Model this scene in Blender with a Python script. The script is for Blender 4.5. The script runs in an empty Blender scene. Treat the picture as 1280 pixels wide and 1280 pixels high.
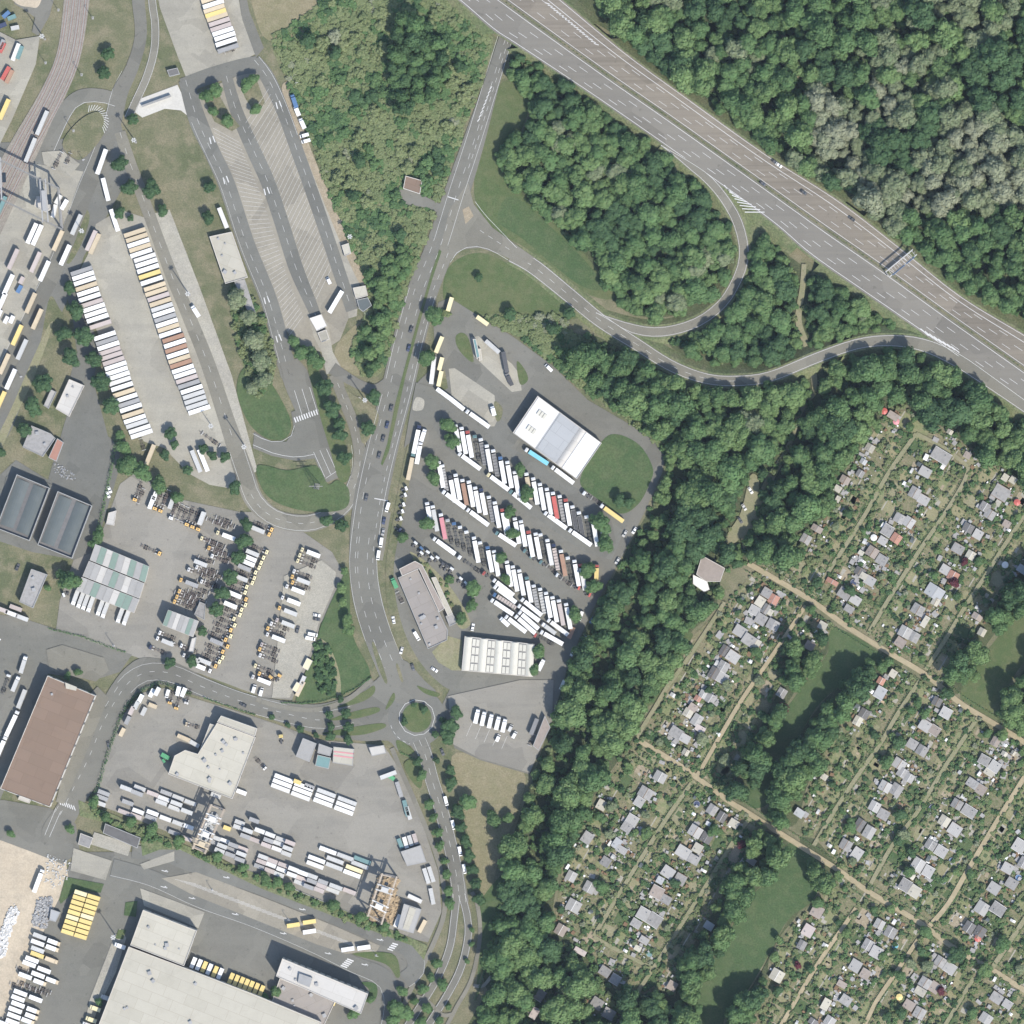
import bpy, bmesh, math, random
import numpy as np
from mathutils import Vector, Matrix

random.seed(7)
RNG = np.random.default_rng(7)
S = 0.48                     # metres per map unit of the survey plan (plan is 1280 x 1280 units)
SC = bpy.context.scene
COL = SC.collection

# ------------------------------------------------------------------ camera, sky, sun, exposure
HCAM = 4000.0
cd = bpy.data.cameras.new('survey_camera'); cam = bpy.data.objects.new('survey_camera', cd); COL.objects.link(cam)
cam.location = (0, 0, HCAM); cam.rotation_euler = (0, 0, 0)
cd.sensor_width = 36.0; cd.lens = 36.0 * HCAM / (1280 * S)
cd.clip_start = 10.0; cd.clip_end = 12000.0
SC.camera = cam
SUN_EL = math.radians(50)
SD = Vector((0.56, -0.83, 0)).normalized()          # horizontal direction towards the sun
W = bpy.data.worlds.new('World'); SC.world = W; W.use_nodes = True
wn = W.node_tree.nodes; wl = W.node_tree.links
sky = wn.new('ShaderNodeTexSky'); sky.sky_type = 'NISHITA'; sky.sun_disc = False
sky.sun_elevation = SUN_EL; sky.sun_rotation = math.atan2(SD.x, SD.y)
bg = wn['Background']; bg.inputs['Strength'].default_value = 0.14
wl.new(sky.outputs[0], bg.inputs['Color'])
sl = bpy.data.lights.new('sun', 'SUN'); sl.energy = 3.5; sl.angle = math.radians(0.53); sl.color = (1.0, 0.945, 0.86)
so = bpy.data.objects.new('sun', sl); COL.objects.link(so)
tosun = Vector((SD.x * math.cos(SUN_EL), SD.y * math.cos(SUN_EL), math.sin(SUN_EL)))
so.rotation_euler = tosun.to_track_quat('Z', 'Y').to_euler(); so.location = (300, -400, 600)
SC.view_settings.view_transform = 'Standard'; SC.view_settings.look = 'None'
SC.view_settings.exposure = 0.75; SC.view_settings.gamma = 1.0
SC.render.engine = 'CYCLES'

# ------------------------------------------------------------------ helpers: plan, tags, ordinals
def P(x, y): return ((x - 640) * S, (640 - y) * S)
def tag(o, label=None, cat=None, group=None, kind=None):
    if label: o['label'] = label
    if cat: o['category'] = cat
    if group: o['group'] = group
    if kind: o['kind'] = kind
    return o
ORD = ['first','second','third','fourth','fifth','sixth','seventh','eighth','ninth','tenth','eleventh','twelfth','thirteenth','fourteenth','fifteenth','sixteenth','seventeenth','eighteenth','nineteenth','twentieth']
def ordw(i):
    if i < 20: return ORD[i]
    n = i + 1; suf = 'th' if 10 <= n % 100 <= 20 else {1:'st',2:'nd',3:'rd'}.get(n % 10, 'th')
    return '%d%s' % (n, suf)

# ------------------------------------------------------------------ helpers: materials
MATS = {}
def _mix(nt, fac, a, b):
    m = nt.nodes.new('ShaderNodeMix'); m.data_type = 'RGBA'
    if isinstance(fac, float): m.inputs[0].default_value = fac
    else: nt.links.new(fac, m.inputs[0])
    for s, v in ((m.inputs[6], a), (m.inputs[7], b)):
        if isinstance(v, tuple): s.default_value = v + (1,)
        else: nt.links.new(v, s)
    return m.outputs[2]
def _noise(nt, vec, scale, detail=3.0, rough=0.6, lo=0.4, hi=0.6):
    n = nt.nodes.new('ShaderNodeTexNoise'); n.inputs['Scale'].default_value = scale
    n.inputs['Detail'].default_value = detail; n.inputs['Roughness'].default_value = rough
    nt.links.new(vec, n.inputs['Vector'])
    r = nt.nodes.new('ShaderNodeMapRange'); r.inputs[1].default_value = lo; r.inputs[2].default_value = hi
    nt.links.new(n.outputs['Fac'], r.inputs[0]); return r.outputs[0]
def _pos(nt):
    g = nt.nodes.new('ShaderNodeNewGeometry'); return g.outputs['Position']
def _start(name):
    m = bpy.data.materials.new(name); m.use_nodes = True; nt = m.node_tree
    b = nt.nodes['Principled BSDF']; MATS[name] = m
    return m, nt, b
SEALED = {'asphalt':.045,'asphalt_dark':.05,'asphalt_old':.05,'yard_grey':.035,'yard_dark':.05,'concrete':.06,'parking_slab':.06,'motorway_new':.03,'motorway_old':.03,'concrete_stained':.09}
def ground(name, c1, c2, c3, s1=0.03, s2=0.25, s3=1.6, a2=0.5, a3=0.35, streak=None, rough=0.9):
    """c1/c2 broad patches, c3 worked in by finer noise; streak=(angle, along, across, colour, amount)"""
    m, nt, b = _start(name); p = _pos(nt)
    col = _mix(nt, _noise(nt, p, s1, 4, 0.6), c1, c2)
    f2 = nt.nodes.new('ShaderNodeMath'); f2.operation = 'MULTIPLY'; f2.inputs[1].default_value = a2
    nt.links.new(_noise(nt, p, s2, 4, 0.65, 0.45, 0.65), f2.inputs[0])
    col = _mix(nt, f2.outputs[0], col, c3)
    if streak:
        ang, al, ac, sc, am = streak
        mp = nt.nodes.new('ShaderNodeMapping'); nt.links.new(p, mp.inputs['Vector'])
        mp.inputs['Rotation'].default_value = (0, 0, ang); mp.inputs['Scale'].default_value = (al, ac, 1)
        f = nt.nodes.new('ShaderNodeMath'); f.operation = 'MULTIPLY'; f.inputs[1].default_value = am
        nt.links.new(_noise(nt, mp.outputs[0], 1.0, 3, 0.6, 0.42, 0.62), f.inputs[0])
        col = _mix(nt, f.outputs[0], col, sc)
    if name in SEALED:
        # rectangular repair patches and scattered oil spots
        mp = nt.nodes.new('ShaderNodeMapping'); nt.links.new(p, mp.inputs['Vector']); mp.inputs['Rotation'].default_value = (0, 0, .6)
        vo = nt.nodes.new('ShaderNodeTexVoronoi'); vo.distance = 'CHEBYCHEV'; vo.inputs['Scale'].default_value = SEALED[name]; vo.inputs['Randomness'].default_value = .9
        nt.links.new(mp.outputs[0], vo.inputs['Vector']); sx = nt.nodes.new('ShaderNodeSeparateColor'); nt.links.new(vo.outputs['Color'], sx.inputs[0])
        rg = nt.nodes.new('ShaderNodeMapRange'); rg.inputs[1].default_value = .78; rg.inputs[2].default_value = .80; rg.inputs[4].default_value = .30; nt.links.new(sx.outputs[0], rg.inputs[0])
        col = _mix(nt, rg.outputs[0], col, tuple(x*.72 for x in c3))
        rg = nt.nodes.new('ShaderNodeMapRange'); rg.inputs[1].default_value = .78; rg.inputs[2].default_value = .80; rg.inputs[4].default_value = .30; nt.links.new(sx.outputs[1], rg.inputs[0])
        col = _mix(nt, rg.outputs[0], col, tuple(min(.8, x*1.22) for x in c2))
        sp = nt.nodes.new('ShaderNodeMath'); sp.operation = 'MULTIPLY'; sp.inputs[1].default_value = .38
        nt.links.new(_noise(nt, p, .33, 2, .5, .66, .74), sp.inputs[0]); col = _mix(nt, sp.outputs[0], col, tuple(x*.55 for x in c3))
    # fine grain: value jitter
    hs = nt.nodes.new('ShaderNodeHueSaturation'); nt.links.new(col, hs.inputs['Color'])
    r = nt.nodes.new('ShaderNodeMapRange'); r.inputs[1].default_value = 0.3; r.inputs[2].default_value = 0.7
    r.inputs[3].default_value = 1 - a3; r.inputs[4].default_value = 1 + a3
    n = nt.nodes.new('ShaderNodeTexNoise'); n.inputs['Scale'].default_value = s3; n.inputs['Detail'].default_value = 2
    nt.links.new(p, n.inputs['Vector']); nt.links.new(n.outputs['Fac'], r.inputs[0]); nt.links.new(r.outputs[0], hs.inputs['Value'])
    nt.links.new(hs.outputs[0], b.inputs['Base Color']); b.inputs['Roughness'].default_value = rough
    b.inputs['Specular IOR Level'].default_value = 0.2
    return m
ROOFS = {'roof_white':.38,'roof_redflat':.38,'roof_pale':.38,'roof_bluegrey':.63,'roof_gravel':-.45}
def paint(name, c, rough=0.55, var=0.12, scale=0.5, spec=0.3, metal=0.0, dirt=None, wave=None):
    """painted / sheet surfaces: colour with mild grime and optional corrugation relief"""
    if name in MATS: return MATS[name]
    c = tuple(x*.87 for x in c); dirt = tuple(x*.87 for x in dirt) if dirt else None
    m, nt, b = _start(name); tc = nt.nodes.new('ShaderNodeTexCoord'); p = _pos(nt)
    d = dirt or tuple(x * 0.72 for x in c)
    f = nt.nodes.new('ShaderNodeMath'); f.operation = 'MULTIPLY'; f.inputs[1].default_value = min(1.0, var * 4)
    nt.links.new(_noise(nt, p, scale, 4, 0.7, 0.45, 0.7), f.inputs[0])
    col = _mix(nt, f.outputs[0], c, d)
    if name in ROOFS:
        # sheet seams, repaired sheets and water stains
        mp = nt.nodes.new('ShaderNodeMapping'); nt.links.new(p, mp.inputs['Vector']); mp.inputs['Rotation'].default_value = (0, 0, ROOFS[name])
        br = nt.nodes.new('ShaderNodeTexBrick'); br.inputs['Scale'].default_value = .12; br.inputs['Mortar Size'].default_value = .014; br.inputs['Brick Width'].default_value = 1.6; br.inputs['Row Height'].default_value = .8; br.inputs['Bias'].default_value = -.3
        br.inputs['Color1'].default_value = (1,1,1,1); br.inputs['Color2'].default_value = (.90,.90,.89,1); br.inputs['Mortar'].default_value = (.80,.79,.77,1); nt.links.new(mp.outputs[0], br.inputs['Vector'])
        mu = nt.nodes.new('ShaderNodeMix'); mu.data_type = 'RGBA'; mu.blend_type = 'MULTIPLY'; mu.inputs[0].default_value = 1.0
        nt.links.new(col, mu.inputs[6]); nt.links.new(br.outputs['Color'], mu.inputs[7])
        st = nt.nodes.new('ShaderNodeMath'); st.operation = 'MULTIPLY'; st.inputs[1].default_value = .30
        nt.links.new(_noise(nt, p, .09, 5, .75, .55, .75), st.inputs[0]); col = _mix(nt, st.outputs[0], mu.outputs[2], tuple(x*.6 for x in c))
    hs = nt.nodes.new('ShaderNodeHueSaturation'); nt.links.new(col, hs.inputs['Color'])
    oi = nt.nodes.new('ShaderNodeObjectInfo'); r = nt.nodes.new('ShaderNodeMapRange')
    r.inputs[3].default_value = 1 - var; r.inputs[4].default_value = 1 + var * 0.6
    nt.links.new(oi.outputs['Random'], r.inputs[0]); nt.links.new(r.outputs[0], hs.inputs['Value'])
    nt.links.new(hs.outputs[0], b.inputs['Base Color'])
    b.inputs['Roughness'].default_value = rough; b.inputs['Specular IOR Level'].default_value = spec; b.inputs['Metallic'].default_value = metal
    if wave:
        w = nt.nodes.new('ShaderNodeTexWave'); w.inputs['Scale'].default_value = wave
        nt.links.new(tc.outputs['Object'], w.inputs['Vector'])
        bp = nt.nodes.new('ShaderNodeBump'); bp.inputs['Strength'].default_value = 0.35; bp.inputs['Distance'].default_value = 0.08
        nt.links.new(w.outputs['Fac'], bp.inputs['Height']); nt.links.new(bp.outputs[0], b.inputs['Normal'])
    return m
def leafmat(name, ca, cb, cc, trans=0.25):
    m, nt, b = _start(name)
    g = nt.nodes.new('ShaderNodeNewGeometry'); oi = nt.nodes.new('ShaderNodeObjectInfo')
    c = _mix(nt, oi.outputs['Random'], ca, cb)
    f = nt.nodes.new('ShaderNodeMath'); f.operation = 'MULTIPLY'; f.inputs[1].default_value = 0.75
    nt.links.new(g.outputs['Random Per Island'], f.inputs[0])
    c = _mix(nt, f.outputs[0], c, cc)
    nt.links.new(c, b.inputs['Base Color']); b.inputs['Roughness'].default_value = 0.75; b.inputs['Specular IOR Level'].default_value = 0.15
    t = nt.nodes.new('ShaderNodeBsdfTranslucent'); nt.links.new(c, t.inputs['Color'])
    ms = nt.nodes.new('ShaderNodeMixShader'); ms.inputs[0].default_value = trans
    out = nt.nodes['Material Output']
    nt.links.new(b.outputs[0], ms.inputs[1]); nt.links.new(t.outputs[0], ms.inputs[2]); nt.links.new(ms.outputs[0], out.inputs['Surface'])
    return m

MA = -math.atan2(72, 100)   # motorway bearing on the plan
ground('grass',   (.092,.104,.054), (.140,.136,.082), (.185,.165,.108), 0.02, 0.10, 1.2, .8, .20)
ground('lawn',    (0.067,0.097,0.038), (0.089,0.107,0.048), (0.122,0.125,0.064), 0.03, 0.2, 1.4, .5, .18)
ground('lawn_rich',(0.050,0.085,0.034), (0.066,0.097,0.041), (0.095,0.112,0.056), 0.02, 0.15, 1.1, .5, .18)
ground('meadow_dry',(0.193,0.170,0.105), (0.164,0.155,0.089), (0.236,0.204,0.134), 0.03, 0.2, 1.1, .55, .16)
ground('forest_floor',(0.052,0.068,0.034), (0.067,0.081,0.038), (0.097,0.092,0.056), 0.05, 0.3, 1.2, .4, .3)
ground('scrub_floor',(0.101,0.128,0.060), (0.126,0.143,0.070), (0.168,0.162,0.098), 0.03, 0.15, 0.9, .6, .3)
ground('asphalt', (0.135,0.133,0.114), (0.150,0.145,0.124), (0.118,0.115,0.100), 0.02, 0.10, 1.8, .5, .07, (1.2,.015,.2,(0.159,0.155,0.133),.35))
ground('asphalt_dark',(0.132,0.131,0.116), (0.145,0.144,0.127), (0.116,0.116,0.104), 0.03, 0.15, 1.8, .45, .07)
ground('asphalt_old',(0.164,0.156,0.128), (0.179,0.170,0.139), (0.143,0.137,0.112), 0.02, 0.12, 1.6, .5, .08)
ground('yard_grey',(0.196,0.186,0.160), (0.216,0.204,0.175), (0.164,0.157,0.138), 0.012, 0.07, 1.6, .5, .07, (0.35,.02,.25,(0.236,0.223,0.190),.4))
ground('yard_dark',(0.120,0.120,0.107), (0.135,0.134,0.118), (0.103,0.104,0.092), 0.015, 0.09, 1.6, .5, .07)
ground('concrete',(0.277,0.262,0.216), (0.303,0.287,0.238), (0.238,0.225,0.189), 0.02, 0.1, 1.3, .5, .07, (1.25,.01,.15,(0.215,0.205,0.177),.4))
ground('concrete_stained',(.300,.285,.238), (.262,.248,.212), (.350,.330,.268), 0.05, 0.2, 1.2, .6, .12)
ground('parking_slab',(0.228,0.210,0.168), (0.245,0.225,0.181), (0.202,0.186,0.151), 0.03, 0.2, 1.2, .5, .07)
ground('motorway_new',(0.161,0.152,0.131), (0.175,0.164,0.140), (0.150,0.140,0.121), 0.02, 0.1, 1.6, .4, .05, (MA,.01,.35,(0.140,0.131,0.115),.45))
ground('motorway_old',(0.206,0.182,0.144), (0.183,0.162,0.132), (0.147,0.131,0.108), 0.02, 0.1, 1.6, .35, .06, (MA,.006,.55,(0.117,0.103,0.083),.5))
ground('sand',    (0.381,0.323,0.242), (0.426,0.363,0.273), (0.304,0.266,0.205), 0.03, 0.15, 1.0, .55, .10)
ground('lane_sand',(0.283,0.238,0.152), (0.317,0.266,0.173), (0.226,0.196,0.122), 0.05, 0.3, 1.2, .5, .10)
ground('path_worn',(0.214,0.198,0.127), (0.193,0.189,0.112), (0.154,0.161,0.085), 0.08, 0.4, 1.2, .5, .14)
ground('ballast', (0.210,0.189,0.158), (0.239,0.216,0.182), (0.172,0.156,0.134), 0.04, 0.3, 1.6, .5, .18)
ground('soil',    (0.269,0.223,0.156), (0.228,0.194,0.134), (0.311,0.268,0.196), 0.08, 0.5, 1.6, .5, .18)
ground('lawn_plot',(0.142,0.163,0.076), (0.175,0.182,0.095), (0.213,0.194,0.117), 0.08, 0.4, 1.4, .5, .18)
ground('lawn_plot_dry',(0.209,0.193,0.110), (0.189,0.185,0.102), (0.241,0.209,0.131), 0.08, 0.4, 1.4, .5, .15)
ground('paving',  (0.302,0.285,0.238), (0.269,0.257,0.216), (0.235,0.223,0.186), 0.1, 0.6, 2.0, .5, .15)
ground('veg_bed', (0.102,0.118,0.056), (0.154,0.146,0.083), (0.218,0.178,0.127), 0.1, 0.7, 2.0, .65, .30)
ground('concrete_light',(.420,.405,.365), (.455,.440,.400), (.370,.355,.320), 0.03, 0.2, 1.2, .4, .06)
paint('white_line', (.60,.60,.585), 0.7, .05, 0.8, .2, dirt=(.45,.45,.44))
paint('white', (.80,.80,.78), 0.45, .08, 0.5, dirt=(.58,.57,.54))
paint('offwhite', (.66,.65,.62), 0.5, .08, 0.3)
paint('lightgrey', (.50,.50,.48), 0.5, .08, 0.3)
paint('grey', (.33,.33,.325), 0.55, .10, 0.3)
paint('midgrey', (.22,.22,.22), 0.6, .12, 0.3)
paint('darkgrey', (.09,.092,.097), 0.6, .15, 0.3)
paint('black', (.02,.02,.022), 0.6, .2, 0.3)
paint('tan', (.56,.47,.33), 0.5, .10, 0.3)
paint('yellow', (.70,.55,.22), 0.45, .06, 0.3)
paint('paleyellow', (.73,.65,.40), 0.45, .06, 0.3)
paint('orange', (.70,.45,.16), 0.45, .08, 0.3)
paint('pinkgrey', (.47,.41,.38), 0.5, .08, 0.3)
paint('pink', (.56,.24,.26), 0.5, .06, 0.3)
paint('brown', (.36,.22,.15), 0.55, .10, 0.3)
paint('red', (.48,.12,.10), 0.45, .10, 0.3)
paint('blue', (.10,.19,.34), 0.45, .10, 0.3)
paint('darkblue', (.05,.065,.12), 0.45, .10, 0.3)
paint('skyblue', (.20,.52,.62), 0.45, .06, 0.3)
paint('teal', (.16,.27,.265), 0.5, .10, 0.3)
paint('green', (.10,.33,.16), 0.5, .10, 0.3)
paint('glass', (.03,.04,.05), 0.12, .1, 0.3, .6)
paint('tyre', (.02,.02,.02), 0.85, .1, 0.5)
paint('steel', (.30,.29,.28), 0.5, .12, 0.5, .4, .2)
paint('rust', (.30,.15,.09), 0.75, .15, 0.7)
paint('wall_pale', (.52,.49,.44), 0.8, .08, 0.3)
paint('wall_grey', (.33,.33,.32), 0.8, .08, 0.3)
paint('wall_wood', (.22,.14,.08), 0.8, .15, 0.6)
paint('roof_white', (0.438,0.414,0.345), 0.7, .07, 0.12, dirt=(0.335,0.315,0.257))
paint('roof_pale', (0.493,0.473,0.437), 0.7, .06, 0.15, dirt=(0.405,0.387,0.353))
paint('roof_bluegrey', (.37,.38,.385), 0.7, .06, 0.15, dirt=(.30,.315,.32))
paint('roof_sheet', (.36,.352,.335), 0.75, .12, 0.4, dirt=(.29,.282,.265), wave=2.0)
paint('roof_felt', (.29,.282,.27), 0.85, .2, 0.5, dirt=(.20,.194,.184), wave=1.2)
paint('roof_felt_dark', (.15,.145,.14), 0.85, .16, 0.5)
paint('roof_felt_brown', (.31,.265,.23), 0.85, .14, 0.5)
paint('roof_gravel', (.29,.265,.24), 0.9, .08, 0.12, dirt=(.225,.21,.195))
paint('roof_redflat', (0.211,0.151,0.112), 0.9, .05, 0.10, dirt=(0.160,0.131,0.101))
paint('roof_tile', (.40,.215,.16), 0.8, .12, 0.5, wave=2.0)
paint('roof_glass', (.105,.122,.122), 0.7, .08, 0.2, .2, dirt=(.155,.168,.165))
paint('roof_greenstrip', (.20,.27,.225), 0.6, .08, 0.4)
paint('bark', (.10,.075,.05), 0.9, .2, 1.5)
paint('timber', (.42,.32,.20), 0.8, .2, 1.2)
paint('cream', (.56,.54,.465), 0.6, .06, 0.3)
paint('frame_brown', (.150,.122,.110), 0.7, .15, 0.5)
paint('crane_tan', (.40,.345,.28), 0.7, .15, 0.5)
paint('crane_grey', (.235,.235,.225), 0.6, .1, 0.4)
leafmat('leaf_green', (0.097,0.179,0.070), (0.175,0.276,0.110), (0.212,0.288,0.126), 0.38)
leafmat('leaf_mid', (0.072,0.144,0.060), (0.139,0.246,0.100), (0.168,0.249,0.109), 0.38)
leafmat('leaf_dark', (0.047,0.101,0.048), (0.093,0.174,0.080), (0.113,0.181,0.084), 0.38)
leafmat('leaf_pale', (0.261,0.281,0.188), (0.198,0.238,0.139), (0.339,0.354,0.248), 0.3)
leafmat('leaf_olive', (0.146,0.205,0.106), (0.234,0.286,0.160), (0.292,0.317,0.202), 0.38)
leafmat('leaf_scrub', (0.162,0.227,0.100), (0.254,0.314,0.149), (0.297,0.321,0.172), 0.42)
leafmat('leaf_red',   (.120,.030,.042), (.090,.030,.040), (.160,.055,.062), .25)
M = MATS

# ------------------------------------------------------------------ helpers: meshes
class MB:
    def __init__(s): s.v = []; s.f = []
    def quad(s, a, b, c, d):
        n = len(s.v); s.v += [a, b, c, d]; s.f.append((n, n+1, n+2, n+3))
    def box(s, x0, x1, y0, y1, z0, z1, m=None):
        n = len(s.v)
        c = [(x0,y0,z0),(x1,y0,z0),(x1,y1,z0),(x0,y1,z0),(x0,y0,z1),(x1,y0,z1),(x1,y1,z1),(x0,y1,z1)]
        if m: c = [tuple(m @ Vector(p)) for p in c]
        s.v += c
        s.f += [(n+3,n+2,n+1,n), (n+4,n+5,n+6,n+7), (n,n+1,n+5,n+4), (n+1,n+2,n+6,n+5), (n+2,n+3,n+7,n+6), (n+3,n,n+4,n+7)]
        return s
    def prism(s, prof, y0, y1):
        """extrude a CCW (x,z) profile along y"""
        n = len(s.v); k = len(prof)
        s.v += [(x, y0, z) for x, z in prof] + [(x, y1, z) for x, z in prof]
        s.f.append(tuple(range(n, n+k))); s.f.append(tuple(range(n+2*k-1, n+k-1, -1)))
        for i in range(k):
            j = (i+1) % k; s.f.append((n+j, n+i, n+k+i, n+k+j))
        return s
    def cyl(s, cx, cz, r, y0, y1, k=8):
        return s.prism([(cx + r*math.cos(2*math.pi*i/k), cz + r*math.sin(2*math.pi*i/k)) for i in range(k)], y0, y1)
    def tube(s, a, b, r0, r1, k=6):
        a = Vector(a); b = Vector(b); d = (b-a).normalized()
        u = d.orthogonal().normalized(); w = d.cross(u); n = len(s.v)
        for c, r in ((a, r0), (b, r1)):
            for i in range(k):
                t = 2*math.pi*i/k; s.v.append(tuple(c + (u*math.cos(t) + w*math.sin(t))*r))
        for i in range(k):
            j = (i+1) % k; s.f.append((n+i, n+j, n+k+j, n+k+i))
        s.f.append(tuple(n+k+i for i in range(k))); return s
    def mesh(s, name):
        me = bpy.data.meshes.new(name); me.from_pydata(s.v, [], s.f); me.update(); return me
    def build(s, name, mat, parent=None):
        me = s.mesh(name); me.materials.append(mat); o = bpy.data.objects.new(name, me); COL.objects.link(o)
        if parent: o.parent = parent
        return o
def obj(name, me, mat=None, parent=None, loc=None, rz=None, scale=None):
    o = bpy.data.objects.new(name, me); COL.objects.link(o)
    if mat is not None:
        if len(me.materials) == 0: me.materials.append(mat)
        elif me.materials[0] is not mat:
            o.material_slots[0].link = 'OBJECT'; o.material_slots[0].material = mat
    if parent: o.parent = parent
    if loc: o.location = loc
    if rz is not None: o.rotation_euler = (0, 0, rz)
    if scale: o.scale = scale
    return o
def empty(name, loc, rz=0.0, scale=None):
    o = bpy.data.objects.new(name, None); COL.objects.link(o); o.location = loc; o.rotation_euler = (0, 0, rz)
    o.empty_display_size = 1.0
    if scale: o.scale = scale
    return o

# ------------------------------------------------------------------ helpers: plan geometry
def area2(p): return sum(p[i][0]*p[(i+1) % len(p)][1] - p[(i+1) % len(p)][0]*p[i][1] for i in range(len(p)))
def inside(x, y, p):
    c = False; j = len(p)-1
    for i in range(len(p)):
        if (p[i][1] > y) != (p[j][1] > y) and x < (p[j][0]-p[i][0])*(y-p[i][1])/(p[j][1]-p[i][1]) + p[i][0]: c = not c
        j = i
    return c
def smooth(pts, n=6, closed=False):
    out = []; k = len(pts)
    rng = range(k) if closed else range(k-1)
    for i in rng:
        g = lambda j: pts[j % k] if closed else pts[max(0, min(k-1, j))]
        p0, p1, p2, p3 = g(i-1), g(i), g(i+1), g(i+2)
        for a in range(n):
            t = a/n
            out.append(tuple(0.5*((2*p1[q]) + (-p0[q]+p2[q])*t + (2*p0[q]-5*p1[q]+4*p2[q]-p3[q])*t*t + (-p0[q]+3*p1[q]-3*p2[q]+p3[q])*t**3) for q in range(len(p1))))
    if not closed: out.append(tuple(pts[-1]))
    return out
def resample(pts, n):
    d = [0.0]
    for a, b in zip(pts, pts[1:]): d.append(d[-1] + math.dist(a[:2], b[:2]))
    out = []; j = 0
    for i in range(n):
        t = d[-1]*i/(n-1)
        while j < len(d)-2 and d[j+1] < t: j += 1
        u = (t-d[j])/max(1e-9, d[j+1]-d[j])
        out.append(tuple(pts[j][q] + (pts[j+1][q]-pts[j][q])*u for q in range(len(pts[0]))))
    return out
def offset(pts, d):
    """shift a plan polyline sideways by d units (positive = right of travel on the plan)"""
    out = []
    for i in range(len(pts)):
        a = pts[max(0, i-1)]; b = pts[min(len(pts)-1, i+1)]
        dx, dy = b[0]-a[0], b[1]-a[1]; l = math.hypot(dx, dy) or 1
        dd = d[i] if isinstance(d, list) else d
        out.append((pts[i][0] - dy/l*dd, pts[i][1] + dx/l*dd) + tuple(pts[i][2:]))
    return out
SURF = []; BLOCK = []
ZN = [0.02]
def nextz(): ZN[0] += 0.005; return ZN[0]
def gz(x, y):
    z = 0.0
    for (x0, y0, x1, y1, p, h) in SURF:
        if h > z and x0 <= x <= x1 and y0 <= y <= y1 and inside(x, y, p): z = h
    return z
def reg(p, z): SURF.append((min(q[0] for q in p), min(q[1] for q in p), max(q[0] for q in p), max(q[1] for q in p), p, z))
def patch(name, pts, mat, sm=False, block=False, parent=None, kerb=0.0, z=None):
    p = smooth(pts, 5, True) if sm else [tuple(q) for q in pts]
    z = (nextz() if z is None else z) + kerb
    w = [P(*q) for q in p]
    if area2(w) < 0: w = w[::-1]
    mb = MB(); n = len(w); mb.v = [(a, b, z) for a, b in w]; mb.f = [tuple(range(n))]
    if kerb:
        mb.v += [(a, b, z-kerb-0.05) for a, b in w]
        for i in range(n): j = (i+1) % n; mb.f.append((j, i, n+i, n+j))
    o = mb.build(name, M[mat] if isinstance(mat, str) else mat, parent)
    if parent is None: tag(o, kind='structure')
    reg(p, z)
    if block: BLOCK.append((min(q[0] for q in p), min(q[1] for q in p), max(q[0] for q in p), max(q[1] for q in p), p))
    return o
def strip(name, A, B, mat, z=None, n=60, block=True, parent=None):
    """surface between two plan edges; edges may carry a height as third value"""
    A = resample(A, n); B = resample(B, n); z = nextz() if z is None else z
    mb = MB()
    for a, b in zip(A, B):
        for q in (a, b): X, Y = P(q[0], q[1]); mb.v.append((X, Y, z + (q[2] if len(q) > 2 else 0)))
    for i in range(n-1):
        f = (2*i, 2*i+1, 2*i+3, 2*i+2)
        w = [mb.v[k] for k in f]
        mb.f.append(f if area2(w) > 0 else f[::-1])
    o = mb.build(name, M[mat] if isinstance(mat, str) else mat, parent)
    if parent is None: tag(o, kind='structure')
    p = [q[:2] for q in A] + [q[:2] for q in B[::-1]]
    if len(A[0]) < 3: reg(p, z)
    if block: BLOCK.append((min(q[0] for q in p), min(q[1] for q in p), max(q[0] for q in p), max(q[1] for q in p), p))
    return o
def road(name, pts, w, mat, sm=True, block=True):
    c = smooth(pts, 8) if sm else pts
    ww = w if isinstance(w, (int, float)) else None
    if ww is None:
        ws = smooth([(a, 0) for a in w], 8) if sm else [(a, 0) for a in w]
        L = offset(c, [-a[0]/2 for a in ws]); R_ = offset(c, [a[0]/2 for a in ws])
    else: L = offset(c, -ww/2); R_ = offset(c, ww/2)
    return strip(name, L, R_, mat, n=max(12, len(c)), block=block), c
def blocked(x, y):
    for (x0, y0, x1, y1, p) in BLOCK:
        if x0 <= x <= x1 and y0 <= y <= y1 and inside(x, y, p): return True
    return False
MK = [MB()]
ZM = 0.0
def mark_line(c, off=0.0, w=0.16, dash=None, gap=None, dz=0.02, start=0.0):
    """painted line following a plan polyline; dash/gap in metres"""
    pts = offset(c, off) if off else c
    d = [0.0]
    for a, b in zip(pts, pts[1:]): d.append(d[-1] + math.dist(a[:2], b[:2])*S)
    def at(t):
        j = 0
        while j < len(d)-2 and d[j+1] < t: j += 1
        u = (t-d[j])/max(1e-9, d[j+1]-d[j])
        return tuple(pts[j][q] + (pts[j+1][q]-pts[j][q])*u for q in range(len(pts[0])))
    segs = []
    if dash is None:
        k = max(2, int(d[-1]/6)); segs = [(d[-1]*i/k, d[-1]*(i+1)/k) for i in range(k)]
    else:
        t = start
        while t + dash < d[-1]: segs.append((t, t+dash)); t += dash + gap
    mb = MK[0]
    for t0, t1 in segs:
        a, b = at(t0), at(t1)
        za = a[2] if len(a) > 2 else gz(a[0], a[1]); zb = b[2] if len(b) > 2 else gz(b[0], b[1])
        za = zb = max(za, zb)
        (ax, ay), (bx, by) = P(a[0], a[1]), P(b[0], b[1])
        l = math.hypot(bx-ax, by-ay) or 1; nx, ny = -(by-ay)/l*w/2, (bx-ax)/l*w/2
        mb.quad((ax-nx, ay-ny, za+dz), (bx-nx, by-ny, zb+dz), (bx+nx, by+ny, zb+dz), (ax+nx, ay+ny, za+dz))
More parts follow.
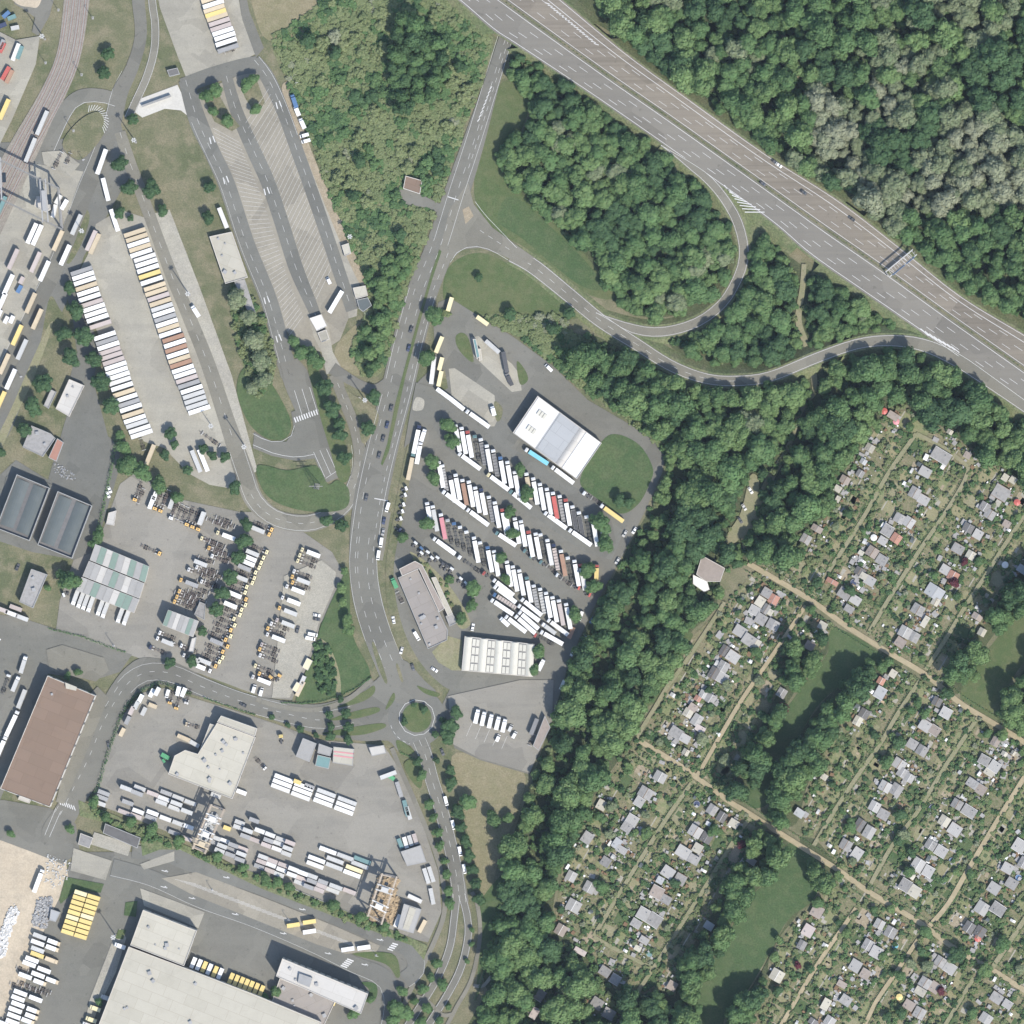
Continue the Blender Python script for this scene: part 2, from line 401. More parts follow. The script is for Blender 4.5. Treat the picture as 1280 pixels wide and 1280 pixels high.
def marks(name, parent, mat='white_line'):
    if MK[0].v:
        o = MK[0].build(name, M[mat], parent)
        if parent is None: tag(o, kind='structure')
    MK[0] = MB()
def seg(x0, y0, x1, y1, w=0.14): mark_line([(x0, y0), (x1, y1)], 0, w)
def bars(x0, y0, x1, y1, n, dx, dy, w=0.5):
    """zebra: n bars from (x0,y0) to (x1,y1), each along (dx,dy) plan units"""
    for i in range(n):
        t = i/(n-1); x = x0+(x1-x0)*t; y = y0+(y1-y0)*t; mark_line([(x-dx/2, y-dy/2), (x+dx/2, y+dy/2)], 0, w)
# ================================================================== THE GROUND
mb = MB(); R0 = 1600.0; NG = 8
for j in range(NG):
    for i in range(NG):
        a = -R0+2*R0*i/NG; b = -R0+2*R0*(i+1)/NG; c = -R0+2*R0*j/NG; d = -R0+2*R0*(j+1)/NG
        mb.quad((a,c,0),(b,c,0),(b,d,0),(a,d,0))
tag(mb.build('ground', M['grass']), kind='structure')

# ---- woodland floors, scrub, meadows
WOODS = {
 'ne': [(715,-40),(1330,-40),(1330,440),(1285,412),(1205,366),(1140,312),(1050,238),(960,184),(860,108),(785,56)],
 'loop': [(645,62),(720,118),(845,206),(895,250),(916,290),(911,340),(880,382),(820,397),(772,382),(742,332),(690,275),(640,235),(622,200),(632,172),(655,165),(664,125),(640,100)],
 'mid': [(942,290),(1000,330),(1080,384),(1135,413),(1070,421),(1010,437),(960,460),(900,463),(856,444),(838,428),(885,412),(922,382),(938,340)],
 'belt': [(735,418),(800,450),(850,478),(920,492),(1000,478),(1060,444),(1120,438),(1180,452),(1235,486),(1330,545),(1330,620),(1262,590),(1200,550),(1140,508),(1108,512),(1085,545),(1055,590),(1040,625),(1000,690),(965,705),(940,700),(905,716),(893,762),(860,795),(835,850),(812,880),(795,918),(770,955),(742,995),(725,1035),(700,1085),(688,1150),(670,1190),(640,1215),(612,1240),(603,1200),(622,1140),(640,1050),(662,985),(688,905),(715,825),(755,745),(790,675),(832,600),(832,568),(790,530),(748,490),(715,455)],
 'south': [(608,1240),(640,1195),(690,1165),(735,1188),(760,1228),(792,1246),(838,1236),(842,1330),(590,1330)],
 'valley_left': [(988,800),(1012,788),(1036,800),(1030,822),(1000,855),(965,915),(940,985),(928,1003),(914,990),(928,950),(955,900),(978,850)],
 'valley_right': [(1098,818),(1122,812),(1128,832),(1090,850),(1056,890),(1030,935),(1008,985),(995,1030),(968,1030),(958,1018),(975,965),(1008,905),(1050,855)],
 'east_a': [(1330,690),(1330,735),(1280,755),(1245,790),(1218,830),(1200,866),(1180,862),(1178,845),(1198,815),(1235,775),(1268,720)],
 'east_b': [(1258,868),(1330,795),(1330,960),(1285,930),(1248,904)],
 'meadow_left': [(948,1040),(975,1045),(985,1062),(958,1100),(925,1135),(905,1180),(885,1215),(872,1245),(868,1330),(826,1330),(842,1255),(852,1205),(880,1160),(908,1110),(930,1072)],
 'meadow_right': [(1000,1046),(1022,1052),(1045,1085),(1032,1105),(1005,1130),(992,1150),(965,1185),(958,1225),(945,1262),(930,1330),(905,1330),(912,1265),(935,1240),(962,1195),(985,1150),(1018,1105),(1010,1080)],
}
for k, p in WOODS.items(): patch('forest_floor', p, 'forest_floor', sm=True)
SCRUB = [(340,45),(398,8),(420,-40),(530,-40),(575,8),(616,46),(598,112),(568,192),(550,252),(533,292),(505,380),(482,458),(456,470),(436,440),(458,392),(462,362),(436,300),(412,240),(384,162),(362,108)]
patch('scrub_ground', SCRUB, 'scrub_floor', sm=True)
SCRUB2 = [(618,402),(660,398),(715,412),(748,490),(800,545),(830,575),(800,548),(740,505),(700,468),(650,425)]
SCRUB2 = [(590,398),(640,392),(690,402),(735,425),(770,455),(815,490),(835,540),(838,572),(800,536),(745,498),(700,462),(650,422)]
patch('scrub_ground', SCRUB2, 'scrub_floor', sm=True)
SCRUB3 = [(286,358),(305,352),(330,400),(345,440),(340,478),(322,500),(308,470),(292,410)]
patch('scrub_ground', SCRUB3, 'scrub_floor', sm=True)
patch('dry_grass', [(318,-30),(405,-30),(400,22),(372,44),(340,52),(322,30)], 'meadow_dry', sm=True)
patch('dry_grass', [(425,425),(455,402),(462,440),(468,462),(450,470),(425,462),(418,445)], 'meadow_dry', sm=True)
patch('lawn', [(560,335),(600,316),(650,338),(700,372),(725,395),(690,400),(630,392),(585,395),(556,380)], 'lawn', sm=True)
patch('lawn', [(622,110),(652,104),(660,135),(650,165),(625,195),(645,235),(700,285),(745,335),(768,372),(730,365),(660,312),(615,285),(594,250),(597,200)], 'lawn', sm=True)
patch('lawn', [(640,245),(690,285),(735,330),(755,360),(722,355),(655,300),(622,275)], 'lawn_rich', sm=True)
patch('dry_grass', [(565,945),(610,948),(655,966),(648,1010),(625,1070),(612,1120),(602,1118),(592,1070),(577,1010)], 'meadow_dry', sm=True)
patch('lawn', [(600,1130),(625,1095),(640,1080),(620,1150),(606,1200),(596,1235),(600,1180)], 'lawn_rich', sm=True)
patch('meadow', [(828,800),(866,792),(850,830),(836,862),(812,882),(806,870)], 'lawn', sm=True)
patch('meadow', [(1038,782),(1105,822),(1060,850),(1020,885),(985,950),(960,1005),(932,1000),(955,930),(1000,862),(1035,815)], 'lawn_rich', sm=True)
patch('meadow', [(1200,872),(1235,812),(1285,758),(1330,735),(1330,795),(1285,822),(1255,868),(1247,900)], 'lawn', sm=True)
patch('meadow', [(985,1055),(1012,1062),(1028,1090),(1016,1125),(985,1150),(960,1195),(930,1245),(905,1275),(900,1330),(866,1330),(872,1240),(905,1180),(930,1130),(965,1095)], 'lawn_rich', sm=True)
patch('meadow', [(160,165),(225,138),(240,160),(262,220),(285,290),(262,300),(238,330),(215,300),(190,245),(170,200)], 'grass', sm=True)

# ---- allotment gardens: ground with plots
AX = Vector((0.555, -0.832)); AY = Vector((0.855, 0.519))         # plan directions: along the garden paths, along the cross lanes
GARDENS = {
 'north': [(1108,515),(1142,512),(1200,552),(1262,592),(1330,622),(1330,690),(1265,722),(1232,778),(1195,820),(1176,862),(1110,815),(1060,785),(1012,750),(940,706),(1000,692),(1042,626),(1060,588),(1088,545)],
 'west': [(897,765),(945,712),(1005,755),(1040,782),(1030,812),(1000,795),(980,848),(952,900),(925,950),(912,998),(868,970),(800,925),(818,882),(838,852),(866,795)],
 'centre': [(1128,832),(1178,868),(1205,876),(1248,906),(1330,955),(1330,1270),(1240,1214),(1155,1160),(1048,1090),(1030,1050),(1000,1045),(1010,985),(1032,935),(1058,890),(1092,852)],
 'south_west': [(795,922),(868,972),(930,1014),(960,1034),(932,1072),(908,1110),(880,1160),(850,1208),(838,1236),(795,1244),(762,1226),(738,1186),(692,1162),(702,1085),(728,1035),(745,995),(770,958)],
 'south_east': [(1048,1092),(1155,1162),(1240,1216),(1330,1274),(1330,1330),(935,1330),(948,1262),(960,1225),(968,1185),(995,1150),(1032,1108)],
 'corner': [(640,1240),(690,1232),(745,1240),(790,1262),(800,1330),(640,1330)],
}
for k, p in GARDENS.items(): patch('allotment_ground', p, 'veg_bed')
ZGARD = ZN[0]; ZN[0] += .04      # room for lawns and beds below the paths
def along(x, y): return x*AX.x + y*AX.y
def across(x, y): return x*AY.x + y*AY.y
def in_gardens(x, y): return any(inside(x, y, p) for p in GARDENS.values())

# ---- sealed yards and parking areas (large sheets)
patch('freight_yard', [(-50,178),(60,178),(112,165),(128,190),(150,150),(165,215),(105,320),(95,350),(30,500),(10,560),(-50,600)], 'asphalt_dark', block=True)
patch('freight_apron', [(-50,200),(45,205),(108,215),(75,290),(58,330),(25,410),(-10,480),(-50,560)], 'concrete')
patch('grass_verge', [(98,262),(112,268),(104,300),(86,330),(80,308)], 'grass', sm=True)
patch('grass_verge', [(62,372),(74,385),(88,410),(96,440),(92,460),(80,475),(62,520),(45,530),(20,560),(-30,640),(-30,590),(10,545),(35,480),(50,430)], 'grass', sm=True)
patch('dirt_track', [(58,412),(66,402),(60,425),(40,478),(20,520),(-10,585),(-20,580),(12,515),(38,455)], 'path_worn', sm=True)
patch('trailer_yard', [(110,318),(120,280),(150,262),(190,275),(215,345),(262,480),(310,592),(296,612),(262,606),(236,592),(205,560),(180,552),(160,520),(96,345)], 'concrete', block=True)
patch('trailer_yard', [(60,600),(95,480),(102,440),(115,470),(135,545),(150,560),(148,590),(118,690),(95,700),(40,690),(-50,660),(-50,640),(20,575)], 'yard_dark', block=True)
patch('service_lane', [(78,345),(96,345),(104,378),(125,435),(112,500),(88,470),(96,440),(92,405)], 'asphalt_dark')
patch('stained_strip', [(188,268),(212,262),(250,360),(290,470),(322,588),(304,600),(262,488),(228,390)], 'concrete_stained', block=True)
patch('chassis_yard', [(150,605),(170,590),(215,622),(300,640),(335,640),(372,660),(415,690),(432,720),(425,745),(400,780),(392,815),(365,875),(330,872),(250,842),(190,828),(130,808),(70,788),(75,750),(92,700),(118,690)], 'yard_grey', block=True)
patch('street_yard', [(-50,765),(20,770),(75,788),(130,808),(165,818),(150,840),(118,850),(60,842),(30,930),(0,1000),(-50,1000)], 'asphalt', block=True)
patch('container_yard', [(150,898),(178,866),(205,860),(240,872),(300,890),(345,905),(400,925),(480,932),(500,962),(525,1020),(548,1090),(552,1140),(535,1178),(500,1170),(450,1150),(380,1118),(300,1085),(240,1052),(180,1028),(120,1005),(118,985),(135,930)], 'yard_grey', block=True)
patch('depot_yard', [(95,1065),(200,1065),(240,1072),(340,1105),(470,1160),(520,1185),(528,1215),(505,1240),(485,1280),(480,1330),(-50,1330),(-50,1290),(30,1160),(60,1120),(80,1095)], 'asphalt', block=True)
patch('building_site', [(-50,1040),(20,1052),(60,1060),(82,1075),(86,1100),(60,1150),(45,1190),(20,1260),(0,1330),(-50,1330)], 'sand', sm=False, block=True)
patch('depot_forecourt', [(-50,1000),(5,1000),(62,1010),(95,1030),(100,1065),(78,1080),(40,1065),(0,1050),(-50,1050)], 'asphalt', block=True)
patch('truck_park', [(548,378),(562,372),(600,396),(640,420),(692,458),(735,500),(800,538),(832,564),(828,590),(806,640),(775,700),(742,760),(712,825),(690,900),(662,968),(600,950),(568,935),(553,880),(562,862),(540,850),(515,815),(500,780),(488,735),(486,690),(500,625),(508,590),(526,510),(520,480),(545,455),(542,410)], 'asphalt', block=True)
patch('lorry_road', [(548,486),(560,470),(585,490),(650,545),(640,560),(720,610),(765,640),(790,640),(765,700),(730,690),(660,640),(600,590),(556,560),(530,510)], 'asphalt_dark')
patch('concrete_pad', [(561,461),(568,460),(618,494),(622,525),(618,533),(612,533),(565,498)], 'concrete')
patch('concrete_pad', [(588,422),(598,420),(640,455),(650,468),(652,488),(640,490),(592,445)], 'concrete')
patch('grass_island', [(570,420),(578,416),(586,424),(592,452),(580,445),(571,432)], 'lawn', sm=True, kerb=.12)
patch('grass_island', [(646,452),(656,462),(660,475),(650,480)], 'lawn', sm=True, kerb=.12)
patch('grass_island', [(618,502),(628,510),(626,524),(620,525)], 'grass', sm=True, kerb=.12)
patch('lawn', [(725,600),(752,552),(772,543),(800,557),(816,585),(812,604),(798,630),(775,642),(745,622)], 'lawn_rich', sm=True, kerb=.1)
road('grass_verge', [(522,535),(514,560),(506,600),(497,650),(488,700),(488,740),(497,785),(512,818),(530,845),(552,864)], [5,11,12,12,10,11,13,12,14,12], 'grass', block=False)
patch('grass_verge', [(548,470),(556,462),(560,485),(552,490)], 'grass')
patch('garden_strip', [(512,690),(530,700),(560,730),(580,760),(588,780),(575,785),(560,760),(530,715)], 'path_worn', sm=True)
patch('wild_grass', [(540,815),(560,795),(578,800),(577,838),(565,838),(548,828)], 'path_worn')

# customs terminal
patch('concrete_yard', [(190,-40),(292,-40),(302,20),(322,66),(300,78),(235,103),(222,70),(200,10)], 'concrete', block=True)
patch('side_road', [(293,-40),(301,-40),(312,15),(330,60),(320,72),(303,25)], 'asphalt')
patch('parking_slab', [(244,118),(322,84),(345,118),(392,225),(432,325),(442,382),(425,425),(402,440),(372,432),(336,385),(300,280),(262,170)], 'parking_slab', block=True)
patch('pavement', [(360,170),(372,165),(405,240),(432,305),(450,350),(446,395),(436,398),(428,340),(395,250)], 'concrete', block=True)
patch('bare_verge', [(352,110),(364,104),(372,140),(400,215),(428,275),(448,330),(456,352),(448,352),(420,290),(392,220),(366,150)], 'soil', sm=True)
patch('crossing_slab', [(163,128),(222,106),(232,128),(244,152),(226,138),(206,136),(178,147),(168,140)], 'concrete_light', block=True)
patch('tree_island', [(252,118),(268,108),(286,140),(300,158),(290,164),(268,152)], 'grass', kerb=.12)
patch('tree_island', [(300,104),(318,92),(332,130),(318,140),(306,122)], 'grass', kerb=.12)

# ---- railway
ballast, RC = road('railway_ballast', [(98,-40),(96,0),(86,68),(66,118),(34,178),(10,225),(-20,285),(-50,345)], [32,32,30,31,36,40,44,46], 'ballast')
for k in range(4):
    c = offset(RC, -11.5+7.6*k); mb = MB(); n = resample(c, 320)
    z0 = ZN[0]
    for i in range(len(n)-1):
        (ax, ay), (bx, by) = P(*n[i][:2]), P(*n[i+1][:2]); l = math.hypot(bx-ax, by-ay); ux, uy = (bx-ax)/l, (by-ay)/l
        mm = Matrix.Translation((ax, ay, z0)) @ Matrix.Rotation(math.atan2(uy, ux), 4, 'Z')
        mb.box(-.14, .14, -1.3, 1.3, 0, .10, mm)
    o = mb.build('sleepers', M['grey'], ballast); tag(o, kind='stuff')
    for sgn in (-1, 1):
        r = resample(offset(c, sgn*1.5), 90); mb = MB()
        for a, b in zip(r, r[1:]):
            (ax, ay), (bx, by) = P(*a[:2]), P(*b[:2]); l = math.hypot(bx-ax, by-ay)
            mb.box(0, l, -.09, .09, .1, .26, Matrix.Translation((ax, ay, z0)) @ Matrix.Rotation(math.atan2(by-ay, bx-ax), 4, 'Z'))
        mb.build('rail', M['rust'], ballast)

# ---- roads
def R(name, pts, w, mat='asphalt', **k): return road(name, pts, w, mat, **k)
o, c = R('road', [(172,-40),(173,0),(176,45),(165,85),(150,116),(140,155),(125,195),(108,235),(95,270),(72,330),(45,385),(18,440),(-30,540)], [16,16,15,16,20,22,22,22,20,19,18,18,18], 'asphalt')
mark_line(c[26:], 10, .14); marks('lane_marking', o)
o, c = R('road', [(190,-40),(190,0),(194,30),(193,62),(184,95),(172,122),(160,148)], 10, 'asphalt_old'); mark_line(c, 4.4); mark_line(c, -4.4); marks('lane_marking', o)
o, c = R('road', [(146,125),(128,120),(105,120),(88,130),(76,150),(66,172),(58,190)], [16,17,18,18,18,18,18], 'asphalt')
mark_line(c, -8, .18); marks('lane_marking', o)
o, c = R('road', [(150,165),(163,205),(180,250),(200,305),(215,345),(236,395),(260,455),(285,530),(305,590),(318,625),(345,648),(385,654),(420,640),(440,615),(450,580),(445,540),(432,505),(418,468)], [14,15,15,15,16,17,18,20,24,24,22,22,22,20,16,14,14,14], 'asphalt_old')
mark_line(c[:60], 0, .15, 4, 6); mark_line(c[70:], 0, .15, 3, 4); mark_line(c[60:118], 9, .15); mark_line(c[60:118], -9, .15); marks('lane_marking', o)
o, c = R('terminal_lane', [(232,100),(247,150),(265,190),(284,232),(308,305),(335,372),(350,425),(362,470)], [18,22,20,21,21,21,21,22], 'asphalt_dark')
mark_line(c, 0, .15, 4, 4); mark_line(c[8:], 8, .12); marks('lane_marking', o)
o, c = R('terminal_lane', [(228,108),(262,95),(300,84),(322,80)], 20, 'asphalt_dark'); marks('lane_marking', o)
o, c = R('terminal_lane', [(283,95),(296,140),(318,190),(335,228),(352,278),(370,335),(388,378),(398,402)], [14,16,18,18,18,18,15,12], 'asphalt_dark')
mark_line(c, 0, .15, 4, 4); marks('lane_marking', o)
o, c = R('terminal_lane', [(318,75),(335,98),(354,140),(372,190),(390,240),(409,295),(424,340),(440,388)], [16,18,16,16,16,16,16,15], 'asphalt_dark')
mark_line(c, 0, .15, 4, 4); mark_line(c[:22], -7, .15); marks('lane_marking', o)
o = patch('terminal_apron', [(346,455),(372,448),(384,462),(402,518),(426,596),(406,604),(388,560),(372,520),(358,488)], 'asphalt', block=True)
o = patch('terminal_apron', [(318,540),(338,552),(358,552),(368,538),(364,515),(385,508),(398,545),(402,572),(370,576),(340,570),(316,560)], 'asphalt', block=True)
for k in range(3): mark_line([(368+k*9.5,488-k*2),(378+k*9.5,520-k*2)], 0, .2); mark_line([(392+k*8,565-k*2),(406+k*7.5,596-k*3)], 0, .2)
bars(369,525,402,513,12,2.2,6,.7)
mark_line([(316,542),(335,552),(352,552),(364,545),(368,532)], 0, .2); mark_line([(316,556),(345,568),(372,572),(392,568)], 0, .2); mark_line([(407,598),(422,588)], 0, .2)
marks('lane_marking', o)
# slanted bays of the terminal parking
LN1 = resample(smooth([(265,160),(276,190),(296,232),(319,305),(346,372),(360,420)], 6), 46); LN2 = resample(smooth([(300,168),(309,190),(325,228),(342,278),(360,335),(380,385)], 6), 46)
for a_, b_ in zip(LN1, LN2): mark_line([(a_[0]+1, a_[1]), (b_[0]-1, b_[1]+10)], 0, .12)
LN3 = resample(smooth([(306,150),(328,190),(345,228),(362,278),(380,335),(394,370)], 6), 34); LN4 = resample(smooth([(344,135),(363,190),(381,240),(400,295),(415,340),(422,360)], 6), 34)
for a_, b_ in zip(LN3, LN4): mark_line([(a_[0]+1, a_[1]+4), (b_[0]-8, b_[1]-24)], 0, .12)
for x, y in ((279,222),(262,172),(330,372),(345,420),(345,128),(330,236)): mark_line([(x,y),(x+2,y+8)],0,.6); mark_line([(x+4,y-2),(x+7,y+6)],0,.6)
marks('bay_marking', None)
patch('booth_pad', [(386,398),(402,392),(410,405),(416,440),(428,462),(408,468),(402,440),(392,420)], 'concrete')
patch('loop_lawn', [(322,582),(360,588),(395,582),(410,605),(422,600),(436,612),(432,635),(395,640),(355,632),(330,615)], 'lawn_rich', sm=True, kerb=.1)
patch('loop_lawn', [(305,460),(330,468),(352,500),(364,530),(356,548),(335,548),(312,530),(296,490)], 'lawn_rich', sm=True)
patch('tree_strip', [(384,455),(398,462),(410,495),(422,530),(436,570),(436,598),(424,600),(412,560),(400,520)], 'lawn', sm=True, kerb=.1)
patch('tree_strip', [(430,482),(440,492),(470,512),(472,530),(460,550),(452,552),(446,520)], 'grass', sm=True, kerb=.1)
patch('footpath', [(440,498),(450,496),(458,510),(465,522),(470,523),(470,528),(462,528),(452,514),(447,502),(440,503)], 'concrete')

# north-south road
o, c = R('main_road', [(640,25),(632,48),(616,100),(592,178),(570,245),(549,312),(528,365),(510,430),(496,490),(480,550),(466,610),(458,660),(454,705),(459,748),(471,790),(486,828),(497,855)], [17,17,19,27,32,36,38,40,40,40,42,40,34,36,34,34,34], 'asphalt')
for a, b, off, da, ga in ((8,56,0,4,5),(8,30,-4,3,3),(40,100,-12,3,4),(40,100,10,4,5),(48,128,-17,None,None),(48,128,17,None,None),(90,128,-5,4,5),(90,128,7,4,5),(5,40,-8.5,None,None),(5,40,10,None,None)):
    mark_line(c[a:b], off, .16, da, ga)
for k in range(9): x = 612-k*1.9; y = 112+k*5; mark_line([(x, y), (x+3, y-4)], 0, .5)
mark_line([(560,246),(573,250)], 0, .5); mark_line([(468,623),(485,626)], 0, .5)
marks('lane_marking', o)
o = patch('junction', [(585,228),(592,255),(615,284),(645,306),(668,322),(655,332),(625,318),(600,310),(578,312),(563,325),(553,350),(540,350),(562,262)], 'asphalt_old', block=True)
mark_line(smooth([(594,252),(606,268),(625,288),(646,310)], 6), 0, .18); mark_line(smooth([(563,328),(572,315),(590,308),(612,312),(635,325)], 6), 0, .18)
mark_line([(600,288),(640,314)], 0, .15, 3, 3); marks('lane_marking', o)
patch('traffic_island', [(578,262),(586,258),(592,270),(582,280)], 'soil', kerb=.12)
patch('median_strip', [(549,312),(552,314),(540,350),(523,410),(507,470),(496,520),(486,565),(478,582),(476,580),(484,555),(494,505),(507,455),(522,400),(538,345)], 'lawn', kerb=.14)
patch('median_strip', [(465,806),(468,804),(476,825),(484,850),(481,853),(472,832)], 'grass', kerb=.14, sm=True)
patch('median_strip', [(495,832),(498,831),(504,850),(501,851)], 'grass', kerb=.14, sm=True)
o, c = R('side_road', [(486,480),(470,487),(452,482),(430,470),(415,460)], [18,14,12,14,16], 'asphalt'); marks('lane_marking', o)
patch('junction', [(520,478),(548,486),(552,520),(528,540),(505,560),(512,520)], 'asphalt', block=True)
patch('worn_patch', [(520,497),(530,500),(528,512),(516,512)], 'concrete_stained', sm=True)
o = patch('hut_apron', [(494,240),(502,235),(530,245),(548,254),(556,256),(552,268),(535,260),(510,256),(498,250)], 'asphalt', block=True)
# roundabout and the western street
def disc(cx, cy, r, n=40): return [(cx+r*math.cos(2*math.pi*i/n), cy+r*math.sin(2*math.pi*i/n)) for i in range(n)]
o = patch('west_street', [(488,838),(470,850),(440,868),(400,880),(360,877),(305,866),(255,846),(218,828),(180,822),(158,834),(140,856),(124,885),(108,925),(92,965),(72,1005),(52,1040),(70,1068),(92,1030),(108,1000),(118,985),(128,955),(140,925),(152,897),(165,874),(185,860),(205,856),(240,868),(300,886),(345,901),(400,918),(450,926),(485,926),(500,935)], 'asphalt', sm=True, block=True)
WS = smooth([(440,893),(400,900),(350,890),(300,876),(250,857),(215,842),(185,840),(162,852),(145,875),(128,905),(112,945),(92,985),(72,1025)], 8)
mark_line(WS[8:], 0, .16, 3, 5); mark_line(WS[60:], 7, .14, 4, 6); mark_line(WS[:60], 10.5, .14); mark_line(WS[:60], -10.5, .14)
bars(75,1003,93,1010,7,2.5,6,.55); mark_line([(70,1010),(56,1044)], 0, .2); mark_line([(76,1014),(62,1046)], 0, .2); marks('lane_marking', o)
o = patch('roundabout', disc(521,897,36), 'asphalt_dark', block=True)
patch('approach', [(482,835),(505,825),(530,850),(545,868),(505,880),(490,870)], 'asphalt', sm=True)
mark_line(disc(521,897,22.5)+[(543.5,897)], 0, .22); mark_line(disc(521,897,34)[8:20], 0, .2, 2, 2); marks('lane_marking', o)
patch('roundabout_island', disc(521,897,18.5), 'lawn', kerb=.15)
for p in ([(467,857),(452,866),(425,876),(392,886),(430,883),(455,876),(468,866)], [(412,900),(440,890),(470,884),(473,890),(445,898)], [(403,917),(440,909),(477,904),(480,910),(448,919)], [(492,866),(486,876),(482,887),(490,880),(494,872)], [(495,926),(505,928),(518,940),(508,943),(500,942)], [(521,857),(535,862),(550,867),(545,871),(530,866)], [(505,955),(518,948),(528,960),(526,985),(514,975)]):
    patch('grass_island', p, 'lawn', sm=True, kerb=.13)
o, c = R('south_road', [(524,925),(532,945),(540,975),(551,1010),(560,1045),(568,1080),(573,1110),(574,1128)], [26,18,17,18,18,18,20,24], 'asphalt')
mark_line(c, 0, .15, 4, 5); mark_line(c, 8, .13); mark_line(c, -8, .13); marks('lane_marking', o)
o, c = R('south_road', [(571,1118),(568,1145),(562,1185),(546,1224),(520,1266),(495,1305)], 10, 'asphalt'); mark_line(c, 4); mark_line(c, -4); marks('lane_marking', o)
o, c = R('south_road', [(577,1118),(584,1145),(585,1172),(576,1210),(560,1242),(540,1274),(520,1305)], 10, 'asphalt'); mark_line(c, 4); mark_line(c, -4); marks('lane_marking', o)
R('cycle_path', [(490,935),(500,960),(520,1005),(545,1067),(555,1110),(555,1142),(545,1172),(527,1210),(511,1242),(490,1290)], 6, 'asphalt_old')
R('cycle_path', [(590,1115),(597,1132),(600,1170),(590,1222),(570,1260),(552,1295)], 5, 'asphalt_old')
R('cycle_path', [(592,1232),(604,1232),(614,1220),(618,1212)], 4, 'concrete'); R('cycle_path', [(520,1245),(535,1252),(552,1268),(565,1268)], 5, 'asphalt_old')
R('parking_bay', [(484,640),(479,670),(474,700)], 9, 'asphalt_old', block=False)
# western lorry street and depot lanes
o, c = R('depot_lane', [(165,1065),(205,1068),(240,1078),(330,1108),(420,1145),(490,1175),(515,1190),(520,1212),(505,1225)], [16,18,24,24,22,22,22,22,20], 'asphalt_dark')
mark_line(c, -10.5, .14); marks('lane_marking', o)
o, c = R('depot_lane', [(140,1085),(190,1098),(250,1125),(320,1150),(390,1180),(440,1205),(480,1225),(490,1260),(478,1310)], [24,20,20,20,20,22,26,24,22], 'asphalt_dark')
mark_line(c, 9.5, .14)
for x, y in ((205,1109),(240,1123),(294,1143),(354,1167),(410,1192),(206,1089),(283,1097),(378,1137),(475,1175),(456,1206)): mark_line([(x-4,y-1.2),(x+4,y+1.2)], 0, .4); mark_line([(x+1,y-1),(x+4,y+1.2)], 0, .8)
bars(488,1187,494,1180,4,7,2,.8); bars(430,1208,438,1200,5,8,3,.8)
marks('lane_marking', o)
o = patch('slanted_parking', [(202,1098),(245,1090),(330,1122),(420,1158),(475,1182),(470,1190),(432,1192),(395,1180),(300,1142),(240,1118)], 'parking_slab', block=True)
for i in range(34):
    t = i/33; x = 232+(455-232)*t; y = 1102+(1186-1102)*t; mark_line([(x-13, y-2.8), (x+13, y+2.6)], 0, .13)
marks('bay_marking', o)
patch('forecourt', [(175,1110),(256,1140),(248,1160),(180,1132)], 'concrete'); patch('bay_strip', [(140,1178),(150,1160),(158,1172),(145,1215),(122,1262),(112,1290),(104,1290),(112,1250)], 'concrete_stained')
patch('ramp_slab', [(175,1080),(218,1064),(218,1076),(180,1087)], 'concrete'); patch('gate_slab', [(92,1060),(140,1076),(132,1100),(88,1088)], 'concrete')
patch('brick_patch', [(118,1040),(165,1055),(160,1070),(112,1055)], 'paving')
patch('lawn', [(82,1096),(130,1105),(126,1116),(95,1112),(76,1130),(74,1125)], 'lawn_rich'); patch('lawn', [(157,1128),(172,1126),(170,1146),(155,1144)], 'lawn_rich'); patch('lawn', [(148,1162),(158,1162),(154,1174),(144,1173)], 'lawn')
patch('lawn', [(440,1192),(490,1192),(500,1215),(496,1222),(482,1205)], 'lawn', sm=True, kerb=.1); patch('lawn', [(452,1228),(470,1230),(470,1248),(456,1252),(462,1238)], 'lawn_rich', sm=True)
patch('shrub_bank', [(98,1000),(128,1012),(180,1035),(245,1062),(330,1096),(440,1142),(520,1175),(535,1182),(530,1200),(515,1182),(430,1150),(330,1112),(225,1062),(200,1062),(178,1070),(176,1050),(130,1028),(100,1020)], 'scrub_floor', block=False)
patch('lawn', [(422,735),(436,715),(440,790),(463,842),(440,862),(400,876),(370,876),(390,820),(402,780)], 'lawn_rich', sm=True)
patch('dirt_track', [(400,798),(412,808),(424,840),(426,868),(421,870),(418,842),(408,812),(398,802)], 'path_worn', sm=True)
patch('worn_lot', [(355,720),(402,700),(420,715),(418,735),(398,780),(388,815),(362,872),(340,872)], 'paving', sm=False)
patch('footpath', [(100,880),(122,858),(136,872),(104,950),(80,1005),(70,1002)], 'asphalt_old')
R('footpath', [(465,849),(435,874),(395,887),(350,883),(320,874)], 6, 'asphalt_old')
o = patch('parking_street', [(58,812),(78,806),(130,822),(136,838),(120,852),(62,838)], 'asphalt_old', block=True)
patch('shed_yard', [(560,870),(650,850),(692,850),(690,905),(662,966),(600,948),(566,930)], 'yard_grey')
for a in range(5): seg(583+a*11, 920+a*4, 590+a*11, 904+a*4, .14)
marks('bay_marking', None)
patch('play_court', [(8,596),(24,590),(66,606),(118,630),(92,700),(40,680),(-6,662)], 'yard_dark')
patch('traffic_island', [(100,150),(125,140),(132,160),(120,182),(98,200),(78,180)], 'grass', sm=True, kerb=.1)
for i in range(15):
    t = i/14*2.6-2.1; mark_line([(117+13*math.cos(t), 152+14*math.sin(t)), (117+19*math.cos(t+.25), 152+21*math.sin(t+.25))], 0, .3)
marks('hatching', None)
patch('slab', [(52,190),(78,188),(100,205),(86,222),(55,205)], 'concrete'); patch('apron', [(-40,20),(20,50),(50,45),(45,80),(15,150),(-10,200),(-40,240)], 'concrete')
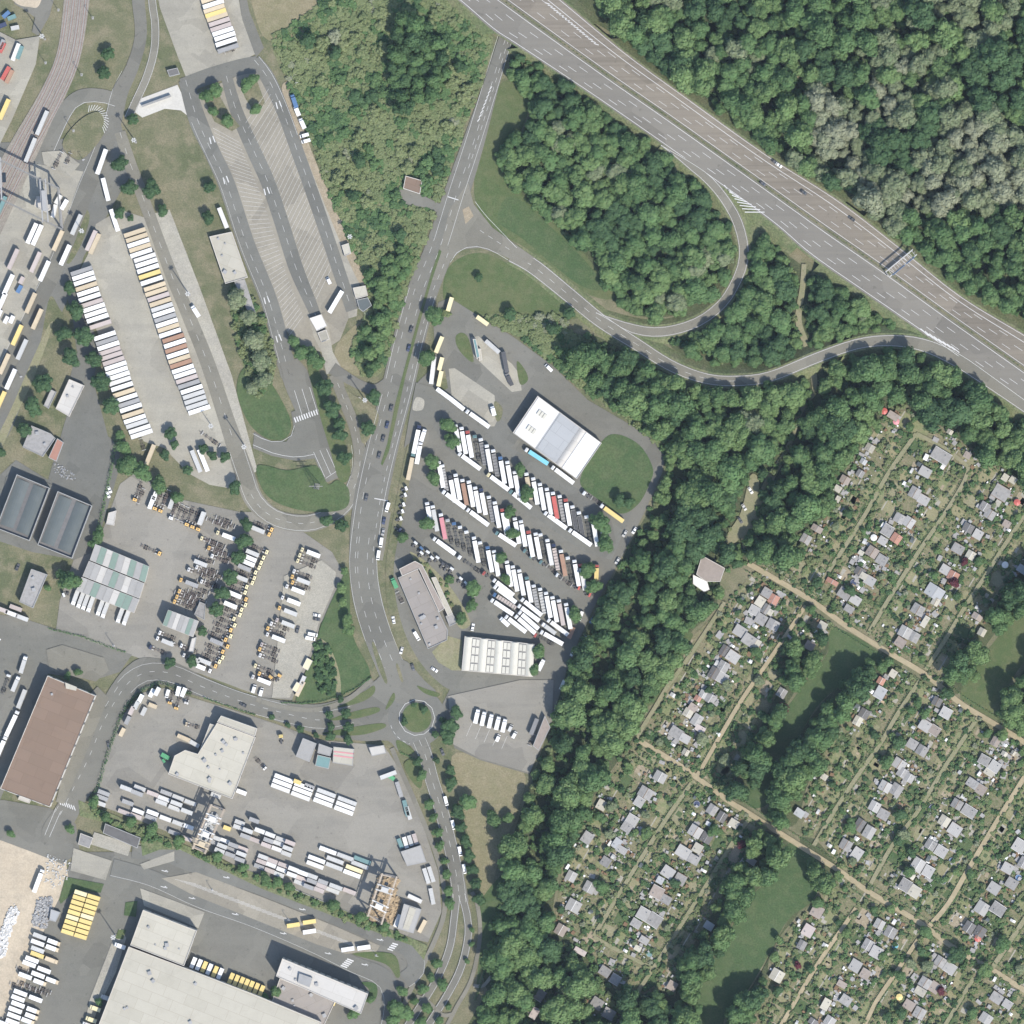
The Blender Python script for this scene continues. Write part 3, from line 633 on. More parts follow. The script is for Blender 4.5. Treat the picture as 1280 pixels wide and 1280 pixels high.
patch('road_corner', [(20,-30),(75,-30),(62,20),(48,45),(40,40),(44,22),(30,12),(18,5)], 'asphalt')
patch('gravel_corner', [(0,-20),(30,-20),(52,-10),(48,8),(38,9),(20,4)], 'sand', sm=True)

# ---- allotment lanes and paths
LANES = [[(935,704),(1010,748),(1060,784),(1110,815),(1152,840),(1178,860),(1202,880),(1245,906),(1330,958)],
         [(798,925),(850,957),(870,971),(912,1002),(932,1014),(960,1032),(995,1054),(1047,1087),(1082,1112),(1120,1135),(1155,1157),(1197,1188),(1240,1212),(1330,1270)]]
PATHS = [[(905,752),(900,762),(857,827),(835,857),(820,882),(800,915),(798,925)],
 [(1007,757),(985,790),(960,827),(927,875),(902,917),(877,960),(870,971)],
 [(1015,745),(1035,715),(1060,677),(1082,642),(1110,592),(1145,542)],
 [(1145,542),(1180,560),(1210,583)],
 [(1210,583),(1205,602),(1182,640),(1150,687),(1115,742),(1085,792)],
 [(1330,570),(1280,645),(1252,687),(1230,722),(1207,757),(1180,802),(1157,837)],
 [(1150,850),(1122,892),(1100,930),(1077,962),(1047,1007),(1017,1057)],
 [(1222,897),(1200,930),(1180,960),(1145,1017),(1115,1057),(1087,1107)],
 [(1330,890),(1280,972),(1247,1025),(1210,1087),(1185,1130),(1162,1157)],
 [(1147,1175),(1120,1215),(1095,1252),(1080,1282),(1052,1325)],
 [(1330,1070),(1280,1150),(1240,1210)], [(1217,1222),(1182,1280),(1152,1330)],
 [(1070,1135),(1055,1157),(1022,1205),(977,1280),(945,1330)],
 [(867,975),(835,1020),(800,1075),(777,1112),(742,1170)],
 [(937,1022),(910,1062),(890,1095),(857,1147),(820,1205),(797,1240)],
 [(742,1171),(780,1192),(815,1210)]]
LANE_O = []
for p in LANES: LANE_O.append(R('garden_lane', p, 6.5, 'lane_sand'))
for i, p in enumerate(PATHS): R('garden_path', p, 5.0 if i not in (8,10) else 6.0, 'path_worn' if i not in (1,8,9,12) else 'lane_sand')
# woodland tracks
R('woodland_track', [(960,-30),(966,10),(985,62),(996,100)], 7, 'lane_sand', block=False)
R('woodland_track', [(1005,330),(1003,360),(998,400),(1008,432),(1017,470),(1018,490)], [6,7,8,8,8,6], 'path_worn', block=True)
R('woodland_track', [(1018,490),(1000,515),(985,560),(962,600),(945,640),(932,668),(938,700)], [7,7,6,10,14,12,9], 'path_worn', block=False)
patch('club_yard', [(926,640),(938,594),(949,604),(942,650),(928,670),(912,682),(908,670)], 'path_worn', sm=True, block=True)

# ---- motorway on its embankment, with slip roads
MZ = 5.0
EL = smooth([(500,-48),(540,-22),(570,-1),(615,38),(640,54),(725,110),(785,151),(845,193),(960,275),(1010,318),(1080,367),(1150,415),(1235,474),(1340,545)], 4)
EM = smooth([(560,-48),(600,-20),(657,21),(760,95),(835,147),(945,225),(1025,282),(1080,320),(1120,348),(1185,395),(1280,462),(1340,504)], 4)
EU = smooth([(640,-48),(675,-20),(702,0),(780,65),(855,120),(960,195),(1047,250),(1125,310),(1200,370),(1280,418),(1340,455)], 4)
def emb(name, A, B, hA, gaps, mat='scrub_floor', n=90, run=1.5):
    """grass embankment under a raised road: A,B plan edges, hA height function of station 0..1, gaps = open spans"""
    A = resample([p[:2] for p in A], n); B = resample([p[:2] for p in B], n); mb = MB(); rows = []
    for i in range(n):
        h = hA(i/(n-1)); (ax, ay), (bx, by) = P(*A[i]), P(*B[i]); l = math.hypot(bx-ax, by-ay); ux, uy = (ax-bx)/l, (ay-by)/l
        k = run*max(h, 0.0) + .3
        rows.append([(ax+ux*(1.2+k), ay+uy*(1.2+k), 0.0), (ax+ux*1.2, ay+uy*1.2, h-.14), (bx-ux*1.2, by-uy*1.2, h-.14), (bx-ux*(1.2+k), by-uy*(1.2+k), 0.0)])
    def isgap(i): return any(a <= (i+.5)/(n-1) <= b for a, b in gaps)
    for i in range(n-1):
        if isgap(i):
            if i and not isgap(i-1): mb.quad(*rows[i])
            if i < n-2 and not isgap(i+1): mb.quad(*rows[i+1][::-1])
            # bridge deck slab
            a, b, c, d = rows[i][1], rows[i][2], rows[i+1][2], rows[i+1][1]
            lo = lambda p: (p[0], p[1], p[2]-1.1)
            mb.quad(a, d, c, b); mb.quad(lo(a), lo(b), lo(c), lo(d)); mb.quad(a, lo(a), lo(d), d); mb.quad(c, lo(c), lo(b), b)
            continue
        for k in range(3):
            q = [rows[i][k], rows[i+1][k], rows[i+1][k+1], rows[i][k+1]]
            mb.quad(*(q if area2(q) > 0 else q[::-1]))
    return tag(mb.build(name, M[mat]), kind='structure')
emb('motorway_embankment', EL, EU, lambda t: MZ, [(0.145,0.185),(0.60,0.63)])
z3 = lambda e, z: [(p[0], p[1], z) for p in e]
mlow = strip('motorway_carriageway', z3(EL, MZ), z3(offset(EM, 2.6), MZ), 'motorway_new', z=0.0, n=110)
mup = strip('motorway_carriageway', z3(offset(EM, -2.6), MZ), z3(EU, MZ), 'motorway_old', z=0.0, n=110)
strip('motorway_median', z3(offset(EM, 2.5), MZ), z3(offset(EM, -2.5), MZ), 'grass', z=0.06, n=110)
def lerp_edge(A, B, f, n=120):
    A = resample([p[:2] for p in A], n); B = resample([p[:2] for p in B], n)
    return [(a[0]+(b[0]-a[0])*f, a[1]+(b[1]-a[1])*f, MZ) for a, b in zip(A, B)]
EMl = offset(EM, 2.6); EMu = offset(EM, -2.6)
for f, w, da, ga in ((.07,.25,None,None),(.27,.22,6,12),(.46,.2,6,12),(.70,.2,6,12),(.955,.25,None,None)): mark_line(lerp_edge(EL, EMl, f), 0, w, da, ga)
marks('lane_marking', mlow)
for f, w, da, ga in ((.03,.25,None,None),(.24,.2,6,12),(.45,.2,6,12),(.63,.22,6,12),(.74,.3,None,None),(.95,.25,None,None)): mark_line(lerp_edge(EMu, EU, f), 0, w, da, ga)
for k in range(18): mark_line([(681+k*3.6, 4+k*3.0, MZ), (687+k*3.6, 6+k*3.0, MZ)], 0, .45)
marks('lane_marking', mup)
for k, s_ in enumerate((1, -1)):                                              # steel guard rails along the median
    r = resample(offset(EM, s_*1.8), 100); mb = MB()
    for a, b in zip(r, r[1:]):
        (ax, ay), (bx, by) = P(*a[:2]), P(*b[:2]); l = math.hypot(bx-ax, by-ay)
        m_ = Matrix.Translation((ax, ay, MZ)) @ Matrix.Rotation(math.atan2(by-ay, bx-ax), 4, 'Z')
        mb.box(0, l, -.06, .06, .5, .8, m_); mb.box(0, .12, -.06, .06, 0, .5, m_)
    tag(mb.build('guard_rail', M['steel']), 'long steel guard rail on the %s edge of the motorway median' % ('lower' if s_ > 0 else 'upper'), 'guard rail', 'guard rails of the motorway median')
# slip road one (long two-way ramp), slip road two (loop)
R1 = [(640,318,.35),(668,334,.4),(715,372,.8),(752,402,1.3),(795,430,2.0),(840,458,3.0),(885,474,4.0),(927,476,4.5),(965,470,5.0),(1022,447,5.0),(1072,430,5.0),(1115,426,5.0),(1155,432,5.0),(1195,450,5.02),(1240,480,5.03),(1300,522,5.03)]
R2 = [(826,182,5.02),(848,197,5.03),(866,210,5.03),(885,225,5.0),(903,246,4.8),(919,272,4.4),(928,300,4.0),(929,325,3.6),(921,350,3.2),(904,378,2.8),(877,400,2.4),(845,412,2.1),(815,415,1.9),(788,410,1.72),(765,400,1.42),(745,391,1.15)]
def ramp(name, pts, ws, mat, gaps, dash=True):
    c = smooth(pts, 7); w = [a[0] for a in smooth([(v, 0) for v in ws], 7)]
    A = offset(c, [-a/2 for a in w]); B = offset(c, [a/2 for a in w])
    n = len(c)
    hs = [p[2] for p in resample(c, n)]
    emb(name + '_embankment', A, B, lambda t: hs[min(n-1, int(round(t*(n-1))))]-.02, gaps, n=n)
    o = strip(name, A, B, mat, z=0.0, n=n)
    iw = [a/2-1.2 for a in w]
    mark_line(offset(c, [-a for a in iw]), 0, .2); mark_line(offset(c, iw), 0, .2)
    if dash: mark_line(c[:50], 0, .15, 4, 5)
    marks('lane_marking', o); return c
C1 = ramp('slip_road', R1, [20,20,19,18,16,15,14,14,14,14,14,15,17,18,16,14], 'asphalt_old', [(0.60,0.64)])
C2 = ramp('slip_road', R2, [2,6,10,12,12,13,13,13,13,13,13,13,13,12,6,2], 'asphalt_old', [], False)
for k in range(9): mark_line([(905+k*3.2, 232+k*4.2, MZ+.03), (912+k*5.4, 240+k*3.2, MZ+.03)], 0, .5)
for k in range(8): mark_line([(1150+k*5.5, 411+k*3.2, MZ+.03), (1160+k*5.5, 420+k*3.0, MZ+.03)], 0, .5)
marks('hatching', None)
# ================================================================== BUILDINGS AND LARGE STRUCTURES
BWIN = MB().box(-.75, .75, -.05, .06, 0, 1.3).mesh('window')
BDOOR = MB().box(-1.6, 1.6, -.05, .07, 0, 3.2).mesh('door')
VENT = MB().box(-.5,.5,-.5,.5,0,.7).box(-.65,.65,-.65,.65,.7,.82).mesh('roof_vent')
SKYL = MB().prism([(-1,0),(1,0),(.7,.45),(-.7,.45)], -1.2, 1.2).mesh('skylight')
def prism_poly(w, z0, z1, top=True):
    mb = MB(); n = len(w); mb.v = [(a, b, z0) for a, b in w] + [(a, b, z1) for a, b in w]
    for i in range(n): j = (i+1) % n; mb.f.append((i, j, n+j, n+i))
    if top: mb.f.append(tuple(range(n, 2*n)))
    return mb
def inset(w, d):
    n = len(w); out = []
    for i in range(n):
        a, b, c = Vector(w[i-1]), Vector(w[i]), Vector(w[(i+1) % n])
        u = (b-a).normalized(); v = (c-b).normalized()
        n1 = Vector((-u.y, u.x)); n2 = Vector((-v.y, v.x)); m = (n1+n2)
        m = m/max(.3, m.dot(n1)) if m.length > 1e-6 else n1
        out.append(tuple(b + m*d))
    return out
def building(name, poly, h, roof, wall, label, cat='building', par=.5, win=7.0, vents=0, sky=(), door=True, group=None):
    """flat-roofed building: walls with a raised parapet, recessed roof sheet, windows, doors, roof lights"""
    cx = sum(p[0] for p in poly)/len(poly); cy = sum(p[1] for p in poly)/len(poly)
    X, Y = P(cx, cy); z = gz(cx, cy); e = empty(name, (X, Y, z))
    w = [P(*p) for p in poly]; w = [(a-X, b-Y) for a, b in w]
    if area2(w) < 0: w = w[::-1]
    i_ = inset(w, .35); n = len(w)
    mb = prism_poly(w, -.3, h, False)                     # wall skin with parapet top and inner face
    k = len(mb.v); mb.v += [(a, b, h) for a, b in i_] + [(a, b, h-par-.05) for a, b in i_]
    for i in range(n):
        j = (i+1) % n; mb.f.append((n+i, n+j, k+j, k+i)); mb.f.append((k+i, k+j, k+n+j, k+n+i))
    mb.build('wall', M[wall], e)
    rb = MB(); rb.v = [(a, b, h-par) for a, b in inset(w, .30)]; rb.f = [tuple(range(n))]
    rf = rb.build('roof', M[roof], e)
    for i in range(n):
        a, b = Vector(w[i]), Vector(w[(i+1) % n]); l = (b-a).length
        if l < 6: continue
        u = (b-a)/l; ang = math.atan2(u.y, u.x)
        if win:
            m = int(l//win); lv = 1 if h < 7.5 else (2 if h < 11 else 4)
            for q in range(m):
                for f in range(lv):
                    p = a + u*((q+.5)*l/m); obj('window', BWIN, M['glass'], e, (p.x, p.y, 1.2+f*3.1), ang)
    if door:
        a, b = Vector(w[0]), Vector(w[1]); p = a+(b-a)*.31; obj('door', BDOOR, M['grey'], e, (p.x, p.y, -.1), math.atan2((b-a).y, (b-a).x))
    x0, x1 = min(p[0] for p in poly), max(p[0] for p in poly); y0, y1 = min(p[1] for p in poly), max(p[1] for p in poly)
    rr = random.Random(int(cx*31+cy)); tries = 0
    while vents and tries < 300:
        tries += 1; px, py = rr.uniform(x0, x1), rr.uniform(y0, y1)
        if all(inside(px+dx, py+dy, poly) for dx, dy in ((4,0),(-4,0),(0,4),(0,-4))):
            wx, wy = P(px, py); obj('roof_vent', VENT, M['grey'], rf, (wx-X, wy-Y, h-par), rr.random(), (rr.uniform(.7,1.8),)*3); vents -= 1
    for (px, py, sx, sy, rz) in sky:
        wx, wy = P(px, py); obj('skylight', SKYL, M['offwhite'], rf, (wx-X, wy-Y, h-par), rz, (sx, sy, 1.3))
    tag(e, label, cat, group)
    BLOCK.append((x0-2, y0-2, x1+2, y1+2, poly)); return e
def quad_split(q, n):
    """split a plan quad (a,b,c,d) into n strips from edge ad to edge bc"""
    a, b, c, d = [Vector(p) for p in q]; out = []
    for i in range(n):
        s, t = i/n, (i+1)/n; out.append([tuple(a+(b-a)*s), tuple(a+(b-a)*t), tuple(d+(c-d)*t), tuple(d+(c-d)*s)])
    return out
def sheets(e, quads, z, mats, name='roof_panel', th=.12, gap=.25):
    X, Y = e.location.x, e.location.y
    for q, m in zip(quads, mats):
        w = [P(*p) for p in q]; w = [(a-X, b-Y) for a, b in w]
        if area2(w) < 0: w = w[::-1]
        prism_poly(inset(w, gap), z, z+th).build(name, M[m], e)
def vault(e, q, z, rise, mat, name='roof_vault', k=7):
    """barrel vault over a plan quad, axis from edge ab to edge dc"""
    X, Y = e.location.x, e.location.y; a, b, c, d = [Vector(P(*p))-Vector((X, Y)) for p in q]; mb = MB()
    for i in range(k):
        t = i/(k-1); zz = z + rise*math.sin(math.pi*t); p, r = a+(b-a)*t, d+(c-d)*t
        mb.v += [(p.x, p.y, zz), (r.x, r.y, zz)]
    for i in range(k-1): mb.f.append((2*i, 2*i+1, 2*i+3, 2*i+2))
    mb.f.append(tuple(2*i for i in range(k))); mb.f.append(tuple(2*i+1 for i in range(k-1, -1, -1)))
    o = mb.build(name, M[mat], e)
    bm = bmesh.new(); bm.from_mesh(o.data); bmesh.ops.recalc_face_normals(bm, faces=bm.faces); bm.to_mesh(o.data); bm.free(); return o

# truck-stop hall: three roofs side by side
TH = [(672,495),(752,554),(721,599),(641,541)]
e = building('truck_stop_hall', TH, 7.4, 'roof_bluegrey', 'wall_pale', 'flat hall with cream, blue-grey and bright white roof sections in the truck park', win=6)
q = quad_split([TH[0], TH[1], TH[2], TH[3]], 100)
def sub(q, a, b): a_, b_, c_, d_ = [Vector(p) for p in q]; return [tuple(a_+(b_-a_)*a), tuple(a_+(b_-a_)*b), tuple(d_+(c_-d_)*b), tuple(d_+(c_-d_)*a)]
sheets(e, [sub(TH,.015,.345), sub(TH,.355,.66), sub(TH,.76,.985)], 7.05, ['offwhite','roof_bluegrey','white'])
vault(e, sub(TH,.665,.755), 7.0, .7, 'roof_pale')
for cx_, cy_ in ((677,519),(664,538)):
    for k in range(3):
        ox, oy = (k-1)*3.4, (k-1)*2.5
        sheets(e, [[(cx_+ox-3.4,cy_+oy+1.2),(cx_+ox+.6,cy_+oy-4.6),(cx_+ox+3.6,cy_+oy-2.4),(cx_+ox-.4,cy_+oy+3.4)]], 7.2, ['cream'], 'skylight', .7, .05)
# long workshop by the road
LW = [(497.5,722),(522,711),(560,788),(559,800),(535,811)]
e = building('long_workshop', LW, 4.0, 'roof_gravel', 'wall_grey', 'long low workshop with brownish gravel roof beside the truck park', vents=8)
e2 = building('roof_wing', [(499,711),(519,701),(528,706),(556,760),(549,765),(524,711),(503,720)], 6.6, 'roof_felt_brown', 'wall_pale', 'curved dark-roofed wing wrapped round the long brown workshop', win=0, door=False, par=.3)
e2 = building('pale_annex', [(539,722),(545,721),(566,767),(560,770)], 4.6, 'roof_white', 'wall_pale', 'narrow pale-roofed strip annex beside the long workshop', win=0, par=.3)
e2 = building('grey_annex', [(557,770),(566,767),(572,778),(562,783)], 4.2, 'roof_felt', 'wall_grey', 'small grey annex at the lower end of the pale strip roof', win=0)
# vaulted market hall
VH = [(581,795),(668,805),(666,846),(577,838)]
e = building('vaulted_hall', VH, 4.6, 'roof_felt', 'wall_pale', 'hall with rows of white ribbed barrel vaults and roof lights', par=.2)
for k, qd in enumerate(quad_split(VH, 9)):
    if k % 2 == 0: vault(e, [Vector(qd[0]).lerp(Vector(qd[3]), .02), Vector(qd[1]).lerp(Vector(qd[2]), .02), Vector(qd[1]).lerp(Vector(qd[2]), .98), Vector(qd[0]).lerp(Vector(qd[3]), .98)], 4.45, .9, 'cream')
    else:
        a_, b_, c_, d_ = [Vector(p) for p in qd]
        for j in range(4):
            for h_ in range(2):
                s0, s1 = .05+.24*j, .05+.24*j+.2; u0, u1 = .06+.47*h_, .06+.47*h_+.42
                pt = lambda u, s: tuple((a_+(b_-a_)*u).lerp(d_+(c_-d_)*u, s))
                sheets(e, [[pt(u0,s0), pt(u1,s0), pt(u1,s1), pt(u0,s1)]], 4.5, ['cream'], 'roof_light', .35, .05)
e = building('customs_office', [(262,296),(290,290),(310,347),(282,355)], 4.2, 'roof_white', 'wall_pale', 'white flat-roofed office on the left edge of the customs lanes', vents=5)
building('low_canopy', [(293,352),(306,349),(320,392),(314,396),(308,385)], 2.8, 'roof_felt', 'wall_grey', 'grey low flat shed below the white customs office', 'shed', win=0, par=.15)
e = building('brick_hut', [(507,220),(528,226),(525,243),(504,236)], 3.6, 'roof_redflat', 'wall_pale', 'small hut with red flat roof in the scrub by the main road', 'hut', win=4, par=.25)
building('gate_cabin', [(441,360),(457,357),(460,370),(445,374)], 3.4, 'roof_white', 'wall_pale', 'white gate cabin at the lower end of the outer customs lane', 'cabin', win=4, par=.2)
building('gate_cabin', [(446,375),(460,372),(465,382),(454,390),(449,386)], 3.4, 'roof_glass', 'wall_grey', 'blue-grey glazed cabin beside the white gate cabin', 'cabin', win=0, par=.2)
building('gate_cabin', [(427,307),(436,304),(439,317),(431,320)], 3.0, 'roof_white', 'wall_pale', 'small white hut at the fence beside the outer customs lane', 'cabin', win=0, par=.2)
e = building('customs_booth', [(387,398),(402,393),(409,408),(396,414)], 3.2, 'offwhite', 'wall_pale', 'cream customs booth astride the end of the middle lane', 'booth', win=3, par=.2)
building('customs_booth', [(397,416),(408,412),(412,424),(402,428)], 2.8, 'concrete', 'wall_pale', 'smaller cream booth just below the customs booth', 'booth', win=0, par=.2)
building('pale_store', [(87,474),(106,482),(87,521),(70,511)], 4.2, 'roof_pale', 'wall_pale', 'pale slab-roofed store on the dark yard left of the trailers', win=6, vents=2)
building('small_store', [(64,487),(71,490),(61,511),(55,507)], 3.0, 'roof_sheet', 'wall_grey', 'narrow grey store beside the pale slab-roofed store', 'shed', win=0)
building('grey_depot', [(40,532),(64,542),(70,548),(54,571),(29,559)], 5.0, 'roof_felt', 'wall_grey', 'grey flat-roofed depot shed with litter beside it', win=6, vents=2)
building('red_shed', [(72,548),(80,553),(71,577),(61,572)], 3.4, 'roof_tile', 'wall_grey', 'small red-roofed shed against the grey depot', 'shed', win=0, par=.1)
for poly, strips, lab in (([(22,593),(63,610),(38,676),(-4,660)], ([(22,597),(38,604),(17,661),(1,655)], [(43,605),(59,612),(37,670),(21,663)]), 'left hall of two with dark glazed roof troughs'),
                     ([(73,614),(116,632),(91,698),(48,681)], ([(75,618),(91,625),(68,683),(52,677)], [(96,626),(112,633),(89,692),(73,685)]), 'right hall of two with dark glazed roof troughs')):
    e = building('glazed_hall', poly, 7.0, 'roof_felt_dark', 'wall_grey', lab, win=8, par=2.2, group='glass-roofed halls')
    for s_ in strips: vault(e, s_, 4.9, .7, 'roof_glass')
building('grey_office', [(40,711),(60,718),(42,760),(25,752)], 6.5, 'roof_felt', 'wall_grey', 'grey flat office with shadow on its left, by the lorry street', win=5, vents=2)
# three-bay hall with green roof lights
for k, qd in enumerate(([(120,680),(187,708),(182,728),(113,700)], [(112,701),(181,729),(175,748),(104,720)], [(103,721),(175,749),(168,766),(96,738)])):
    e = building('bay_hall', qd, 6.4, 'roof_sheet', 'wall_pale', 'grey hall bay with green roof lights, %s from the top of three' % ordw(k), win=0, par=.15, group='three hall bays')
    pat = (('roof_sheet','roof_greenstrip','roof_pale','roof_greenstrip','roof_sheet','roof_pale','roof_greenstrip','roof_sheet','roof_greenstrip'),
           ('roof_sheet','roof_sheet','roof_pale','roof_sheet','roof_greenstrip','roof_sheet','roof_pale','roof_sheet','roof_sheet'),
           ('roof_sheet','roof_sheet','roof_greenstrip','roof_sheet','roof_sheet','roof_pale','roof_greenstrip','roof_greenstrip','roof_sheet'))[k]
    sheets(e, quad_split(qd, 9), 6.3, pat, gap=.12)
e = building('tall_hall', [(211,762),(249,776),(242,796),(204,781)], 8.5, 'roof_sheet', 'wall_pale', 'tall grey hall with green edge panels among parked chassis', win=0, par=.15)
sheets(e, quad_split([(211,762),(249,776),(242,796),(204,781)], 7), 8.4, ('roof_greenstrip','roof_sheet','roof_pale','roof_sheet','roof_sheet','roof_greenstrip','roof_sheet'), gap=.12)
building('grey_box', [(250,752),(257,755),(256,775),(243,768)], 3.2, 'roof_felt', 'wall_grey', 'small grey flat shed behind the tall hall', 'shed', win=0)
building('yard_cabin', [(136,641),(146,638),(143,657),(133,655)], 3.0, 'roof_pale', 'wall_pale', 'pale cabin at the upper left of the chassis yard', 'cabin', win=4, par=.2)
building('yard_store', [(240,798),(246,796),(242,816),(236,814)], 3.0, 'roof_pale', 'wall_grey', 'narrow pale store right of the tall hall', 'shed', win=0, par=.2)
RW = [(61,844),(121,869),(64,1008),(2,985)]
e = building('red_roof_warehouse', RW, 11.5, 'roof_redflat', 'wall_pale', 'large warehouse with flat reddish-brown roof and white parapet', win=7, vents=1)
sheets(e, [[(83,852),(98,858),(97,863),(84,860)]], 11.5, ['roof_white'], 'roof_house', 1.6, .1)
building('entrance_block', [(26,990),(41,996),(37,1004),(23,999)], 4.0, 'roof_pale', 'wall_pale', 'pale entrance block under the reddish warehouse', win=0, par=.2)
# container yard sheds
e = building('white_hall', [(272,903),(320,921),(291,998),(211,967),(219,944),(232,937),(248,942)], 7.5, 'roof_white', 'wall_pale', 'big white-roofed hall in the container yard', vents=14, win=8)
building('white_hall_wing', [(277,894),(322,910),(319,920),(272,902)], 8.6, 'roof_white', 'wall_pale', 'raised white strip along the top of the big white hall', win=0, par=.3)
building('white_hall_wing', [(263,904),(269,906),(256,940),(250,938)], 6.2, 'roof_white', 'wall_pale', 'narrow white wing left of the big white hall', win=0, par=.3)
for q, h, m, lab in (([(379,922),(396,929),(387,952),(370,945)], 6.0, 'roof_sheet', 'grey shed, leftmost of the row below the western street'),
                  ([(399,929),(416,935),(413,945),(397,941)], 5.0, 'roof_sheet', 'small grey shed second in the row below the western street'),
                  ([(397,943),(414,947),(411,961),(394,957)], 3.2, 'teal', 'green-roofed lean-to in front of the small grey shed'),
                  ([(417,933),(443,936),(441,957),(416,953)], 4.0, 'roof_white', 'white shed with pink stripes beside the green lean-to'),
                  ([(461,934),(480,931),(483,941),(465,945)], 4.5, 'roof_pale', 'grey shed at the right end near the roundabout')):
    e = building('yard_shed', q, h, m, 'wall_grey', lab, 'shed', win=0, par=.12, group='sheds below the western street')
    if 'pink' in lab: sheets(e, [[(417,938),(443,941),(443,943),(417,940)], [(417,943),(442,946),(442,948),(417,945)]], h-.1, ['pink','pink'], 'roof_stripe', .1, .1)
building('workshop', [(501,1064),(526,1056),(533,1077),(509,1082)], 5.5, 'roof_sheet', 'wall_grey', 'pale workshop with green strip at the right side of the container yard', win=0, par=.12)
e = building('timber_shed', [(505,1129),(527,1136),(517,1166),(497,1160)], 6.0, 'roof_sheet', 'wall_grey', 'shed with bright white roof band in the lower corner of the container yard', 'shed', win=0, par=.12)
sheets(e, [[(512,1132),(521,1135),(511,1163),(503,1160)]], 5.95, ['roof_white'], 'roof_panel', .3)
building('dark_shed', [(132,1029),(176,1047),(172,1060),(129,1041)], 3.4, 'roof_felt_dark', 'wall_grey', 'long dark-roofed shed by the gate of the depot', 'shed', win=0, par=.15)
building('gatehouse', [(101,1041),(117,1047),(112,1060),(98,1055)], 3.4, 'roof_felt', 'wall_pale', 'grey gatehouse beside the long dark shed', 'gatehouse', win=3, par=.2)
e = building('parcel_hall', [(162,1182),(231,1208),(320,1242),(402,1276),(398,1330),(105,1330)], 10.0, 'roof_white', 'wall_pale', 'huge pale flat-roofed parcel hall at the lower edge', vents=16, win=9)
building('parcel_hall_annex', [(180,1136),(247,1162),(231,1206),(164,1180)], 10.6, 'roof_white', 'wall_pale', 'square pale annex at the upper end of the parcel hall', vents=5, win=9)
OB = [(354,1196),(461,1240),(452,1265),(346,1218)]
e = building('office_slab', OB, 15.0, 'roof_pale', 'wall_pale', 'four-storey office slab with long shadow above the parcel hall', win=4, vents=6)
sheets(e, [[(375,1214),(392,1220),(388,1232),(373,1226)]], 14.5, ['grey'], 'plant_room', 2.0, .1)
building('low_link', [(350,1222),(420,1250),(405,1282),(340,1252)], 5.0, 'roof_gravel', 'wall_pale', 'low brown-roofed link block between office slab and parcel hall', win=0, vents=5)
building('loading_shed', [(681,894),(688,909),(673,938),(666,932)], 4.2, 'roof_felt_brown', 'wall_grey', 'brown-roofed shed under the tree belt at the truck park', 'shed', win=0, par=.15)
building('clubhouse', [(877,694),(906,710),(900,727),(882,727),(870,718)], 5.0, 'roof_felt_brown', 'wall_pale', 'brown-roofed clubhouse at the edge of the allotments', 'clubhouse', win=5, par=.15)
building('awning', [(866,718),(884,727),(887,737),(880,740),(866,730)], 3.0, 'white', 'wall_pale', 'white awning in front of the clubhouse', 'awning', win=0, door=False, par=.1)
building('petrol_canopy', [(591,424),(595,424),(600,446),(596,449)], 5.0, 'teal', 'wall_pale', 'narrow green canopy on the fuelling island', 'canopy', win=0, door=False, par=.1)
building('petrol_kiosk', [(598,436),(601,436),(603,450),(599,451)], 3.0, 'roof_white', 'wall_pale', 'slim white kiosk beside the green canopy', 'kiosk', win=0, door=False, par=.1)
building('crane_house', [(47,246),(62,247),(64,262),(58,266),(44,258)], 9.0, 'roof_pale', 'wall_pale', 'pale block under the portal crane', win=0, par=.4)
building('site_hut', [(64,1136),(76,1140),(70,1152),(62,1150)], 3.0, 'roof_bluegrey', 'wall_grey', 'blue-grey hut beside the yellow container block', 'hut', win=0, par=.1)
building('plinth_store', [(209,88),(222,85),(225,93),(212,96)], 3.0, 'roof_felt_dark', 'wall_grey', 'small dark shed on the grass wedge by the crossing slab', 'shed', win=0, par=.1)

building('slab_wall', [(177,132),(213,119),(214.5,121),(178,134)], 2.4, 'roof_felt', 'wall_grey', 'long thin wall standing on the pale crossing slab', 'wall', win=0, door=False, par=.05)
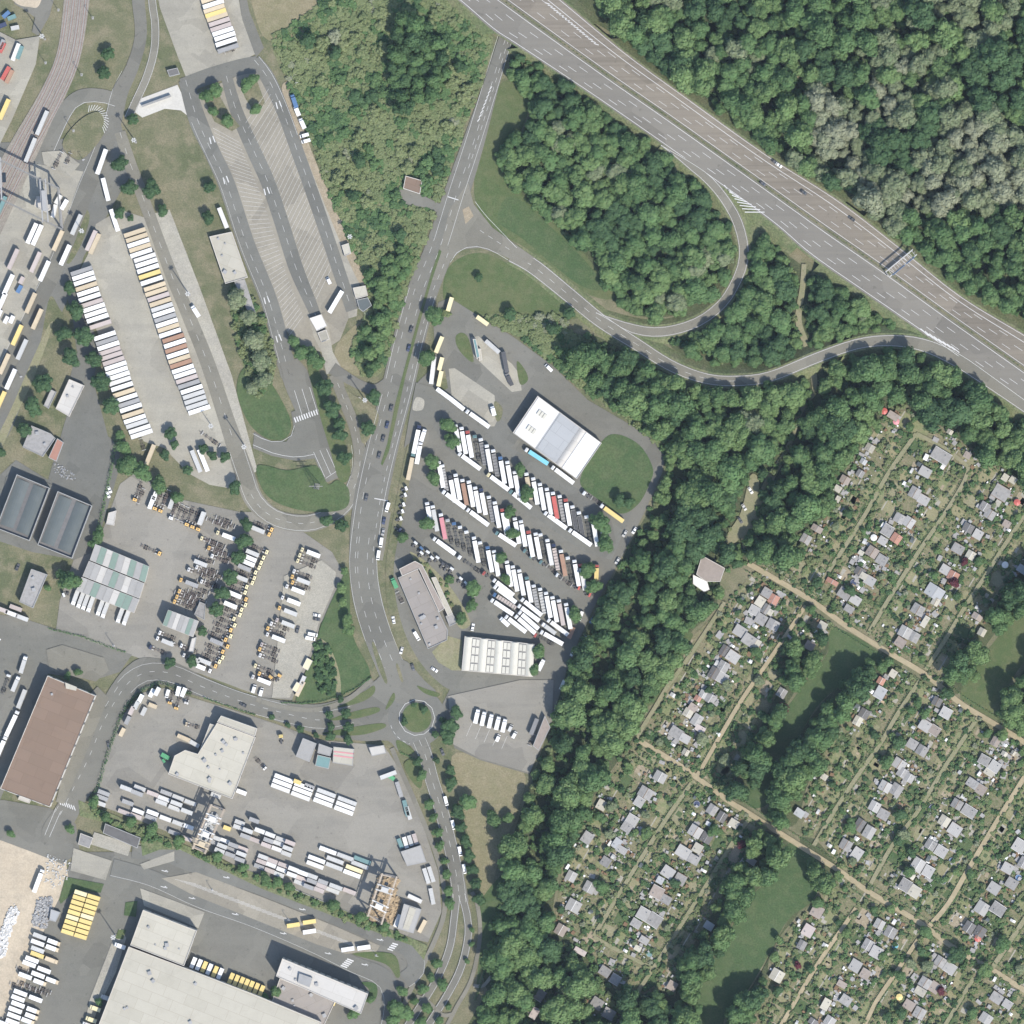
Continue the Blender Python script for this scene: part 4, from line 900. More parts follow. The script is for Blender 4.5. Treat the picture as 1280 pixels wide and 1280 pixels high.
# ---- portal cranes: two girders on legs with a trolley
def gantry(name, g1, g2, h, mat, label, trolleys, beam=1.3):
    cx = (g1[0]+g1[2]+g2[0]+g2[2])/4; cy = (g1[1]+g1[3]+g2[1]+g2[3])/4; X, Y = P(cx, cy); z = gz(cx, cy)
    e = empty(name, (X, Y, z)); L = lambda x, y, zz: Vector((P(x, y)[0]-X, P(x, y)[1]-Y, zz))
    for g in (g1, g2):
        a, b = L(g[0], g[1], h), L(g[2], g[3], h); d = b-a; ang = math.atan2(d.y, d.x); mb = MB()
        mb.box(-1, d.length+1, -beam/2, beam/2, -.9, .9); mb.box(-1, d.length+1, -beam/2-.5, -beam/2-.42, .9, 1.9)
        n = int(d.length/3)
        for i in range(n): mb.box(i*3, i*3+.15, -beam/2-.9, beam/2+.9, .9, 1.0)
        o = mb.build('girder', M[mat], e); o.location = a; o.rotation_euler = (0, 0, ang)
        for p in (a, b): MB().tube((p.x, p.y, 0), (p.x, p.y, h-.9), .7, .5).build('leg', M[mat], e)
    for i in (0, 1):
        a = L(g1[2*i], g1[2*i+1], h-1.5); b = L(g2[2*i], g2[2*i+1], h-1.5); MB().tube(a, b, .5, .5).build('cross_tie', M[mat], e)
        a.z = b.z = 1.0; MB().tube(a, b, .6, .6).build('bogie_beam', M['steel'], e)
    for t, m in trolleys:
        a = L(g1[0]+(g1[2]-g1[0])*t, g1[1]+(g1[3]-g1[1])*t, h+1); b = L(g2[0]+(g2[2]-g2[0])*t, g2[1]+(g2[3]-g2[1])*t, h+1); d = b-a
        mb = MB(); mb.box(-.8, d.length+.8, -2.0, -1.2, 0, .6).box(-.8, d.length+.8, 1.2, 2.0, 0, .6).box(d.length*.25, d.length*.75, -1.2, 1.2, 0, 1.8)
        o = mb.build('trolley', M[m], e); o.location = a; o.rotation_euler = (0, 0, math.atan2(d.y, d.x))
        MB().box(d.length*.35, d.length*.6, 2.2, 4.4, -3.2, -.6).build('cabin', M['glass'], o)
    tag(e, label, 'crane'); return e
gantry('portal_crane', (-40,181,74,236), (-40,229,78,287), 15.0, 'crane_grey', 'grey rail-mounted portal crane spanning the freight tracks', ((.84,'grey'),(.35,'grey')), .9)
gantry('portal_crane', (265,1006,243,1058), (281,1012,258,1064), 13.0, 'crane_tan', 'tan twin-girder crane across the lower container rows', ((.25,'offwhite'),(.62,'offwhite'),(.85,'tan')), 1.2)
gantry('portal_crane', (478,1092,461,1142), (496,1096,478,1152), 14.0, 'crane_tan', 'tan twin-girder crane standing over scrap heaps in the lower corner', ((.3,'lightgrey'),(.7,'offwhite')), 1.0)
# motorway sign gantry
X, Y = P(1124,332); e = empty('sign_gantry', (X, Y, MZ))
a_ = Vector(P(1108,344))-Vector((X,Y)); b_ = Vector(P(1142,316))-Vector((X,Y)); d_ = b_-a_; an = math.atan2(d_.y, d_.x)
o = MB().box(0, d_.length, -2.2, -1.6, 6.5, 7.3).box(0, d_.length, 1.6, 2.2, 6.5, 7.3).build('beam', M['lightgrey'], e); o.location = (a_.x, a_.y, 0); o.rotation_euler = (0,0,an)
mb = MB(); [mb.box(i, i+.25, -1.6, 1.6, 6.6, 6.8) for i in range(0, int(d_.length), 2)]; o = mb.build('walkway', M['lightgrey'], e); o.location = (a_.x, a_.y, 0); o.rotation_euler = (0,0,an)
for p in (a_, b_): MB().tube((p.x, p.y, -.2), (p.x, p.y, 7.0), .35, .3).build('post', M['steel'], e)
o = MB().box(2, d_.length*.55, -2.5, -2.3, 5.6, 8.4).box(d_.length*.6, d_.length-2, -2.5, -2.3, 5.6, 8.4).build('sign_board', M['blue'], e); o.location = (a_.x, a_.y, 0); o.rotation_euler = (0,0,an)
tag(e, 'white sign gantry over the upper motorway carriageway', 'gantry')

# ---- light masts (tall posts with a lamp ring)
def mast(i, x, y, h, lab):
    e = empty('light_mast', (P(x, y)[0], P(x, y)[1], gz(x, y)))
    r = h/26; MB().tube((0,0,0), (0,0,h), .38*r+.06, .16*r+.05, 8).build('pole', M['steel'], e)
    if h > 12:
        mb = MB()
        for k in range(6): t = k*math.pi/3; mb.box(.3, 1.5, -.35, .35, h-.2, h+.15, Matrix.Rotation(t, 4, 'Z'))
        mb.build('lamp_ring', M['lightgrey'], e)
    else: MB().box(0, 1.6, -.12, .12, h-.1, h+.08).build('lamp_arm', M['lightgrey'], e)
    MB().box(-.6,.6,-.6,.6,-.1,.25).build('base', M['grey'], e)
    tag(e, lab, 'light mast', 'tall light masts')
for i, (x, y, h, lab) in enumerate(((170,178,24,'tall light mast on the meadow below the crossing slab'),(56,49,25,'tall light mast between rail tracks and corner road'),(57,79,11,'short lamp post left of the rail tracks'),(102,94,12,'lamp post right of the rail bend'),(116,23,12,'lamp post right of the rail tracks at the top'),(73,13,11,'lamp post beside the corner road at the top'),
   (92,164,12,'lamp post on the hatched traffic island'),(104,200,8,'lamp post by the rail crane slab'),(104,290,17,'light mast on the grass tip beside the freight lane'),(26,471,9,'short lamp post beside the freight containers'),(307,559,26,'tall light mast where the stained strip meets the loop road'),(237,369,24,'tall light mast halfway along the stained strip'),
   (265,533,16,'light mast below the right trailer row'),(457,501,21,'light mast by the side road junction'),(142,807,11,'lamp post by the lower edge of the chassis yard'),(144,1169,21,'tall light mast beside the parcel hall'),(265,1112,8,'lamp post on the slanted parking, left one'),(360,1149,8,'lamp post on the slanted parking, middle one'),(470,1194,9,'lamp post at the right tip of the slanted parking'),(370,105,12,'lamp post on the bare verge of the outer customs lane'),(438,297,14,'lamp post by the small white hut at the fence'))): mast(i, x, y, h, lab)
# lattice tower on the loop lawn
e = empty('lattice_tower', (*P(396,608), gz(396,608))); mb = MB(); h = 24.0
for a in range(4):
    t = a*math.pi/2+.6; u = (t+math.pi/2); p0 = Vector((2.4*math.cos(t), 2.4*math.sin(t), 0)); p1 = Vector((.5*math.cos(t), .5*math.sin(t), h)); q0 = Vector((2.4*math.cos(u), 2.4*math.sin(u), 0)); q1 = Vector((.5*math.cos(u), .5*math.sin(u), h))
    mb.tube(p0, p1, .18, .12, 4)
    for k in range(8): mb.tube(p0.lerp(p1, k/8), q0.lerp(q1, (k+1)/8), .09, .09, 4)
mb.build('lattice', M['steel'], e); mb = MB(); [mb.box(-4, 4, -.2, .2, z_, z_+.3) for z_ in (17, 21)]; mb.build('cross_arm', M['steel'], e); tag(e, 'steel lattice tower on the dark lawn inside the loop road', 'tower')
# ================================================================== VEHICLES, TRAILERS, CONTAINERS
def rib_box(x0, x1, y0, y1, z0, z1, ribs, rim=.08):
    """box body with edge rails and shallow roof ribs"""
    mb = MB().box(x0, x1, y0, y1, z0, z1-rim)
    mb.box(x0, x1, y0-.02, y0+.1, z1-rim+.003, z1).box(x0, x1, y1-.1, y1+.02, z1-rim+.003, z1)
    for i in range(ribs):
        x = x0+.05+(x1-x0-.25)*i/max(1, ribs-1); mb.box(x, x+.14, y0+.1, y1-.1, z1-rim+.003, z1-.01)
    return mb
def axle(x, r=.5, w=1.22, k=8):
    mb = MB(); prof = [(-w, r), (-w+.38, r), (-w+.39, .1), (w-.39, .1), (w-.38, r), (w, r)]     # wheel, axle bar, wheel as one turned piece
    for y, q in prof: mb.v += [(x+q*math.cos(2*math.pi*i/k), y, r+q*math.sin(2*math.pi*i/k)) for i in range(k)]
    for j in range(len(prof)-1):
        for i in range(k): n = (i+1) % k; mb.f.append((j*k+i, (j+1)*k+i, (j+1)*k+n, j*k+n))
    mb.f.append(tuple(range(k))); mb.f.append(tuple(len(mb.v)-1-i for i in range(k))); return mb
def cab_mesh(x1, ln=2.2, w=1.22, z0=.55, z1=3.5):
    return MB().prism([(x1-ln, z0), (x1, z0), (x1+.02, 1.7), (x1-.35, z1-.35), (x1-.7, z1), (x1-ln, z1+.1)], -w, w)
PR = {}
def proto(name, parts): PR[name] = [(pn, mb.mesh(pn), key) for pn, mb, key in parts]
L = 17.0; H = L/2
tractor = lambda x: [('cab', cab_mesh(x), 'cab'), ('windscreen', MB().prism([(x-.02, 1.75), (x+.05, 1.75), (x-.28, 3.1), (x-.36, 3.1)], -1.1, 1.1), 'glass'), ('roof_deflector', MB().prism([(x-1.9, 3.58), (x-.9, 3.52), (x-1.8, 3.95)], -1.0, 1.0), 'cab'), ('sun_visor', MB().box(x-.45, x-.12, -1.15, 1.15, 3.12, 3.2), 'black')]
def chassis(x0, x1, z=.95):
    mb = MB().box(x0, x1, -.5, -.36, z-.2, z+.1).box(x0, x1, .36, .5, z-.2, z+.1)
    n = int((x1-x0)/2.4)
    for i in range(n+1): x = x0+(x1-x0-.25)*i/max(1, n); mb.box(x, x+.25, -1.2, 1.2, z-.1, z+.11)
    return mb
semi_ax = [('axle', axle(H-1.4), 'tyre'), ('axle', axle(H-5.0), 'tyre'), ('axle', axle(-H+2.2), 'tyre'), ('axle', axle(-H+3.5), 'tyre'), ('axle', axle(-H+4.8), 'tyre')]
proto('semi', tractor(H) + [('tractor_frame', MB().box(H-6.2, H-2.2, -.45, .45, .7, 1.05), 'black'), ('trailer_body', rib_box(-H, H-3.1, -1.27, 1.27, 1.2, 4.0, 12), 'body'), ('trailer_frame', MB().box(-H+.2, H-4.5, -.5, .5, .9, 1.2), 'black'), ('rear_door', MB().box(-H-.05, -H+.02, -1.15, 1.15, 1.3, 3.8), 'door')] + semi_ax)
proto('flatbed', tractor(H) + [('tractor_frame', MB().box(H-6.2, H-2.2, -.45, .45, .7, 1.05), 'black'), ('load_bed', MB().box(-H, H-3.2, -1.27, 1.27, 1.15, 1.35), 'body'), ('headboard', MB().box(H-3.3, H-3.18, -1.27, 1.27, 1.35, 2.8), 'door'), ('side_rail', MB().box(-H, H-3.3, -1.28, -1.2, 1.35, 1.8), 'door'), ('side_rail', MB().box(-H, H-3.3, 1.2, 1.28, 1.35, 1.8), 'door'), ('cross_bar', (lambda m: [m.box(x, x+.3, -1.2, 1.2, 1.36, 1.5) for x in np.arange(-H+1, H-4, 1.9)] and m)(MB()), 'black')] + semi_ax)
proto('skeletal', tractor(H) + [('trailer_frame', chassis(-H, H-2.4, 1.1), 'black')] + semi_ax)
proto('tractor', [(n, m, k) for n, m, k in tractor(3.0)] + [('frame', MB().box(-3.0, .8, -.45, .45, .7, 1.05), 'black'), ('fifth_wheel', MB().box(-1.6, -.5, -.6, .6, 1.05, 1.2), 'black'), ('fuel_tank', MB().cyl(.2, .75, .32, -1.15, -.6), 'door'), ('axle', axle(1.7), 'tyre'), ('axle', axle(-1.3), 'tyre')])
TL = 13.6
proto('trailer', [('trailer_body', rib_box(-TL/2, TL/2, -1.27, 1.27, 1.1, 4.0, 12), 'body'), ('frame', MB().box(-TL/2+.2, TL/2-.3, -.5, .5, .8, 1.1), 'black'), ('rear_door', MB().box(-TL/2-.05, -TL/2+.02, -1.15, 1.15, 1.2, 3.8), 'door'), ('landing_leg', MB().box(TL/2-3.4, TL/2-3.2, -1.0, -.8, 0, .9).box(TL/2-3.4, TL/2-3.2, .8, 1.0, 0, .9), 'black'), ('axle', axle(-TL/2+2.2), 'tyre'), ('axle', axle(-TL/2+3.5), 'tyre')])
CL = 12.5
proto('chassis_truck', [('cab', cab_mesh(CL/2, 2.0, 1.2, .5, 3.1), 'cab'), ('windscreen', MB().prism([(CL/2-.02, 1.6), (CL/2+.05, 1.6), (CL/2-.28, 2.7), (CL/2-.36, 2.7)], -1.08, 1.08), 'glass'), ('roof_hatch', MB().box(CL/2-1.5, CL/2-1.0, -.4, .4, 3.16, 3.3), 'black'), ('frame', chassis(-CL/2, CL/2-2.0), 'frame'), ('battery_box', MB().box(CL/2-3.8, CL/2-2.6, -1.15, -.6, .5, 1.0).box(CL/2-3.8, CL/2-2.6, .6, 1.15, .5, 1.0), 'door'), ('axle', axle(CL/2-1.3), 'tyre'), ('axle', axle(-CL/2+3.4), 'tyre'), ('axle', axle(-CL/2+2.1), 'tyre')])
proto('chassis_box', PR and [('cab', cab_mesh(CL/2, 2.0, 1.2, .5, 3.1), 'cab'), ('windscreen', MB().prism([(CL/2-.02, 1.6), (CL/2+.05, 1.6), (CL/2-.28, 2.7), (CL/2-.36, 2.7)], -1.08, 1.08), 'glass'), ('roof_hatch', MB().box(CL/2-1.5, CL/2-1.0, -.4, .4, 3.16, 3.3), 'black'), ('frame', chassis(-CL/2, CL/2-2.0), 'frame'), ('swap_body', rib_box(-CL/2, -CL/2+8.2, -1.25, 1.25, 1.2, 3.7, 8), 'body'), ('axle', axle(CL/2-1.3), 'tyre'), ('axle', axle(-CL/2+3.4), 'tyre'), ('axle', axle(-CL/2+2.1), 'tyre')])
proto('bare_chassis', [('frame', chassis(-5, 5), 'frame'), ('drawbar', MB().box(5, 6.4, -.12, .12, .75, .9), 'frame'), ('twist_lock', MB().box(4.6, 4.9, -1.3, 1.3, 1.06, 1.2).box(-4.9, -4.6, -1.3, 1.3, 1.06, 1.2), 'door'), ('axle', axle(-2.6), 'tyre'), ('axle', axle(-1.3), 'tyre')])
proto('rigid', [('cab', cab_mesh(4.0, 1.9, 1.15, .5, 2.9), 'cab'), ('windscreen', MB().prism([(3.98, 1.5), (4.05, 1.5), (3.75, 2.5), (3.66, 2.5)], -1.02, 1.02), 'glass'), ('box_body', rib_box(-4.0, 2.0, -1.25, 1.25, 1.0, 3.7, 6), 'body'), ('frame', MB().box(-3.9, 2.2, -.45, .45, .7, 1.0), 'black'), ('axle', axle(2.7), 'tyre'), ('axle', axle(-2.2), 'tyre')])
CT = 6.1
proto('container', [('shell', rib_box(-CT/2, CT/2, -1.22, 1.22, 0, 2.6, 7), 'body'), ('door', MB().box(-CT/2-.06, -CT/2+.01, -1.1, -.03, .15, 2.45), 'door'), ('door', MB().box(-CT/2-.06, -CT/2+.01, .03, 1.1, .15, 2.45), 'door')])
proto('swap_body', [('shell', rib_box(-3.9, 3.9, -1.25, 1.25, 1.1, 3.8, 8), 'body'), ('door', MB().box(-3.96, -3.89, -1.1, 1.1, 1.2, 3.6), 'door')] + [('leg', MB().box(sx-.08, sx+.08, sy-.08, sy+.08, 0, 1.1), 'black') for sx in (-3, 3) for sy in (-1.1, 1.1)])
proto('car', [('body', MB().prism([(-2.15,.35),(2.15,.35),(2.2,.7),(1.2,.92),(-2.0,.98),(-2.2,.7)], -.88, .88), 'body'), ('cabin', MB().prism([(-1.75,.95),(1.0,.9),(.25,1.42),(-1.3,1.45)], -.78, .78), 'glass'), ('roof', MB().box(-1.25,.2,-.72,.72,1.44,1.5), 'body')] + [('wheel', MB().cyl(sx,.32,.32,sy-.1,sy+.1), 'tyre') for sx in (-1.35,1.35) for sy in (-.8,.8)])
proto('van', [('body', MB().prism([(-2.9,.4),(2.9,.4),(2.9,1.1),(2.2,1.25),(1.5,2.3),(1.2,2.45),(-2.9,2.45)], -.98, .98), 'body'), ('windscreen', MB().prism([(2.24,1.28),(2.3,1.28),(1.55,2.28),(1.48,2.28)], -.85, .85), 'glass')] + [('wheel', MB().cyl(sx,.36,.36,sy-.12,sy+.12), 'tyre') for sx in (-1.8,1.9) for sy in (-.88,.88)])
proto('rail_wagon', [('deck', MB().box(-9,9,-1.35,1.35,.9,1.2), 'frame'), ('side_beam', MB().box(-9,9,-1.4,-1.2,1.2,1.45).box(-9,9,1.2,1.4,1.2,1.45), 'frame'), ('load', rib_box(-8.4,8.4,-1.2,1.2,1.2,3.6,14), 'body')] + [('bogie', MB().box(x-1.4,x+1.4,-1.0,1.0,.3,.9), 'black') for x in (-6.5,6.5)])
LEN = {'semi':L,'flatbed':L,'skeletal':L,'tractor':6.0,'trailer':TL,'chassis_truck':CL,'chassis_box':CL,'bare_chassis':10.0,'rigid':8.0,'container':CT,'swap_body':7.8,'car':4.4,'van':5.8,'rail_wagon':18.0}
NAMES = {'semi':'articulated_lorry','flatbed':'flatbed_lorry','skeletal':'skeletal_lorry','tractor':'tractor_unit','trailer':'semi_trailer','chassis_truck':'chassis_truck','chassis_box':'chassis_truck','bare_chassis':'trailer_chassis','rigid':'box_truck','container':'container','swap_body':'swap_body','car':'car','van':'van','rail_wagon':'rail_wagon'}
CATS = {'semi':'lorry','flatbed':'lorry','skeletal':'lorry','tractor':'tractor unit','trailer':'trailer','chassis_truck':'truck','chassis_box':'truck','bare_chassis':'chassis','rigid':'truck','container':'container','swap_body':'swap body','car':'car','van':'van','rail_wagon':'wagon'}
FIX = {'glass':'glass','black':'darkgrey','tyre':'tyre','door':'lightgrey','frame':'frame_brown'}
def place(kind, f, b, label, group=None, body='white', cab='white', frame=None, z=None, stretch=True, fixlen=None):
    (fx, fy), (bx, by) = P(*f), P(*b); d = math.hypot(fx-bx, fy-by); an = math.atan2(fy-by, fx-bx)
    cx, cy = (f[0]+b[0])/2, (f[1]+b[1])/2
    sx = max(.75, min(2.1 if kind == 'container' else 1.35, d/LEN[kind])) if stretch else 1.0
    if fixlen: sx = fixlen/LEN[kind]
    e = empty(NAMES[kind], ((fx+bx)/2, (fy+by)/2, (gz(cx, cy) if z is None else z)), an, (sx, 1.0, 1.0))
    for pn, me, key in PR[kind]:
        m = {'body': body, 'cab': cab}.get(key) or (frame if key == 'frame' and frame else FIX.get(key, 'grey'))
        if key == 'door' and kind in ('container','swap_body','trailer'): m = body
        obj(pn, me, M[m], e)
    tag(e, label, CATS[kind], group); return e
CN = {'w':'white','o':'offwhite','l':'lightgrey','g':'grey','d':'darkgrey','y':'yellow','Y':'paleyellow','t':'tan','b':'brown','r':'red','p':'pink','P':'pinkgrey','u':'blue','U':'darkblue','s':'skyblue','T':'teal','n':'orange','G':'green','m':'midgrey'}
CW = {'white':'white','offwhite':'cream-white','lightgrey':'light grey','grey':'grey','darkgrey':'dark','yellow':'yellow','paleyellow':'pale yellow','tan':'tan','brown':'brown','red':'red','pink':'pink-red','pinkgrey':'pinkish grey','blue':'blue','darkblue':'dark blue','skyblue':'sky blue','teal':'teal','orange':'orange','green':'green','midgrey':'mid grey'}
# ---- truck park: slanted rows (front x, front y, cab, body, type)
def slant(rows, vec, phrase, group):
    for i, (x, y, c, b, k) in enumerate(rows):
        kind = {'s':'semi','f':'flatbed','k':'skeletal'}[k]; cab, body = CN[c], CN[b]
        word = {'s':'articulated lorry','f':'flatbed lorry','k':'empty skeletal lorry'}[k]
        place(kind, (x, y), (x+vec[0], y+vec[1]), '%s %s, %s cab, %s from left in the %s' % (CW[body], word, CW[cab], ordw(i), phrase), group, body, cab)
slant([(569,530,'w','w','s'),(576.5,533,'w','w','s'),(584,537.5,'r','w','s'),(593,543,'T','d','k'),(600.5,547,'w','m','f'),(608,555,'w','o','s'),(616,561,'w','m','f'),(625,570,'u','w','s'),(633.7,575.5,'w','w','s'),(643,588,'w','w','s'),(657.5,590,'w','t','s'),(666,596,'w','w','s'),(674.3,603,'w','w','s'),(683,609,'w','o','s'),(690.6,614,'w','r','s'),(699,618,'w','g','f'),(706.5,622.5,'r','w','s'),(715,631,'w','d','f'),(723,638.5,'w','d','f'),(732.5,643.5,'w','d','k'),(740.6,648.5,'w','w','s')], (6,34.5), 'uppermost slanted lorry row', 'lorries in the uppermost slanted row')
slant([(548,576,'w','w','s'),(552.5,580,'w','g','f'),(562.5,594,'d','w','s'),(569,591.5,'w','w','s'),(577.5,598,'w','b','s'),(585.5,600,'w','w','s'),(593.5,607.5,'w','w','s'),(601,610,'U','w','s'),(610.5,619,'w','m','f'),(618,626,'w','w','s'),(627.5,635,'r','w','s'),(631.5,640,'w','w','s'),(643,646,'w','w','s'),(650.6,649.5,'w','w','s'),(660,662.5,'r','w','s'),(669,665,'w','w','s'),(675,666,'w','g','k'),(683.7,673,'w','o','s'),(691.5,679,'U','P','f'),(700.6,686.5,'w','b','s'),(709,695,'w','g','k'),(717.5,699,'w','w','s'),(725,704,'r','o','s')], (6.2,33.5), 'middle slanted lorry row', 'lorries in the middle slanted row')
slant([(533.5,627,'w','w','s'),(540.5,631,'w','l','s'),(550.6,641,'w','p','s'),(559,648,'l','g','k'),(567,652,'u','g','k'),(574.5,656.5,'w','g','k'),(582.5,662.5,'w','g','k'),(592,670,'w','w','s'),(599.5,676,'w','m','k'),(609,682,'u','w','s'),(617,687,'w','w','s'),(633,700,'w','w','s'),(640.5,706,'w','w','s'),(648.5,711,'w','w','s'),(658,720,'T','w','s'),(666.5,730,'w','g','f'),(674.5,734,'w','l','f'),(682,739,'w','w','s'),(690,744.5,'w','w','s'),(698,748.5,'w','P','s'),(707,753,'w','w','s')], (6.2,33), 'lowest slanted lorry row', 'lorries in the lowest slanted row')
def lorries(rows, phrase, group):
    for i, (x, y, x2, y2, c, b, k) in enumerate(rows):
        kind = {'s':'semi','f':'flatbed','k':'skeletal','t':'trailer','R':'rigid','c':'tractor','v':'van','a':'car','w':'swap_body','x':'container','W':'rail_wagon','B':'bare_chassis','h':'chassis_truck','H':'chassis_box'}[k]
        word = {'s':'articulated lorry','f':'flatbed lorry','k':'empty skeletal lorry','t':'semi-trailer','R':'box truck','c':'tractor unit','v':'van','a':'car','w':'swap body','x':'container','W':'rail wagon','B':'empty trailer chassis','h':'chassis truck','H':'chassis truck carrying a box'}[k]
        cab, body = CN[c], CN[b]; col = CW[cab if k in 'ch' else body]
        place(kind, (x, y), (x2, y2), '%s %s, %s %s' % (col, word, ordw(i), phrase), group, body, cab)
lorries([(572.5,566,600.5,586.5,'w','w','s'),(608.5,592,636,612.5,'Y','w','s'),(636.5,613,664,635,'T','w','s'),(680,640,708,660.5,'w','w','s'),(710.5,661.5,739,681.5,'w','w','s')], 'from the left in the line closing the uppermost row', 'lorries parked across the row ends')
lorries([(552.5,613.5,581.5,635,'w','w','s'),(583,636,610.6,656.5,'w','w','s'),(619,665,645,682,'T','w','s')], 'from the left in the line closing the middle row', 'lorries parked across the row ends')
lorries([(541,672,569,692.5,'w','w','s'),(572,695,603,717,'w','g','k')], 'from the left in the line closing the lowest row', 'lorries parked across the row ends')
lorries([(655,688,661,692,'T','w','c'),(663,695,669,699,'T','w','c'),(675,702,681,706,'T','w','c'),(684,707,696,717,'d','d','B'),(695,718,702,722,'w','w','c'),(702,723,715,732,'d','d','B'),(724,735,718,733,'r','w','c'),(738,744,731,741,'r','w','c'),(604,716,610,720,'r','w','c')], 'in the chain of units below the middle row', 'tractor units and chassis between the rows')
lorries([(616,724,642,744,'w','w','s'),(617,732,645,753,'w','w','s'),(616,742,645,760,'u','P','f'),(613,749,641.5,768,'w','w','s'),(631,769.5,657.5,790,'w','w','s'),(651,748,677,769,'w','w','s'),(647,756,674,776,'w','w','s'),(648,764,673,786,'w','w','s'),(643.5,769,669,791.5,'w','w','s'),(684,774,710,793.5,'w','o','s'),(677,779,694.5,792,'w','l','R'),(675,789,703.5,805,'w','w','s'),(667,793,693,806,'r','l','k'),(625,772,636,782,'w','w','R')], 'in the diagonal block above the vaulted hall', 'lorries packed above the vaulted hall')
lorries([(524.5,531,517,567,'U','w','s'),(531.5,536,526.5,552,'w','w','R'),(526,552.5,521,580,'w','w','s'),(517,566,510,600,'T','t','s'),(546,486,563,498.5,'w','w','w'),(563,498.5,580,512,'w','w','w'),(582,513,611.5,534,'w','w','s'),(615,508,618,519,'w','w','R'),(565,372,560,389,'Y','Y','w'),(596,396,610,406,'Y','Y','w'),(553,421,545,441,'Y','Y','w'),(543,446,539,480,'t','o','t'),(553,447,549,463,'Y','Y','w'),(552,464,548,483,'Y','Y','w')], 'near the upper left entrance of the truck park', 'lorries and bodies near the truck park entrance')
lorries([(656,561,685,580,'w','s','s'),(689,583,717,604,'w','w','s'),(728,615,738,622,'w','w','c'),(740,623,752,630,'d','d','B'),(750,631,779,652,'w','y','s'),(746,707,745,730,'r','y','s'),(717,784,711,798,'r','b','x'),(607,426,624,441,'w','l','t'),(629,440,634,466,'m','d','t'),(633,466,640,482,'m','d','R'),(682,456,690,464,'w','w','v')], 'along the truck-stop hall and fuelling lanes', 'lorries beside the truck-stop hall')
lorries([(509,610,502,613,'w','w','c'),(508,618,501,621,'w','w','c'),(506,630,499,633,'w','w','c'),(504.5,638.5,497.5,641.5,'w','w','c'),(502.5,647.5,495.5,650.5,'w','w','c'),(501,663,494,660,'U','w','c'),(521,677,515,684,'w','w','c'),(528,684,522,690,'u','w','c'),(528,690,523,696,'w','w','c'),(536,688,531,696,'w','w','c'),(541,696,536,702,'w','w','c'),(548,695,543,703,'w','w','c'),(555,703,550,711,'d','d','c'),(560,706,555,714,'d','d','c'),(566,709,561,717,'w','w','c'),(577,722,572,728,'w','w','c'),(583,728,578,733,'w','w','c'),(490,722,496,735,'G','G','R'),(497,741,503,753,'m','d','B')], 'from top in the curved line left of the rows', 'tractor units parked in the curved line')
lorries([(598,886,594,904,'w','w','R'),(606,889,602,907,'w','w','R'),(615,892,611,910,'w','w','R'),(624,895,620,912,'w','w','R'),(632,898,628,915,'w','w','R'),(640,906,636,914,'w','l','v'),(645,915,641,922,'w','w','v'),(624,919,621,926,'w','w','v'),(671,899,664,917,'m','m','t'),(668,918,662,932,'d','d','B'),(706,850,701,862,'w','w','R'),(680,824,673,838,'w','w','R')], 'from the left in the lower corner of the truck park', 'vehicles in the lower corner of the truck park')
# ---- two long trailer rows on the concrete yard, and the row at the top
ROWA = [(102.5,339,'g'),(104.5,345,'w'),(106.5,351.5,'w'),(108.5,358.5,'t'),(110.5,365,'w'),(112.5,372,'w'),(115.5,379,'P'),(118,385,'w'),(120,391.5,'w'),(122.5,398,'w'),(126,406,'P'),(131.5,420,'w'),(134,426.5,'g'),(136,432.5,'w'),(137.5,439,'P'),(140,445,'P'),(142.5,451.5,'P'),(145,457.5,'w'),(146.5,464,'w'),(149,470,'w'),(150.5,476.5,'o'),(153,483.5,'w'),(155.5,491,'t'),(158.5,497.5,'w'),(161.5,504,'g'),(164,510,'w'),(166.5,517.5,'t'),(169,524,'w'),(171.5,530,'l'),(175,536.5,'o'),(177.5,542.5,'w')]
ROWB = [(169,291,'t'),(171.5,297.5,'t'),(173.5,304,'w'),(175.5,310,'t'),(177,316.5,'w'),(181.5,322.5,'o'),(183.5,329,'w'),(185.5,336,'w'),(187.5,343.5,'y'),(190,351,'w'),(194,358.5,'t'),(195.5,365,'t'),(198.5,371.5,'P'),(201,378,'t'),(203,384.5,'l'),(205,391,'w'),(207,397.5,'g'),(209,404,'w'),(211,410,'t'),(213,416.5,'w'),(217,423,'b'),(219,429.5,'w'),(220.5,436,'b'),(222.5,442.5,'w'),(224.5,449,'t'),(226.5,455,'b'),(229,461.5,'w'),(231.5,467.5,'w'),(234,474,'P'),(236.5,480.5,'g'),(240,487,'w'),(242.5,493.5,'l'),(244.5,500,'l'),(246.5,506.5,'l'),(249.5,512.5,'w')]
ROWC = [(263,-8,'t'),(265,-1,'t'),(267,5.5,'w'),(268,11.5,'t'),(270,17,'y'),(272,22,'t'),(274.5,28,'P'),(276.5,34.5,'P'),(279,40,'w'),(281.5,46,'w'),(283,53,'w'),(285.5,61,'g')]
for rows, phrase, grp, l in ((ROWA, 'left long row on the concrete yard', 'trailers of the left long row', 28), (ROWB, 'right long row on the concrete yard', 'trailers of the right long row', 28), (ROWC, 'row at the top edge', 'trailers at the top edge', 27)):
    for i, (x, y, b) in enumerate(rows):
        dx, dy = l/2*.95, -l/2*.312
        place('trailer', (x+dx, y+dy), (x-dx, y-dy), '%s semi-trailer, %s from top in the %s' % (CW[CN[b]], ordw(i), phrase), grp, CN[b])
place('bare_chassis', (281,66), (295,60), 'empty grey chassis below the trailer row at the top edge', None, 'grey')
